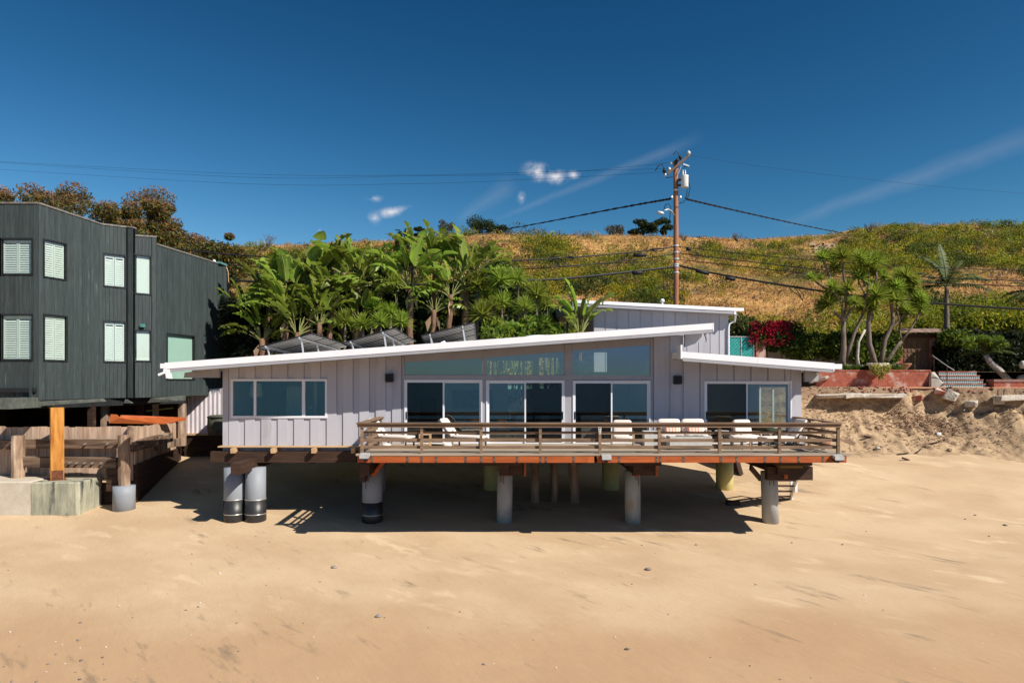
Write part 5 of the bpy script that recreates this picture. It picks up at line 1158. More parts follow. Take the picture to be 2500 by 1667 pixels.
def lounger(x, y, rz, lab):
    t = thing('sun_lounger', lab, 'sun lounger', (x, y, zd), rz, 'cream sun loungers on the deck', local=True); L_ = 1.25; w = .64
    mb = MB(); mb.box(-.05, L_, -w/2, -w/2+.05, .27, .33); mb.box(-.05, L_, w/2-.05, w/2, .27, .33); mb.box(L_-.05, L_, -w/2, w/2, .27, .33); part(mb, 'frame', m_dwick, t)
    for a in (.05, L_-.1):
        for b in (-w/2+.03, w/2-.03):
            mb = MB(); mb.beam((a,b,0),(a,b,.28),.05,.05); part(mb, 'leg', m_teak if a < .5 else m_dwick, t)
    mb = MB(); mb.cushion((L_/2, 0, .385), L_, w*.96, .10, n=7, puff=.22); part(mb, 'seat_cushion', m_cush, t, True)
    R = Matrix.Rotation(math.radians(52), 3, 'Y'); c = Vector((-.24,0,.70))
    mb = MB(); mb.cushion(c, .86, w*.96, .09, R, n=7, puff=.22); part(mb, 'back_cushion', m_cush, t, True)
    mb = MB(); q = R @ Vector((0,0,-.065)); a = c + q + R @ Vector((-.4,0,0)); b = c + q + R @ Vector((.42,0,0))
    for s in (-1,1): mb.beam(a + Vector((0,s*(w/2-.03),0)), b + Vector((0,s*(w/2-.03),0)), .04,.03)
    mb.beam(a + Vector((0,-w/2,0)), a + Vector((0,w/2,0)), .03,.04); mb.beam((a.x*.6+.05,0,a.z*.75),(.25,0,.28),.05,.03); part(mb, 'back_frame', m_dwick, t)
lounger(X(935,25.7), 25.75, -.38, 'leftmost cream sun lounger beside the deck corner'); lounger(X(1110,25.7), 25.75, -.38, 'second cream sun lounger from the left before the middle doors')
lounger(X(1930,25.3), 25.3, math.pi+.28, 'cream sun lounger at the right end of the deck facing left')
def slat_table(px, Y, lab):
    x = X(px, Y); t = thing('slatted_table', lab, 'side table', (x, Y, zd), local=True)
    mb = MB()
    for k in range(5): mb.box(-.22+.09*k, -.22+.09*k+.075, -.2, .2, .47, .49)
    part(mb, 'table_top', m_wlight, t)
    for a in (-.19,.19):
        for b in (-.17,.17):
            mb = MB(); mb.box(a-.02,a+.02,b-.02,b+.02,0,.47); part(mb, 'leg', m_wlight, t)
    mb = MB(); mb.box(-.2,.2,-.18,.18,.1,.12); part(mb, 'shelf', m_wlight, t)
slat_table(1038, 25.4, 'small slatted wooden side table between the two left loungers')
t = thing('round_side_table', 'small round metal side table right of the sofa', 'side table', (X(1746,25.6), 25.6, zd)); x = X(1762,25.6)
mb = MB(); mb.tube([(x,25.6,zd+.58),(x,25.6,zd+.61)], .26, 20); part(mb, 'table_top', m_galv, t); mb = MB(); mb.tube([(x,25.6,zd),(x,25.6,zd+.58)], .03, 8); mb.tube([(x,25.6,zd),(x,25.6,zd+.02)], .2, 16); part(mb, 'stem', m_galv, t)
c = P(1888, 1052, 26.3); mb = MB(); mb.cushion(c, .7,.5,.22, n=6, puff=.6); mb.tube([c - Vector((0,0,c.z-zd)), c], .05, 8); solo(mb, 'green_stool', M('dark_green_seat',(.035,.05,.03)), 'dark green cushioned stool behind the right armchair', 'stool', (c.x,c.y,zd), smooth=True)
c = P(1940, 1075, 26.1); mb = MB(); mb.tube([(c.x,26.1,zd),(c.x,26.1,zd+.05)], .36, 16); mb.tube([(c.x,26.1,zd+.05),(c.x,26.1,zd+.5),(c.x,26.1,zd+.85)], [.06,.045,.03], 8); solo(mb, 'parasol_stand', m_black, 'black round umbrella base behind the right lounger', 'umbrella base', (c.x,26.1,zd), smooth=True)
for px, py, lab in ((943, 1083, 'folded white towel on the deck under the leftmost lounger'), (1092, 1084, 'folded white towel on the deck under the second lounger')):
    c = P(px, py, 25.2); c.z = zd+.09; mb = MB(); mb.cushion(c, .34,.26,.18, n=5, puff=.7); solo(mb, 'towel', m_cush, lab, 'towel', (c.x,c.y,zd), smooth=True)

# ------------------------------------------------------------------ solar arrays on the roof
def array(Lp, Tp, Rp, rails, legs, lab):
    Lv, Tv, Rv = Lp, Tp, Rp; e1 = Tv-Lv; e2 = Rv-Tv; nv = e1.cross(e2).normalized(); nv = nv if nv.z > 0 else -nv
    base = Vector(((Lv.x+Tv.x)/2, Lv.y, rtop((Lv.x+Tv.x)/2)))
    t = thing('solar_array', lab, 'solar panels', base, group='solar arrays on the roof')
    n = 3
    for k in range(n):
        a = Lv + e2*(k/n) + e2*.004; b = a + e2*(1/n) - e2*.008
        mb = MB(); mb.prism([a, a+e1, b+e1, b], nv*.02); pn = part(mb, 'panel', m_solb, t)
        mb = MB(); mb.prism([a+nv*.021, a+e1+nv*.021, b+e1+nv*.021, b+nv*.021], nv*.018); part(mb, 'cells', m_solf, pn)
        mb = MB(); f_ = .03
        for j in range(1, 4): c0 = a + (b-a)*j/4; mb.beam(c0 - nv*.003, c0+e1 - nv*.003, .055, .02, up=nv)
        mb.beam(a, a+e1, .05, .06, up=nv); mb.beam(a, b, .05,.06, up=nv); mb.beam(a+e1, b+e1, .05,.06, up=nv); part(mb, 'panel_frame', m_solr, pn)
    for s in (.16, .78):
        a = Lv + e1*s - nv*.06; mb = MB(); mb.beam(a - e2*.02, a+e2*1.02, .05, .07, up=nv); part(mb, 'rail', m_alu, t)
        for q in (.04, .42, .8):
            f_ = a + e2*q; g_ = Vector((f_.x+.12, f_.y-.05, rtop(f_.x)+.0))
            if f_.z - g_.z < .05: continue
            mb = MB(); mb.beam(g_, f_, .06, .05); mb.box(g_.x-.06,g_.x+.06,g_.y-.06,g_.y+.06,g_.z,g_.z+.04); part(mb, 'leg', m_alu, t)
array(P(628,849,29.15), P(761,814,28.5), P(854,844,31.5), 2, 2, 'leftmost tilted solar panel array on the beach house roof')
array(P(836,838,29.15), P(963,801,28.5), P(1015,833,31.3), 2, 2, 'middle tilted solar panel array on the beach house roof')
array(P(1029,820,29.0), P(1158,787.5,28.5), P(1162,828,31.2), 2, 2, 'rightmost tilted solar panel array with striped underside on the roof')
# ------------------------------------------------------------------ giant bird of paradise plants
def leaf_mesh(name, stalk, ln, w, th0, bend, torn, fold=.35, seed=0):
    R = random.Random(seed); v, f, mi = [], [], []
    p = Vector((0,0,0)); th = th0*.25; ns = 6; cs = []
    for i in range(ns+1):
        cs.append((p.copy(), th)); th += (th0 - th0*.25)/ns; p = p + Vector((math.sin(th), 0, math.cos(th)))*stalk/ns
    mb = MB(); mb.tube([c for c, _ in cs], [.04 - .02*i/ns for i in range(ns+1)], 5, mi=1)
    n = 16; th = th0; pts_ = []
    for i in range(n+1):
        t = i/n; pts_.append((p.copy(), th)); th = th0 + bend*((i+1)/n)**1.4; p = p + Vector((math.sin(th), 0, math.cos(th)))*ln/n
    mb.tube([q for q, _ in pts_], [.026*(1-.85*i/n) for i in range(n+1)], 4, mi=1)
    prof = lambda t: w/2*min(1, (t*7+.12))*(1-max(0, (t-.55)/.45)**2.2)**.8 + .005
    for s in (-1, 1):
        def edge(i, dr=0, tw=0):
            c, th = pts_[i]; tdir = Vector((math.sin(th),0,math.cos(th))); nd = Vector((math.cos(th)*-1,0,math.sin(th))); wd = prof(i/n)
            side = Vector((0, s, 0))
            m_ = c + side*wd*.55*math.cos(fold) + nd*wd*.55*math.sin(fold) + Vector((0,0,-dr*wd*.3))
            e_ = m_ + side*wd*.5*math.cos(fold*.3+dr) + nd*wd*.4*math.sin(fold*.3) + Vector((0,0,-dr*wd*.8)) + tdir*(wd*.18+tw)
            return c, m_, e_
        for i in range(n):
            if R.random() < torn: dr0 = R.uniform(0,.9); a = edge(i, dr0, -.02); b = edge(i+1, dr0, -.07-.04*R.random())
            else: a = edge(i); b = edge(i+1)
            o = len(mb.v); mb.v += [a[0], a[1], a[2], b[0], b[1], b[2]]
            mb.f += [(o,o+1,o+4,o+3), (o+1,o+2,o+5,o+4)]; mb.m += [0,0]
    me = mb.mesh(name, smooth=False); me.materials.append(m_band_leaf); me.materials.append(m_stalk); return me
LV = [leaf_mesh('leaf', .8, 1.75, .78, .10, .5, 0.08, seed=1), leaf_mesh('leaf', .85, 1.8, .80, .28, 1.1, .25, seed=2), leaf_mesh('leaf', .8, 1.75, .76, .5, 1.2, .6, seed=3),
      leaf_mesh('leaf', .95, 1.7, .72, .65, 1.5, .85, seed=4), leaf_mesh('leaf', .75, 1.5, .68, .8, 1.4, .95, seed=5), leaf_mesh('leaf', .85, 1.95, .84, .2, .8, .45, seed=6), leaf_mesh('leaf', .8, 1.4, .5, .05, .15, 0, seed=7)]
def strelitzia(px, py, Y, sc, n, lab, fan=None, zb=3.9, spread=1.0, name='bird_of_paradise_plant', trunk=True):
    o = P(px, py, Y); b = Vector((o.x + U3(-.3,.3), Y, zb)); t = thing(name, lab, 'plant', b, group='giant bird of paradise plants')
    if trunk and o.z - zb > .3:
        mb = MB(); k = 8; pts_ = [b.lerp(o, i/k) + Vector((.12*math.sin(i*.9),0,0)) for i in range(k)] + [o + Vector((0,0,.25))]
        mb.tube(pts_, [.15*sc*U3(.85,1.2) for _ in pts_], 8); part(mb, 'trunk', m_trunk, t, True)
    fan = U3(-.5,.5) if fan is None else fan
    for i in range(n):
        u = (i+.5)/n*2-1; az = (fan if u > 0 else fan+math.pi) + U3(-.55,.55); a = abs(u)*1.05*spread + U3(-.08,.08)
        me = LV[0] if a < .12 else LV[6] if (a < .25 and random.random() < .5) else random.choice([LV[5], LV[1]]) if a < .5 else random.choice([LV[1], LV[2], LV[5]]) if a < .75 else random.choice([LV[2], LV[3], LV[4]])
        lf = bpy.data.objects.new('leaf', me); COL.objects.link(lf); lf.parent = t; OFF[lf] = OFF[t]
        s = sc*U3(.75, 1.1); lf.location = o - b + Vector((math.cos(az)*.1, math.sin(az)*.1, .1+.25*(1-abs(u))))
        lf.matrix_local = Matrix.Translation(lf.location) @ Matrix.Rotation(az, 4, 'Z') @ Matrix.Rotation(a*.75, 4, 'Y') @ Matrix.Rotation(U3(-.5,.5), 4, 'Z') @ Matrix.Scale(s, 4)
    for k in range(2):
        mb = MB(); a = U3(0,6.28); q = o + Vector((0,0,.1)); mb.add([q + Vector((.04,0,0)), q - Vector((.04,0,0)), q + Vector((math.cos(a)*.4-.06, math.sin(a)*.3,-.5)), q + Vector((math.cos(a)*.35,math.sin(a)*.3,-1.0))], [(0,1,2,3)])
        part(mb, 'dead_leaf', m_deadl, t)
SP = [(762,705,37,1.2,13,'tallest bird of paradise plant, its upright leaves topping the left of the grove'),
 (868,690,37.5,1.05,12,'bird of paradise with brown papery trunk left of the grove centre'),
 (1003,690,36,1.0,10,'bird of paradise with a leaning bare trunk behind the middle solar array'),
 (1062,650,38.5,1.0,11,'bird of paradise with dark hanging leaves just right of the leaning trunk'),
 (1138,682,37,1.1,12,'pale torn leaved bird of paradise at the right of the tall clump'),
 (726,815,35.5,.85,10,'low bird of paradise with tan leaf stalks above the left solar array'),
 (640,830,36,.8,9,'low bird of paradise nearest the dark house wall'),
 (655,735,37.5,.9,11,'grey green bird of paradise left of the tallest one'),
 (705,720,36.5,.95,11,'bird of paradise with broad matt leaves in front of the tallest one'),
 (812,745,37,.95,10,'bird of paradise filling the gap left of the brown papery trunk'),
 (600,795,37,.8,9,'drooping bird of paradise at the far left edge of the grove'),
 (930,690,38.5,.95,10,'bird of paradise behind the low yuccas in the grove middle'),
 (1100,705,36,.8,8,'short bird of paradise with orange tinted trunk right of centre'),
 (700,775,36,.85,9,'dark leaved bird of paradise low in the left of the grove'),
 (780,790,35.5,.8,9,'lowest bird of paradise behind the left solar array peak'),
 (880,790,36.5,.7,8,'small bird of paradise between the low yuccas'),
 (1060,760,35.8,.7,7,'small bird of paradise with a yellow leaf above the right solar array'),
 (1010,620,40,.8,8,'far bird of paradise rising behind the leaning trunk'),
 (840,650,40,.9,9,'yellow green bird of paradise behind the brown papery trunk'),
 (1178,640,40,.7,7,'silvery bird of paradise behind the tall yuccas')]
for a in SP: strelitzia(a[0], a[1] + (26 if a[1] < 735 else 8), a[2], a[3]*1.08, int(a[4]*1.45), a[5])
strelitzia(1416, 822, 34.6, .95, 12, 'single bright banana like plant standing against the rear garage wall', fan=.3, spread=.55)
# ------------------------------------------------------------------ yuccas
def rosette_mesh(name, r, n, w, seed, lo=.1, hi=1.9, droop=.25):
    R = random.Random(seed); v, f = [], []
    for i in range(n):
        th = lo + (hi-lo)*((i+.5)/n)**.85 + R.uniform(-.08,.08); az = i*2.39996 + R.uniform(-.2,.2); L_ = r*R.uniform(.8,1.08)
        d = Vector((math.sin(th)*math.cos(az), math.sin(th)*math.sin(az), math.cos(th))); s = d.cross(Vector((0,0,1)))
        s = s.normalized() if s.length > .01 else Vector((1,0,0)); u = s.cross(d).normalized()
        a = d*.04; b = d*L_*.5 + u*.0 - Vector((0,0,droop*L_*.10)); c = d*L_ - Vector((0,0,droop*L_*.42)); o = len(v)
        v += [a - s*w*.5, a + u*w*.15, a + s*w*.5, b - s*w*.6, b - u*w*.22, b + s*w*.6, c]
        f += [(o,o+1,o+4,o+3),(o+1,o+2,o+5,o+4),(o+3,o+4,o+6),(o+4,o+5,o+6)]
    me = bpy.data.meshes.new(name); me.from_pydata([tuple(q) for q in v], [], f); me.update(); me.materials.append(m_yucca); return me
RM = [rosette_mesh('rosette', 1, 110, .088, s) for s in (1,2,3)]
SK = rosette_mesh('dry_skirt', .8, 26, .05, 9, 2.0, 2.8, .5); SK.materials.clear(); SK.materials.append(m_deadl)
def rosette(t, c, r, tilt=(0,0), skirt=True):
    o = bpy.data.objects.new('rosette', random.choice(RM)); COL.objects.link(o); o.parent = t; OFF[o] = OFF[t]
    o.matrix_local = Matrix.Translation(c - OFF[t]) @ Matrix.Rotation(tilt[0], 4, 'Y') @ Matrix.Rotation(tilt[1], 4, 'X') @ Matrix.Rotation(U3(0,6), 4, 'Z') @ Matrix.Scale(r, 4)
    if skirt:
        k = bpy.data.objects.new('dry_skirt', SK); COL.objects.link(k); k.parent = t; OFF[k] = OFF[t]; k.matrix_local = o.matrix_local.copy() @ Matrix.Scale(.7, 4)
YU = [(843,785,34.8,35,'lowest left yucca head above the left solar array'),(886,792,34.6,30,'yucca head between the left and middle solar arrays'),(919,757,36,32,'upper yucca head above the middle solar array'),
 (930,788,34.5,32,'yucca head directly behind the middle solar array'),(954,765,35.6,30,'yucca head right of the upper one above the middle array'),(979,787,34.6,33,'yucca head above the peak of the middle solar array'),
 (967,695,38,34,'dark yucca head deep in shade in the grove middle'),(1166,697,36.5,34,'yucca head left of the tallest yucca pair'),(1223,684,36,38,'tallest dense yucca head right of the torn pale leaves'),
 (1263,682,37,33,'yucca head on a thin bare stem at the top right of the grove'),(1311,722,36,42,'largest yucca head nearest the rear garage roof'),(1227,739,35.4,33,'yucca head with brown skirt below the tallest one'),
 (1178,770,34.8,42,'broad low yucca head right of the right solar array'),(1207,748,35,28,'small yucca head beside the one with brown skirt'),(1281,752,35.2,34,'yucca head below the thin stemmed one'),
 (1333,790,34.8,24,'smallest yucca head low against the carport'),(1190,725,37.5,28,'half hidden yucca head behind the broad low one'),(1335,745,38,26,'far yucca head under the carport roof edge'),
 (905,735,38.5,28,'shaded yucca head behind the upper one above the middle array')]
for px, py, Y, r, lab in YU:
    c = P(px, py, Y); b = Vector((c.x + U3(-.15,.15), Y, 3.9)); t = thing('yucca_plant', lab, 'yucca', b, group='yuccas behind the beach house'); mb = MB()
    mb.tube([b, b.lerp(c, .5) + Vector((U3(-.06,.06),0,0)), c], [.10,.08,.06], 7); part(mb, 'trunk', m_tree, t, True); rosette(t, c, r/F*Y*1.25, (U3(-.15,.15), U3(-.1,.25)))
# backing foliage
def mass(name, lab, items, cols, ls, asp, n, kind='stuff', cat=None, parent=None, shell=.3, bias=(0,0,.2)):
    VV, CC = [], []
    for c, r in items:
        C = blob(c, r, n, shell); VV.append(leaf_arrays(C, rng.uniform(.7,1.3,n)*ls, asp, bias)); CC.append(pick(cols, n, .25))
    V = np.concatenate(VV)
    if parent is not None: V = V - np.array(OFF[parent]); return link(name, quads_mesh(name, V, np.concatenate(CC)), m_lcol, parent)
    return link(name, quads_mesh(name, V, np.concatenate(CC)), m_lcol, None, lab, kind)
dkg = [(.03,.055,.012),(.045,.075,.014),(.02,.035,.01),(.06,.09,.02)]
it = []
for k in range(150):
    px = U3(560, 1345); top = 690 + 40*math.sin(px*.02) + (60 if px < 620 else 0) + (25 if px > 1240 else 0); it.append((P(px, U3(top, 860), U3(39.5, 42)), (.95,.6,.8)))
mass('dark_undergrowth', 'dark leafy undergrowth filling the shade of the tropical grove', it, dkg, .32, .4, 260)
for k in range(7):
    px = 562 + k*9; mb = None
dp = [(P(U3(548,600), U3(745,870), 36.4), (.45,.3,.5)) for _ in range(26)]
t = thing('dark_palm_shrub', 'nearly black shaded palm shrub between the dark house and the grove', 'shrub', P(575,870,36.4)); mass('fronds', '', dp, [(.008,.014,.006),(.014,.022,.009)], .5, .12, 150, parent=t)  # near-black leaf colours: the shade on these fronds is put into their colour
brt = [(.16,.26,.03),(.22,.32,.03),(.12,.20,.025),(.30,.34,.04)]
for px, py, Y, w, lab in ((1210,812,34.6,.9,'bright lobed shrub just right of the right solar array'),(1255,818,34.8,.9,'yellow green lobed shrub in the middle behind the roof edge'),(1300,805,35,1.0,'tall bright lobed shrub under the largest yucca'),(1350,822,35,.6,'low lobed shrub beside the carport post')):
    c = P(px, py, Y); t = thing('philodendron', lab, 'shrub', (c.x, Y, 3.9), group='bright lobed shrubs behind the roof'); mb = MB()
    for k in range(7): limb(mb, (c.x+U3(-.2,.2), Y, 3.9), c + Vector((U3(-w,w)*.7, U3(-.3,.3), U3(-.2,.5))), .03, .015, .1, 4, 3)
    part(mb, 'stem', m_stalk, t)
    n = 330; C = blob(c, (w, .6, .75), n, .5); V = leaf_arrays(C, rng.uniform(.22,.42,n), .55, (0,-.3,.2)) - np.array(OFF[t]); link('foliage', quads_mesh('foliage', V, pick(brt, n, .2)), m_lcol, t)
for px, py, Y, h in ((992, 590, 41, 2.0), (973, 590, 41, 1.9)):
    b = P(px, py+62, Y); t = thing('twisted_juniper', 'thin dark conifer spire %s in the grove centre' % ('taller and right of its twin' if px > 980 else 'shorter and left of its twin'), 'conifer', b, group='conifer spires')
    it = [(b + Vector((U3(-.1,.1),0,h*k/9)), (.42*(1-k/10)+.08,.35*(1-k/10)+.06,.3)) for k in range(10)]; mass('foliage', '', it, [(.06,.10,.02),(.04,.07,.015)], .2, .3, 130, parent=t)
    mb = MB(); mb.tube([b - Vector((0,0,1.5)), b + Vector((0,0,h*.9))], [.1,.03], 6); part(mb, 'trunk', m_trunk, t)

# ------------------------------------------------------------------ right side: terrace, walls, gate, steps
def brick_wall(name, lab, x0, x1, y0, y1, z0, z1, cat='wall', rowjit=0, lw=.215, lh=.075):
    t = thing(name, lab, cat, ((x0+x1)/2, y0, z0)); mb = MB(); mb.box(x0+.012, x1-.012, y0+.012, y1, z0, z1-.004); part(mb, 'mortar_core', m_mortar, t)
    rows = int((z1-z0)/lh); v, f = [], []; mb = MB()
    for r in range(rows):
        z = z0 + r*(z1-z0)/rows; hh = (z1-z0)/rows - .012; u = x0 - (.11 if r % 2 else 0)
        while u < x1 - .03:
            a, b = max(u, x0), min(u+lw-.012, x1)
            if b - a > .03 and random.random() > .004: mb.box(a, b, y0-U3(0,.012), y0+.06, z+.006, z+.006+hh)
            u += lw
        if y1 - y0 < .8:
            mb.box(x1-.05, x1+U3(0,.01), y0+.07, y1-.01, z+.006, z+.006+hh); mb.box(x0-U3(0,.01), x0+.05, y0+.07, y1-.01, z+.006, z+.006+hh)
    part(mb, 'brickwork', m_brick, t, kind='stuff'); return t
YT = 41.0; zt0 = 4.34; ztt = Zp(905.5, YT)
bw = brick_wall('brick_planter_wall', 'long red brick retaining wall below the yucca trees', X(1992,YT), X(2272,YT), YT, YT+.4, zt0, ztt)
mb = MB()
u = X(1992,YT)
while u < X(2272,YT)-.05: mb.box(u+.005, min(u+.1, X(2272,YT))-.005, YT-.04, YT+.36, ztt+.001, ztt+.065); u += .105
part(mb, 'brick_coping', m_brick, bw, kind='stuff')
gobj('upper_terrace', list(np.arange(X(1700,YT), 34, 1.2)), [YT+.3, 42.5, 44, 48], lambda x, y: ztt - .06 + .05*fbm(x, y), m_earth)
m_path = M('orange_brick_paving', (.46,.20,.10), (.55,.36,.24), sc=3, rough=.9, bump=.4, bs=14)
mb = MB(); mb.box(X(1990,40), 40, 39.6, YT-.05, 4.30, 4.375); solo(mb, 'paved_ledge', m_path, 'strip of orange brick paving at the foot of the brick wall', 'paving', (22,39.6,4.3))
# steps with patterned risers
def tile_mat():
    m = bpy.data.materials.new('patterned_riser_tile'); m.use_nodes = True; nt = m.node_tree; L = nt.links.new; b = nt.nodes['Principled BSDF']; b.inputs['Roughness'].default_value = .3
    t = N(nt, 'ShaderNodeTexCoord'); mp = N(nt, 'ShaderNodeMapping'); mp.inputs['Rotation'].default_value = (0, math.radians(45), 0); mp.inputs['Scale'].default_value = (11,11,11); L(t.outputs['Object'], mp.inputs[0])
    c = N(nt, 'ShaderNodeTexChecker'); c.inputs['Scale'].default_value = 1; c.inputs[1].default_value = (.40,.47,.44,1); c.inputs[2].default_value = (.07,.14,.14,1); L(mp.outputs[0], c.inputs[0]); L(c.outputs[0], b.inputs['Base Color']); return m
m_tile = tile_mat()
st = thing('garden_steps', 'wide steps with white and blue green patterned tile risers right of the brick wall', 'steps', (X(2350,40.6), 40.6, 4.34))
nst = 4
for k in range(nst):
    y0 = 40.2 + .34*k; z0 = 4.34 + k*(ztt-.02-4.34)/nst; z1 = 4.34 + (k+1)*(ztt-.02-4.34)/nst
    xa, xb = X(2292+ (3-k)*-2 + 18 - k*6, y0), X(2408 - k*8, y0)
    mb = MB(); mb.box(xa, xb, y0, 42.4, z0, z1-.045); s_ = part(mb, 'riser', m_tile, st)
    mb = MB(); mb.box(xa-.02, xb+.02, y0-.03, 42.3-.01*k, z1-.043, z1); part(mb, 'tread', m_brick, st)
mb = MB(); mb.prism([(X(2273,40.9),41.5,4.34),(X(2273,40.9)+.02,40.95,ztt+.02),(X(2273,40.9)+.02,40.95,4.34)], (.01,0,0)); mb.prism([P(2274,945,40.5),P(2310,945,40.1),P(2282,908,40.9),P(2274,908,40.9)], (0,.25,0)); part(mb, 'stair_cheek', m_stucco, st)
pw = brick_wall('low_brick_wall', 'short low brick wall at the far right beyond the patterned steps', X(2424,40), X(2560,40)+6, 39.9, 40.4, 4.2, Zp(932,40), 'wall')
mb = MB(); mb.box(X(2424,40)-.04, 40, 39.85, 40.5, Zp(932,40), Zp(926,40)); part(mb, 'coping', M('faded_brick_coping',(.30,.16,.13),(.22,.12,.10)), pw)
rt_ = thing('iron_handrail', 'thin iron handrail beside the patterned steps', 'handrail', P(2312,945,40.2))
mb = MB(); mb.tube([P(2277,868,42), P(2312,893,40.5), P(2330,904,40.2)], .03, 6); part(mb, 'rail', m_galv, rt_)
for px, a, b, Y in ((2280,870,908,42),(2312,893,942,40.3)):
    mb = MB(); mb.tube([P(px,b,Y), P(px,a,Y)], .025, 6); part(mb, 'post', m_wdark, rt_)
mb = MB(); mb.tube([P(2369,870,42.5), P(2400,897,41.8)], .025, 6); mb.tube([P(2369,872,42.5), P(2369,905,42.5)], .02, 6); solo(mb, 'short_handrail', m_wdark, 'dark second handrail in the shade above the patterned steps', 'handrail', P(2369,905,42.5))
# gate house
YQ = 45.0; gate = thing('garden_gate', 'double carved wooden gate under a small shingled roof between brick pillars', 'gate', (X(2240,YQ), YQ, ztt-.06))
zg0, zg1 = ztt-.06, Zp(824, YQ)
for px0, px1 in ((2203,2233.5),(2236,2268)):
    xa, xb = X(px0,YQ), X(px1,YQ); mb = MB(); mb.box(xa, xb, YQ, YQ+.06, zg0, zg1); lf = part(mb, 'door', m_door, gate)
    nx, nz = 3, 7
    for i in range(nx):
        for j in range(nz):
            a = xa+.05+(xb-xa-.08)*i/nx; b = xa+.03+(xb-xa-.08)*(i+1)/nx; c = zg0+.05+(zg1-zg0-.1)*j/nz; d_ = zg0+.03+(zg1-zg0-.1)*(j+1)/nz
            mb = MB(); mb.box(a, b, YQ-.02, YQ-.002, c, d_); mb.box(a+.05, b-.05, YQ-.05, YQ-.021, c+.05, d_-.05); part(mb, 'door_panel', m_door, lf)
mb = MB(); mb.tube([P(2231,868,YQ-.06), P(2231,866,YQ-.06)+Vector((0,0,.05))], .05, 8); part(mb, 'ring_handle', m_black, gate)
for px0, px1, zz, lab in ((2181,2202,840,'sunlit red brick pillar on the left of the carved gate'),(2270,2299,822,'shaded red brick pillar on the right of the carved gate')):
    brick_wall('brick_pillar', lab, X(px0,YQ), X(px1,YQ), YQ-.1, YQ+.5, zg0, Zp(zz,YQ), 'pillar')
mb = MB(); mb.box(X(2190,YQ), X(2302,YQ), YQ-.25, YQ+.1, Zp(824,YQ)+.002, Zp(815,YQ)); part(mb, 'lintel', m_brown, gate)
m_shing = M('wood_shingle', (.30,.20,.15), (.20,.13,.10), sc=6, rough=.9, rnd=.25)
for r in range(4):
    ya, yb = YQ-.7+.3*r, YQ-.7+.3*(r+1)+.06; za, zb_ = Zp(813,YQ)+.075*r, Zp(813,YQ)+.075*(r+1)+.02; u = X(2196,YQ)
    while u < X(2311,YQ)-.1*r:
        w = U3(.2,.34); mb = MB(); mb.prism([(u,ya,za),(u+w-.01,ya,za),(u+w-.01,yb,zb_),(u,yb,zb_)], (0,0,.03+U3(0,.012))); part(mb, 'shingle', m_shing, gate); u += w
sw_ = thing('stucco_wall', 'pale stucco garden wall behind the yucca trunks overgrown by a hedge', 'wall', (X(2000,YQ), YQ+.1, 4.3))
mb = MB(); mb.box(X(1850,YQ), X(2180,YQ), YQ+.1, YQ+.35, 4.3, Zp(845,YQ)); part(mb, 'wall_face', m_stucco, sw_)
mb = MB(); mb.box(X(2300,YQ), 40, YQ+.1, YQ+.35, 4.3, Zp(850,YQ)); part(mb, 'wall_face', m_brick, sw_)
brick_wall('brick_pillar', 'red brick pillar standing right of the teal screened fence', X(1846,43.5), X(1869,43.5), 43.5, 44.0, 4.3, Zp(830,43.5), 'pillar')
tf = thing('screened_fence', 'chain link fence with teal windscreen mesh right of the rear garage', 'fence', (X(1805,43.6), 43.6, 4.3))
xa, xb = X(1779,43.6), X(1840,43.6); z1 = Zp(822,43.6); mb = MB(); mb.box(xa, xb, 43.6, 43.62, 4.3, z1-.05); part(mb, 'mesh_screen', m_tmesh, tf)
mb = MB(); mb.tube([(xa,43.58,z1),(xb,43.58,z1)], .03, 6); part(mb, 'top_rail', m_galv, tf)
for x in (xa, (xa+xb)/2, xb): mb = MB(); mb.tube([(x,43.58,4.3),(x,43.58,z1)], .03, 6); part(mb, 'post', m_galv, tf)
mb = MB()
k = xa - 2.4
while k < xb:
    a0 = max(k, xa); z0a = 4.9+ (a0-k); a1 = min(k + (z1-4.9), xb)
    if a1 > a0: mb.tube([(a0,43.57,z0a),(a1,43.57,4.9+(a1-k))], .006, 3, False)
    k += .22
part(mb, 'chain_link', m_galv, tf, kind='stuff')
# hedges
hg = [(.10,.16,.018),(.15,.21,.022),(.06,.10,.014),(.22,.26,.025),(.04,.065,.012)]
def hedge(name, lab, pxa, pxb, Y, pya, pyb, cols, n=230, cnt=46, r=.75, ls=.24, core=True, cat='hedge'):
    t = thing(name, lab, cat, P((pxa+pxb)/2, pyb, Y))
    it = [(P(U3(pxa,pxb), U3(pya+14,pyb-6), Y+U3(-.3,.5)), (r,.55,r*.8)) for _ in range(cnt)]; mass('foliage', '', it, cols, ls, .5, n, parent=t)
    a, b = P(pxa+8, pyb, Y+.5), P(pxb-8, pya+16, Y+.5); mb = MB()
    for k in range(int((b.x-a.x)/.8)+1):
        x = a.x + .8*k; limb(mb, (x, Y+.3, a.z-.9), (x+U3(-.5,.5), Y+U3(0,.6), b.z-.2), .05, .02, .1, 5, 4)
    part(mb, 'branches', m_tree, t); return t
hedge('garden_hedge', 'glossy green hedge spilling over the stucco wall', 1925, 2105, 44.3, 815, 866, hg, cnt=56, n=240)
hedge('garden_hedge', 'leafy green creeper mass left of the carved gate', 2112, 2178, 44.2, 812, 888, hg, cnt=44, n=240)
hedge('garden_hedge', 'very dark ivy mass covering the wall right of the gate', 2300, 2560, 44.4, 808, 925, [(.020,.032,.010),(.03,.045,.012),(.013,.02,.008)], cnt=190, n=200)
hedge('garden_hedge', 'low yellow green hedge top right above the dark ivy', 2310, 2350, 44, 808, 835, hg, cnt=8, n=200)
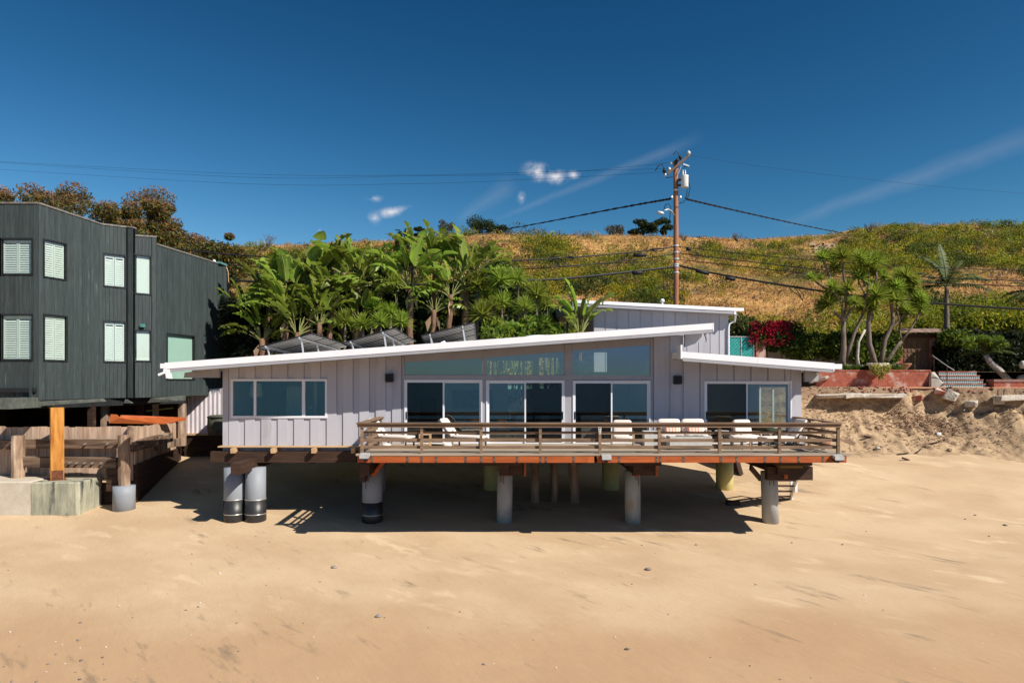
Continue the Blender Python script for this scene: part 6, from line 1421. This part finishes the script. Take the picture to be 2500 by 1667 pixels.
t = hedge('bougainvillea', 'bougainvillea with crimson flowers above the stucco wall', 1836, 1945, 44.0, 790, 850, [(.05,.09,.015),(.08,.13,.02),(.035,.05,.012)], cnt=44, n=210, cat='climbing shrub')
it = [(P(U3(1838,1930), U3(788,812) if random.random() < .7 else U3(812,838), 43.4), (.35,.25,.28)) for _ in range(52)]
mass('flowers', '', it, [(.40,.012,.04),(.28,.008,.035),(.50,.03,.04),(.20,.008,.02)], .13, .8, 34, parent=t)
hedge('roadside_bush', 'tall green bush on the slope foot above the dark ivy', 2355, 2440, 50, 768, 812, olive, cnt=24, n=230, cat='bush')
hedge('roadside_bush', 'rounded green bush at the right edge above the dark ivy', 2450, 2540, 50, 770, 812, olive, cnt=24, n=230, cat='bush')
hedge('roadside_bush', 'green bush at the slope foot behind the right yucca trunks', 2235, 2310, 52, 775, 812, olive, cnt=18, n=230, cat='bush')
hedge('roadside_bush', 'grey green bush right behind the rear garage corner', 1785, 1835, 50, 775, 825, [(.10,.11,.03),(.14,.15,.04)], cnt=18, n=220, cat='bush')
# flowers and planter on the brick wall
for px0, px1, lab in ((1995, 2085, 'strap leaved green plants along the left of the brick wall top'), (2085, 2135, 'strap leaved green clump beside the stone planter'), (2165, 2200, 'small dark green clump with white flowers near the gate urn')):
    c = P((px0+px1)/2, 903, 41.4); t = thing('border_plants', lab, 'plants', c, group='border plants on the brick wall')
    it = [(P(U3(px0,px1), 900, 41.3), (.25,.2,.22)) for _ in range(int((px1-px0)/3))]; mass('foliage', '', it, [(.09,.15,.02),(.14,.20,.025),(.05,.09,.015)], .32, .12, 70, parent=t, bias=(0,0,.8))
    it = [(P(U3(px0,px1), U3(890,896), 41.2), (.05,.05,.05)) for _ in range(int((px1-px0)/6))]; mass('flowers', '', it, [(.8,.78,.7)], .05, .8, 5, parent=t)
t = thing('stone_planter', 'round white stone planter with yellow trailing succulents on the brick wall', 'planter', P(2143,905,40.9)); c = P(2143,893,40.8)
mb = MB()
for k in range(22):
    a = k/22*6.28; mb.cushion(c + Vector((math.cos(a)*.56, math.sin(a)*.36, .10)), .2,.2,.14, n=4, puff=.8)
part(mb, 'stone_rim', M('white_rubble',(.62,.58,.52),(.5,.46,.4),rough=.95), t, True)
mb = MB(); mb.tube([c + Vector((0,0,-.25)), c + Vector((0,0,.08))], [.42,.56], 18); part(mb, 'bowl', m_stucco, t, True)
it = [(P(2143 + U3(-10,24), 893 + U3(0,16), 40.35), (.25,.2,.22)) for _ in range(16)] + [(P(2155, 915, 40.45), (.12,.1,.25)), (P(2148,922,40.45),(.08,.08,.15))]; mass('succulents', '', it, [(.42,.40,.10),(.34,.36,.08),(.50,.44,.16)], .12, .4, 110, parent=t)
t = thing('clay_urn', 'wide terracotta urn in front of the gate left leaf', 'urn', P(2206,905,43.5)); c = P(2206,905,43.5); mb = MB(); mb.tube([c, c+Vector((0,0,.12)), c+Vector((0,0,.3)), c+Vector((0,0,.42)), c+Vector((0,0,.46))], [.16,.2,.38,.45,.47], 18); part(mb, 'bowl', M('terracotta',(.48,.24,.13)), t, True)
mb = MB(); mb.tube([c+Vector((0,0,.44)), c+Vector((0,0,.47))], [.40,.40], 14); part(mb, 'soil', m_earth, t)

# yucca trees
heads = [(2009,631,27),(2057,628,32),(2120,650,34),(2096,678,28),(2025,742,32),(2141,723,34),(2124,752,30),(2033,703,24),(2071,706,26),(2100,632,24),(2158,677,24),(2139,640,28),(1980,679,16),
 (2212,677,28),(2188,704,27),(2217,706,28),(2190,733,28),(2246,730,24),(2214,759,20),(2248,752,20),(2172,700,22),(2228,690,22),(2088,740,20)]
for _ in range(0): pass
TR = [('largest pale stemmed yucca tree, its straight trunk rising past the low roof end', [[(2057,902),(2060,850),(2059,786)],[(2059,786),(2040,765),(2027,752)],[(2059,786),(2055,740),(2035,712)],[(2059,786),(2066,745),(2071,715)],[(2059,790),(2078,755),(2088,745)],[(2066,745),(2062,690),(2057,640)],[(2055,740),(2040,720),(1985,684)],[(2045,725),(2020,660),(2010,638)]], [0,1,4,7,8,12,22], .26),
 ('slim yucca tree leaning right from the foot of the pale stemmed one', [[(2064,878),(2085,815),(2107,768)],[(2107,768),(2112,720),(2096,688)],[(2107,768),(2120,700),(2120,660)],[(2112,700),(2104,660),(2100,640)]], [2,3,9], .17),
 ('yucca tree with dark trunk rising from the stone planter', [[(2136,890),(2122,840),(2120,790),(2123,757)],[(2120,800),(2135,760),(2141,735)],[(2122,780),(2138,700),(2139,650)],[(2138,710),(2150,690),(2158,684)]], [5,6,10,11], .24),
 ('yucca tree leaning right between planter and gate', [[(2150,890),(2160,830),(2180,790),(2176,740),(2173,706)],[(2176,745),(2190,720),(2188,710)],[(2163,820),(2195,781),(2190,742)],[(2195,781),(2215,760),(2228,700)]], [14,16,20,21], .2),
 ('rightmost forked yucca tree bending over the gate roof', [[(2158,891),(2185,852),(2201,834)],[(2201,834),(2196,800),(2195,781),(2189,765)],[(2201,834),(2225,800),(2243,770),(2247,758)],[(2196,785),(2214,765),(2215,762)],[(2243,775),(2250,745),(2246,735)],[(2189,765),(2215,725),(2216,712)],[(2215,725),(2213,690),(2212,684)]], [13,15,17,18,19], .2)]
for i, (lab, paths, hs, r0) in enumerate(TR):
    Y = 42.2 + .35*i; b = P(*paths[0][0], Y); t = thing('yucca_tree', lab, 'yucca tree', b - Vector((0,0,.2)), group='yucca trees on the terrace')
    for j, pa in enumerate(paths):
        pp = [P(x, y, Y + (0 if j == 0 else .5*math.sin(j*2+k)*k/len(pa))) for k, (x, y) in enumerate(pa)]
        sm_ = [pp[0]]
        for a, b2 in zip(pp, pp[1:]): sm_ += [a.lerp(b2, .5) + Vector((U3(-.04,.04),0,U3(-.04,.04))), b2]
        r = r0*.8 if j == 0 else r0*.38; mb = MB(); mb.tube(sm_, [r*(1-.45*k/len(sm_)) for k in range(len(sm_))], 8); part(mb, 'trunk' if j == 0 else 'branch', m_tree, t, True)
    for h in list(hs):
        px, py, rr = heads[h]
        for _k in range(1): rosette(t, P(px + U3(-26,26), py + U3(-4,34), Y+U3(-.2,1.2)), rr/F*Y*U3(.9,1.15), (U3(-.6,.6), U3(-.3,.6)))
    for h in hs: px, py, rr = heads[h]; rosette(t, P(px, py, Y+U3(-.6,.3)), rr/F*Y*1.4, (U3(-.35,.35), U3(-.1,.4)))
t = thing('young_yucca_tree', 'short white barked stem between the two left yucca trunks', 'yucca tree', P(2094,902,42.6)); mb = MB(); mb.tube([P(2096,905,42.6), P(2093,870,42.6), P(2096,835,42.6), P(2112,805,42.6)], [.12,.10,.08,.07], 8); part(mb, 'trunk', M('white_bark',(.6,.55,.48),(.3,.26,.22),sc=9), t, True)
# feather palm
def frond_mesh(name, L_, bend, seed, ll=.62, th0=.5):
    R = random.Random(seed); v, f = [], []; n = 30; p = Vector((0,0,0)); th = th0; pts_ = []
    for i in range(n+1):
        pts_.append((p.copy(), th)); th = th0 + bend*(i/n)**1.3; p = p + Vector((math.sin(th),0,math.cos(th)))*L_/n
    mb = MB(); mb.tube([q for q,_ in pts_], [.035*(1-.8*i/n) for i in range(n+1)], 4)
    for i in range(3, n+1):
        c, th = pts_[i]; d = Vector((math.sin(th),0,math.cos(th))); t = i/n; l = ll*math.sin(math.pi*min(1, .15+t*.85))**.6*R.uniform(.85,1.1)
        for s in (-1, 1):
            for q in (0, .5):
                cc = c + d*(L_/n)*q; e = cc + Vector((0,s,0))*l*.72 + d*l*.5 + Vector((0,0,-l*R.uniform(.25,.7))); m_ = cc.lerp(e,.5) + Vector((0,0,l*.10)); w = d*.032
                mb.add([cc-w, cc+w, m_+w, m_-w, e], [(0,1,2,3),(3,2,4)])
    me = mb.mesh(name); me.materials.append(M_fr); return me
M_fr = LM('palm_frond_green', (.10,.14,.03), (.06,.09,.02), tr=.25, rnd=.25)
FR = [frond_mesh('frond', 3.2, b, i, th0=a) for i, (a, b) in enumerate(((.35,1.3),(.7,1.2),(1.0,1.1),(.1,.4)))]
def palm(lab, px, pyb, pyt, Y, fr, sc=1, r=.17):
    b, c = P(px, pyb, Y), P(px, pyt, Y); t = thing('feather_palm', lab, 'palm', b, group='palms'); mb = MB(); k = 12
    mb.tube([b.lerp(c, i/k) for i in range(k+1)], [r*(1.1-.35*i/k)*(1.04 if i % 2 else 1) for i in range(k+1)], 9); part(mb, 'trunk', m_tree, t, True)
    for az, ti, m_ in fr:
        o = bpy.data.objects.new('frond', FR[m_]); COL.objects.link(o); o.parent = t; OFF[o] = OFF[t]; o.matrix_local = Matrix.Translation(c-b) @ Matrix.Rotation(az, 4, 'Z') @ Matrix.Rotation(ti, 4, 'Y') @ Matrix.Scale(sc*U3(.9,1.08), 4)
palm('feather palm with wind swept fronds right of the yucca trees', 2311, 806, 700, 48, [(2.9,0,1),(2.7,-.2,0),(3.3,.1,2),(.2,.05,1),(.0,.25,1),(.45,-.15,0),(3.0,.35,2),(-.4,.3,2),(1.5,-.1,0),(4.4,.2,1),(1.57,0,3)], 1.0)
palm('cut off palm at the far right edge of the picture', 2525, 800, 712, 46, [(3.1,0,1),(2.8,.3,2),(3.4,-.2,0),(3.0,.5,2)], .6)
t = thing('leaning_palm', 'small bright green palm with a white leaning trunk before the dark ivy', 'palm', P(2464,930,42)); mb = MB()
mb.tube([P(2464,930,42), P(2440,905,42), P(2418,885,42.2), P(2406,866,42.3)], [.2,.2,.17,.14], 8); part(mb, 'trunk', M('pale_leaning_bark',(.48,.43,.38),(.25,.2,.17),sc=6,bump=.6), t, True)
c = P(2406,862,42.3)
for k in range(15):
    o = bpy.data.objects.new('frond', FR[k % 3]); COL.objects.link(o); o.parent = t; OFF[o] = OFF[t]; o.matrix_local = Matrix.Translation(c-OFF[t]) @ Matrix.Rotation(k*2.4, 4, 'Z') @ Matrix.Rotation(U3(-.4,.25), 4, 'Y') @ Matrix.Scale(U3(.42,.55), 4)
mass('new_leaves', '', [(P(2406+U3(-45,45), 835+U3(-12,12), 42), (.4,.4,.22)) for _ in range(14)], [(.16,.25,.03),(.24,.32,.03),(.10,.16,.02)], .3, .2, 90, parent=t, bias=(0,0,-.2))
c = P(2497, 890, 42); mb = MB(); mb.cushion(c, .35,.35,.5, n=5, puff=.8); mb.cushion(c + Vector((0,0,-.9)), .7,.6,.6, n=5, puff=.9); solo(mb, 'garden_statue', m_stucco, 'pale stone garden ornament at the right edge in the shade', 'ornament', (c.x,42,c.z-1.2), smooth=True)

# ------------------------------------------------------------------ utility pole and cables
YP = 45.0; pb = P(1651, 950, YP); pb.z = 4.35; pt = P(1650, 393, YP)
up = thing('utility_pole', 'tall brown wooden utility pole with tilted crossarm and white transformer', 'utility pole', pb)
mb = MB(); mb.tube([pb.lerp(pt, k/8) for k in range(9)], [.185-.004*k for k in range(9)], 14); part(mb, 'shaft', m_pole, up, True)
a, b = P(1630,425,YP-.3), P(1684,378,YP-.3); mb = MB(); mb.beam(a, b, .12, .15); arm = part(mb, 'crossarm', M('grey_brown_crossarm',(.16,.11,.08)), up)
mb = MB(); mb.beam(P(1657,423,YP-.25), P(1664,404,YP-.28), .03,.04); part(mb, 'arm_brace', m_galv, up)
mb = MB(); mb.beam(P(1667,401,YP-.2), P(1682,406,YP+.2), .08,.08); mb.beam(P(1637,398,YP), P(1645,401,YP), .1,.1); part(mb, 'side_arm', m_galv, up)
def insul(px, py, s=1, dark=False):
    c = P(px, py, YP-.3); mb = MB(); mb.tube([c, c+Vector((0,0,.1*s)), c+Vector((0,0,.12*s)), c+Vector((0,0,.24*s)), c+Vector((0,0,.34*s))], [.07*s,.07*s,.13*s,.12*s,.04*s], 10); part(mb, 'insulator', m_dtrim if dark else m_galv, up, True)
insul(1681, 382, 1.1); insul(1634, 420, .9); insul(1653, 398, .9, True); insul(1661, 391, .9, True); insul(1622, 424, 1.0, True); insul(1624, 432, .7)
tr = P(1671, 445, YP-.25); mb = MB(); mb.tube([tr - Vector((0,0,.36)), tr - Vector((0,0,.32)), tr + Vector((0,0,.36)), tr + Vector((0,0,.42)), tr + Vector((0,0,.44))], [.23,.255,.255,.265,.2], 20); tro = part(mb, 'transformer', M('white_enamel',(.80,.80,.76),rough=.4,bump=0), up, True)
for dx_ in (-.1, .05): mb = MB(); mb.tube([tr + Vector((dx_,0,.44)), tr + Vector((dx_,0,.58)), tr + Vector((dx_,0,.6)), tr + Vector((dx_,0,.8))], [.045,.06,.045,.04], 8); part(mb, 'bushing', m_galv, tro, True)
mb = MB(); mb.box(tr.x-.42, tr.x-.2, YP-.3, YP-.1, tr.z+.1, tr.z+.22); mb.box(tr.x-.42, tr.x-.2, YP-.3, YP-.1, tr.z-.24, tr.z-.14); part(mb, 'hanger', m_black, up)
for py in (467, 602, 618, 634, 647.5, 652, 667): mb = MB(); c = P(1650.5, py, YP); mb.tube([c, c+Vector((0,0,.09))], .20, 12); part(mb, 'band', m_galv, up)
for px in (1640, 1661): mb = MB(); c = P(px, 482, YP-.1); mb.cushion(c, .16,.16,.2, n=4, puff=.8); part(mb, 'service_clamp', m_galv, up)
mb = MB(); mb.tube([P(1646,526,YP-.15), P(1640,516,YP-.6), P(1632,511,YP-1.0), P(1621,514,YP-1.3)], .045, 8); part(mb, 'lamp_arm', m_galv, up, True)
mb = MB(); c = P(1612,520,YP-1.4); mb.cushion(c, .52,.3,.2, Matrix.Rotation(.25,3,'Y'), n=6, puff=.8); part(mb, 'lamp_head', m_galv, up, True)
def loop(pts_px, r=.03, Y=YP-.3): return [P(x, y, Y) for x, y in pts_px]
for L_ in ([(1644,378),(1650,370),(1656,375),(1659,388)],[(1600,417),(1608,404),(1617,402),(1622,414)],[(1625,433),(1634,434),(1646,430)],[(1680,440),(1685,458),(1681,478),(1675,487)],[(1678,462),(1676,478),(1672,486)],[(1658,497),(1668,494),(1675,487)],[(1621,512),(1625,500),(1632,497),(1638,505),(1636,520),(1635,540)],[(1670,407),(1677,408)]):
    mb = MB(); pp = loop(L_); q = [pp[0]]
    for a, b2, c2 in zip(pp, pp[1:], pp[2:] + [pp[-1]]): q += [a.lerp(b2,.5), b2]
    mb.tube(q, .028, 5); part(mb, 'jumper_wire', m_blk2, up, True)
def cable(lab, pts_, r, name='cable', twist=0, sag=True):
    """pts_: (px,py,Y) control points joined by a smooth curve"""
    c = [P(*p) for p in pts_]; out = []
    for i in range(len(c)-1):
        p0, p1, p2, p3 = c[max(i-1,0)], c[i], c[i+1], c[min(i+2,len(c)-1)]
        for k in range(16):
            t = k/16; out.append(.5*((2*p1) + (p2-p0)*t + (2*p0-5*p1+4*p2-p3)*t*t + (3*p1-3*p2+p3-p0)*t**3))
    out.append(c[-1]); mb = MB()
    if twist:
        L_ = 0
        for s in (0, math.pi):
            q = []
            for i, p in enumerate(out): q.append(p + Vector((0, math.cos(i*2.1+s), math.sin(i*2.1+s)))*twist)
            mb.tube(q, r, 4)
    else: mb.tube(out, r, 5)
    return solo(mb, name, m_blk2, lab, 'cable', c[0], 'overhead cables')
cable('highest thin wire running left from the pole top across the sky', [(-150,388,62),(0,395,60),(600,425,54),(1000,428,50),(1328,420,47),(1628,412,YP-.3)], .008)
cable('second thin sky wire just below the highest on the left', [(-150,390,62.5),(0,397,60.5),(600,433,54.5),(1000,430,50.5),(1328,424,47.3),(1655,396,YP-.3)], .008)
cable('lowest of the three thin sky wires left of the pole', [(-150,402,62),(0,414,60),(600,449,54),(1000,449,50),(1322,437,47),(1622,420,YP-.3)], .008)
cable('faint thin wire running right from the pole top crossarm', [(1683,380,YP-.3),(1900,412,46),(2250,452,48),(2600,480,50)], .006)
cable('twisted black service drop falling left from pole to ridge', [(1640,485,YP),(1500,510,60),(1250,557,95),(1100,577,118),(960,583,128)], .05, twist=.05)
cable('twisted black service drop falling right from pole to ridge', [(1675,486,YP),(1800,515,58),(1950,548,80),(2060,570,110)], .045, twist=.045)
cable('uppermost communications cable left of the pole with loops', [(1648,602,YP),(1560,614,44.5),(1400,628,43.5),(1215,637,42.5),(900,640,41.8),(560,621,41),(380,600,40.5)], .045)
cable('second communications cable left of the pole', [(1648,620,YP),(1500,640,44.5),(1330,654,43.5),(1100,664,42.5),(800,664,41.8),(560,646,41),(380,625,40.5)], .03)
cable('third thinner communications cable left of the pole', [(1648,634,YP),(1480,644,44.5),(1300,651,43.5),(1100,653,42.5),(800,650,41.5),(560,640,41)], .018)
cable('thick black lowest cable left of the pole', [(1648,651,YP),(1560,661,44.5),(1400,678,43.5),(1280,685,42.8),(900,696,41.8),(560,684,41),(380,668,40.5)], .075)
cable('uppermost cable right of the pole across the slope', [(1654,602,YP),(1800,618,45),(2008,637,45),(2250,652,45),(2500,661,45),(2650,664,45)], .025)
cable('second cable right of the pole passing behind the yuccas', [(1654,618,YP),(1800,635,45),(2008,659,45),(2250,676,45),(2500,686,45),(2650,690,45)], .032)
cable('third cable right of the pole just above the thick one', [(1654,634,YP),(1800,649,45),(2027,674,45),(2250,689,45),(2500,699,45),(2650,703,45)], .028)
cable('thick black lowest cable right of the pole reaching the right edge', [(1654,648,YP),(1774,673,44.8),(2022,713,44.5),(2250,738,44.5),(2500,755,44.5),(2650,762,44.5)], .07)
def splice(px, py, dx_, dz_, Y, lab):
    c = P(px, py, Y); mb = MB(); e = Vector((dx_,0,dz_)); mb.tube([c-e*.5, c-e*.45, c+e*.45, c+e*.5], [.06,.13,.13,.06], 10); solo(mb, 'splice_case', m_blk2, lab, 'splice case', c, 'splice cases on the cables', smooth=True)
splice(1562,623,.85,.02,44.3,'black splice case on the upper cable just left of the pole'); splice(1556,666,.7,.0,44.3,'black splice case on the thick cable left of the pole')
splice(1783,680,.65,-.1,44.7,'black splice case hanging on the thick cable right of the pole'); splice(1681,608,.3,0,44.8,'tiny splice case right beside the pole'); splice(1715,664,.9,-.22,44.8,'long black splice sleeve on the thick cable next to the pole')
def coil(px, py, w, h, Y, lab, spokes=0):
    c = P(px, py, Y); mb = MB(); q = [c + Vector((math.cos(t)*w, 0, math.sin(t)*h)) for t in np.linspace(0, 6.283, 20)]; mb.tube(q, .035, 5, False)
    for k in range(spokes): a = k*math.pi/spokes; mb.tube([c + Vector((math.cos(a)*w,0,math.sin(a)*h)), c - Vector((math.cos(a)*w,0,math.sin(a)*h))], .02, 4)
    solo(mb, 'cable_loop', m_blk2, lab, 'cable loop', c, 'cable storage loops', smooth=True)
coil(1352, 633, .34, .15, 43.3, 'oval spoked storage loop on the upper left cable', 3); coil(1390, 631, .3, .12, 43.4, 'second smaller storage loop right of the spoked one', 1); coil(1605, 610, .45, .09, 44.6, 'long flat cable loop close to the pole')
mb = MB(); q = [P(x,y,44.4) for x, y in ((1926,702),(1936,712),(1950,722),(1960,732),(1962,720),(1952,708),(1940,703),(1948,712),(1960,735))]; mb.tube(q, .03, 5); solo(mb, 'hanging_cable_end', m_blk2, 'loose cable end hanging from the thick cable over the slope', 'cable', q[0], smooth=True)
for px in (1621, 1631): mb = MB(); mb.tube([P(px,648,YP-.2), P(px-2,735,YP-.2)], .012, 4); solo(mb, 'guy_wire', m_blk2, 'thin vertical wire %s left of the pole' % ('farther' if px < 1625 else 'nearer'), 'wire', P(px,735,YP-.2), 'thin vertical wires')
# ------------------------------------------------------------------ bank debris, slabs, stones
def rough_block(c, sx_, sy_, sz_, rot=0, tilt=0, seed=0, n=3):
    R = Matrix.Rotation(rot, 3, 'Z') @ Matrix.Rotation(tilt, 3, 'Y'); mb = MB(); mb.cushion((0,0,0), sx_, sy_, sz_, n=5, puff=.28)
    for i, v in enumerate(mb.v): mb.v[i] = R @ (v + Vector((sx_*.08, sy_*.14, sz_*.2))*noise.noise(v*2.3 + Vector((seed*7,0,0)))*2) + Vector(c)
    return mb
m_slab = M('broken_concrete', (.56,.50,.42), (.40,.34,.28), sc=4, rough=.95, bump=.9, bs=9, dist=.05)
def surf(px, py, ys=None, h=bank_h):
    """first point of the bank or beach seen through a photo pixel"""
    Y = 20.0
    while Y < 41:
        x = X(px, Y); z = Zp(py, Y); g = max(beach_h(x, Y), h(x, Y) if 10.6 < x and Y > 33 else -9)
        if z <= g: return Vector((x, Y, g))
        Y += .05
    return Vector((x, Y, g))
sl = [(2045,966,2.6,.9,.22,'longest broken pale concrete slab edge under the terrace, left part'),(2100,967,2.2,.9,.24,'middle broken concrete slab under the terrace edge'),(2155,966,2.6,.9,.23,'right broken concrete slab under the terrace edge'),
      (2000,926,1.4,.8,.22,'small pale concrete slab just below the low roof end'),(2320,965,.9,.7,.5,'dark tumbled concrete chunk in the eroded hollow'),(2372,985,.8,.6,.35,'pale squarish stone block right of the hollow'),
      (2438,975,.7,.6,.5,'pale upright boulder near the far right of the bank'),(2470,972,1.6,.7,.3,'grey broken slab at the far right bank top'),(2300,958,.9,.6,.35,'broken brick clump above the hollow'),(2240,972,.7,.5,.3,'reddish rubble lump left of the hollow')]
for i, (px, py, a, b, c_, lab) in enumerate(sl):
    v = surf(px, py+6); y = v.y - (.32 if a > 1.5 else .1); v = P(px, py, y); solo(rough_block(v, a if a > 1.5 else a*.8, b, c_, U3(-.12,.12) if a > 1.5 else U3(-.9,.9), U3(-.05,.05) if a > 1.5 else U3(-.5,.5), i), 'concrete_slab' if 'slab' in lab else 'rubble_block', m_brick if 'brick' in lab or 'reddish' in lab else m_slab, lab, 'rubble', v, 'broken slabs on the bank')
# loose sticks, clods and brick bits: uncountable litter
mb = MB()
for k in range(2000):
    if random.random() < .16: px = 2060 + 430*random.random(); py = 985 + 120*random.random()**1.3
    elif random.random() < .72: px = random.gauss(2225, 66); py = random.gauss(1030, 17) + (px-2225)*.25
    else: px = 1962 + 120*random.random(); py = 930 + 130*random.random()
    v = surf(px, py)
    if v.y > 40.5 or v.y < 32: continue
    L_ = U3(.06,.3) if random.random() < .85 else U3(.3,.8); d = Vector((U3(-1,1), U3(-.6,.6), U3(-.3,.45))).normalized()*L_; r = U3(.008,.022); v.z += .02
    mb.tube([v - d*.5, v + Vector((U3(-.02,.02),0,U3(-.02,.03))), v + d*.5], [r, r, r*.6], 4, False)
link('driftwood_litter', mb.mesh('driftwood_litter'), m_debris, None, 'tangled sticks and reeds littering the eroded bank', 'stuff')
mb = MB()
for k in range(260):
    px = 1960 + 560*random.random(); py = 930 + 175*random.random()**1.1; v = surf(px, py)
    if v.y > 40.6 or v.y < 31: continue
    s = U3(.025,.065)*(2.4 if random.random() < .06 else 1); mb.cushion(v + Vector((0,-.02,s*.2)), s*2, s*1.6, s*1.3, n=3, puff=.8)
link('bank_rubble', mb.mesh('bank_rubble'), m_bank, None, 'clods of dry earth and small stones scattered on the bank', 'stuff')
mb = MB()
for k in range(60):
    px = random.choice((U3(2080,2230), U3(2190,2430))); v = surf(px, U3(944, 962)); v.y -= 0; s = U3(.07,.2)
    a = Matrix.Rotation(U3(0,3),3,'Z'); mb.cushion(v + Vector((0,0,.04)), s, .1, .08, a, n=3, puff=.35)
link('broken_bricks', mb.mesh('broken_bricks'), m_brick, None, 'broken red bricks strewn along the terrace edge', 'stuff')
for px, py, a, lab in ((2237,1107,.5,'single brown stick standing out of the smooth sand below the bank'),(2214,1124,-.6,'black charred stick lying on the sand below the bank'),(2204,1110,0,'small dark rock on the sand left of the brown stick'),(2280,1085,.1,'short dark log on the lower slope of the bank'),(2122,1070,-.4,'curved dark root on the debris slope')):
    v = surf(px, py); mb = MB(); d = Vector((.35*math.cos(a), .1, .25*math.sin(a))); mb.tube([v - d, v + Vector((.03,0,.05)), v + d + Vector((0,0,.1))], [.05,.045,.03], 6); solo(mb, 'driftwood', m_wdark, lab, 'driftwood', v, 'single driftwood pieces', smooth=True)
for px, py, s, lab in ((2143,1096,.13,'round white stone on the lower debris slope'),(2290,1063,.16,'white stone in the debris below the hollow'),(2372,990,.2,'pale stone on the right bulge of the bank'),(2015,1083,.3,'reddish stone seen through the right deck railing')):
    v = surf(px, py); solo(rough_block(v + Vector((0,0,s*.3)), s*1.6, s*1.3, s, seed=px), 'white_stone', M('white_stone_%d' % px, (.7,.68,.64) if 'reddish' not in lab else (.45,.2,.13)), lab, 'stone', v, smooth=True)
# mossy rock by the shadow edge
v = surf(1788, 1231); solo(rough_block(v + Vector((0,0,.03)), .55,.4,.22, seed=3), 'dark_rock', m_wdark, 'dark rock on the sand at the edge of the house shadow', 'rock', v, smooth=True)
# pebbles
PB = []
for s in range(4):
    mb = MB(); mb.cushion((0,0,0), 1, .72, .5, n=5, puff=.85)
    for i, q in enumerate(mb.v): mb.v[i] = q*(1 + .22*noise.noise(q*1.7 + Vector((s*5,0,0))))
    me = mb.mesh('pebble', smooth=True); me.materials.append(m_stone); PB.append(me)
PBW = []
m_shell = M('white_shell', (.62,.58,.53), (.50,.46,.42), sc=7, rough=.6, rnd=.1)
for me in PB[:2]: m_ = me.copy(); m_.materials.clear(); m_.materials.append(m_shell); PBW.append(m_)
zs_ = 1.8817
pl = [(38,305,7,0),(45,587,14,1),(17,748,9,0),(90,657,7,0),(55,818,14,0),(165,817,12,0),(212,771,10,1),(223,736,13,0),(258,691,12,0),(285,646,9,1),(255,632,6,1),(298,735,8,1),(360,627,16,0),(367,663,10,1),(371,721,15,0),(347,773,9,0),(366,808,14,0),(370,548,13,0),(389,488,5,0),(485,659,14,1),(470,708,12,0),(475,737,8,0),(480,808,9,0),
      (547,467,11,1),(609,522,8,0),(771,412,7,0),(877,603,8,1),(855,489,10,0),(912,474,12,0),(918,454,13,1),(936,365,11,1),(1007,320,18,1),(1005,386,9,1),(1008,466,8,1),(1085,495,8,0),(1087,548,9,0),(1097,677,12,0),(1223,373,5,0),(1291,432,7,0),(1282,298,6,0),(1395,549,8,0),(1438,611,9,1),(1471,358,9,0),(1536,294,24,0),(1738,520,29,0),(1766,522,8,0),(1668,174,7,0),(1238,175,8,0),(1175,148,7,0),(882,231,8,0),(2113,497,9,0),(1967,568,7,0),(2224,738,16,0),(2267,735,7,1),(1457,803,8,1),(1348,600,5,0)]
pl = [(a/zs_, 1230+b/zs_, c/zs_, w) for a, b, c, w in pl]
pl += [(1250+a/zs_, 1230+b/zs_, c/zs_, w) for a, b, c, w in [(239,318,9,1),(626,303,28,0),(845,189,10,0),(597,190,7,0),(660,227,5,0),(1119,371,9,0),(1285,180,8,0),(1519,187,11,0),(1620,420,11,1),(1705,488,5,0),(2128,52,10,0),(2266,99,15,0),(2192,149,9,0),(474,612,12,1),(202,752,9,1),(100,625,7,0),(718,505,7,0),(551,369,7,0),(912,706,6,0),(1094,745,6,0),(1232,806,9,0),(1375,800,7,0),(1627,127,6,0),(2082,70,8,0),(530,670,20,0)]]
special = {(1536,294):'largest tan stone on the open sand right of the left pile', (1738,520):'largest flat pale stone on the lower middle sand'}
big_lab = ['tan lumpy stone on the sand below the black footed pile pair gap', 'flat pale stone lying alone on the lower middle sand', 'long grey driftwood coloured stone on the right half of the sand', 'brown flat stone pressed in the damp sand near the bottom']
bi = 0; ZN = {}
for i, (px, py, w, wh) in enumerate(pl):
    Y = 14.0
    while Y < 30:
        if Zp(py, Y) <= beach_h(X(px, Y), Y): break
        Y += .03
    x = X(px, Y); o = bpy.data.objects.new('pebble', random.choice(PBW if wh else PB)); COL.objects.link(o); s = max(.045, w/F*Y*(.9 if wh else 1.2)); o.scale = (s, s, s*.9); o.rotation_euler = (U3(-.2,.2), U3(-.2,.2), U3(-.6,.6)); o.location = (x, Y, beach_h(x, Y) + s*.12)
    o['category'] = 'pebble'
    o['group'] = 'white pebbles on the sand' if wh else 'grey pebbles on the sand'
    if w > 10 and bi < 4: o['label'] = big_lab[bi]; bi += 1
    else:
        band = ('far left', 'left of centre', 'central', 'right of centre', 'far right')[min(4, int(px/500))]; row = 'lower' if py > 1500 else 'upper'
        ZN.setdefault((band, row, wh), []).append((px, o))
ORD = 'first second third fourth fifth sixth seventh eighth ninth tenth eleventh twelfth thirteenth fourteenth fifteenth sixteenth seventeenth eighteenth nineteenth twentieth'.split()
for (band, row, wh), q in ZN.items():
    for k, (px, o) in enumerate(sorted(q, key=lambda r: r[0])): o['label'] = '%s %s pebble from the left on the %s %s sand' % (ORD[k], 'small white' if wh else 'grey brown', row, band)
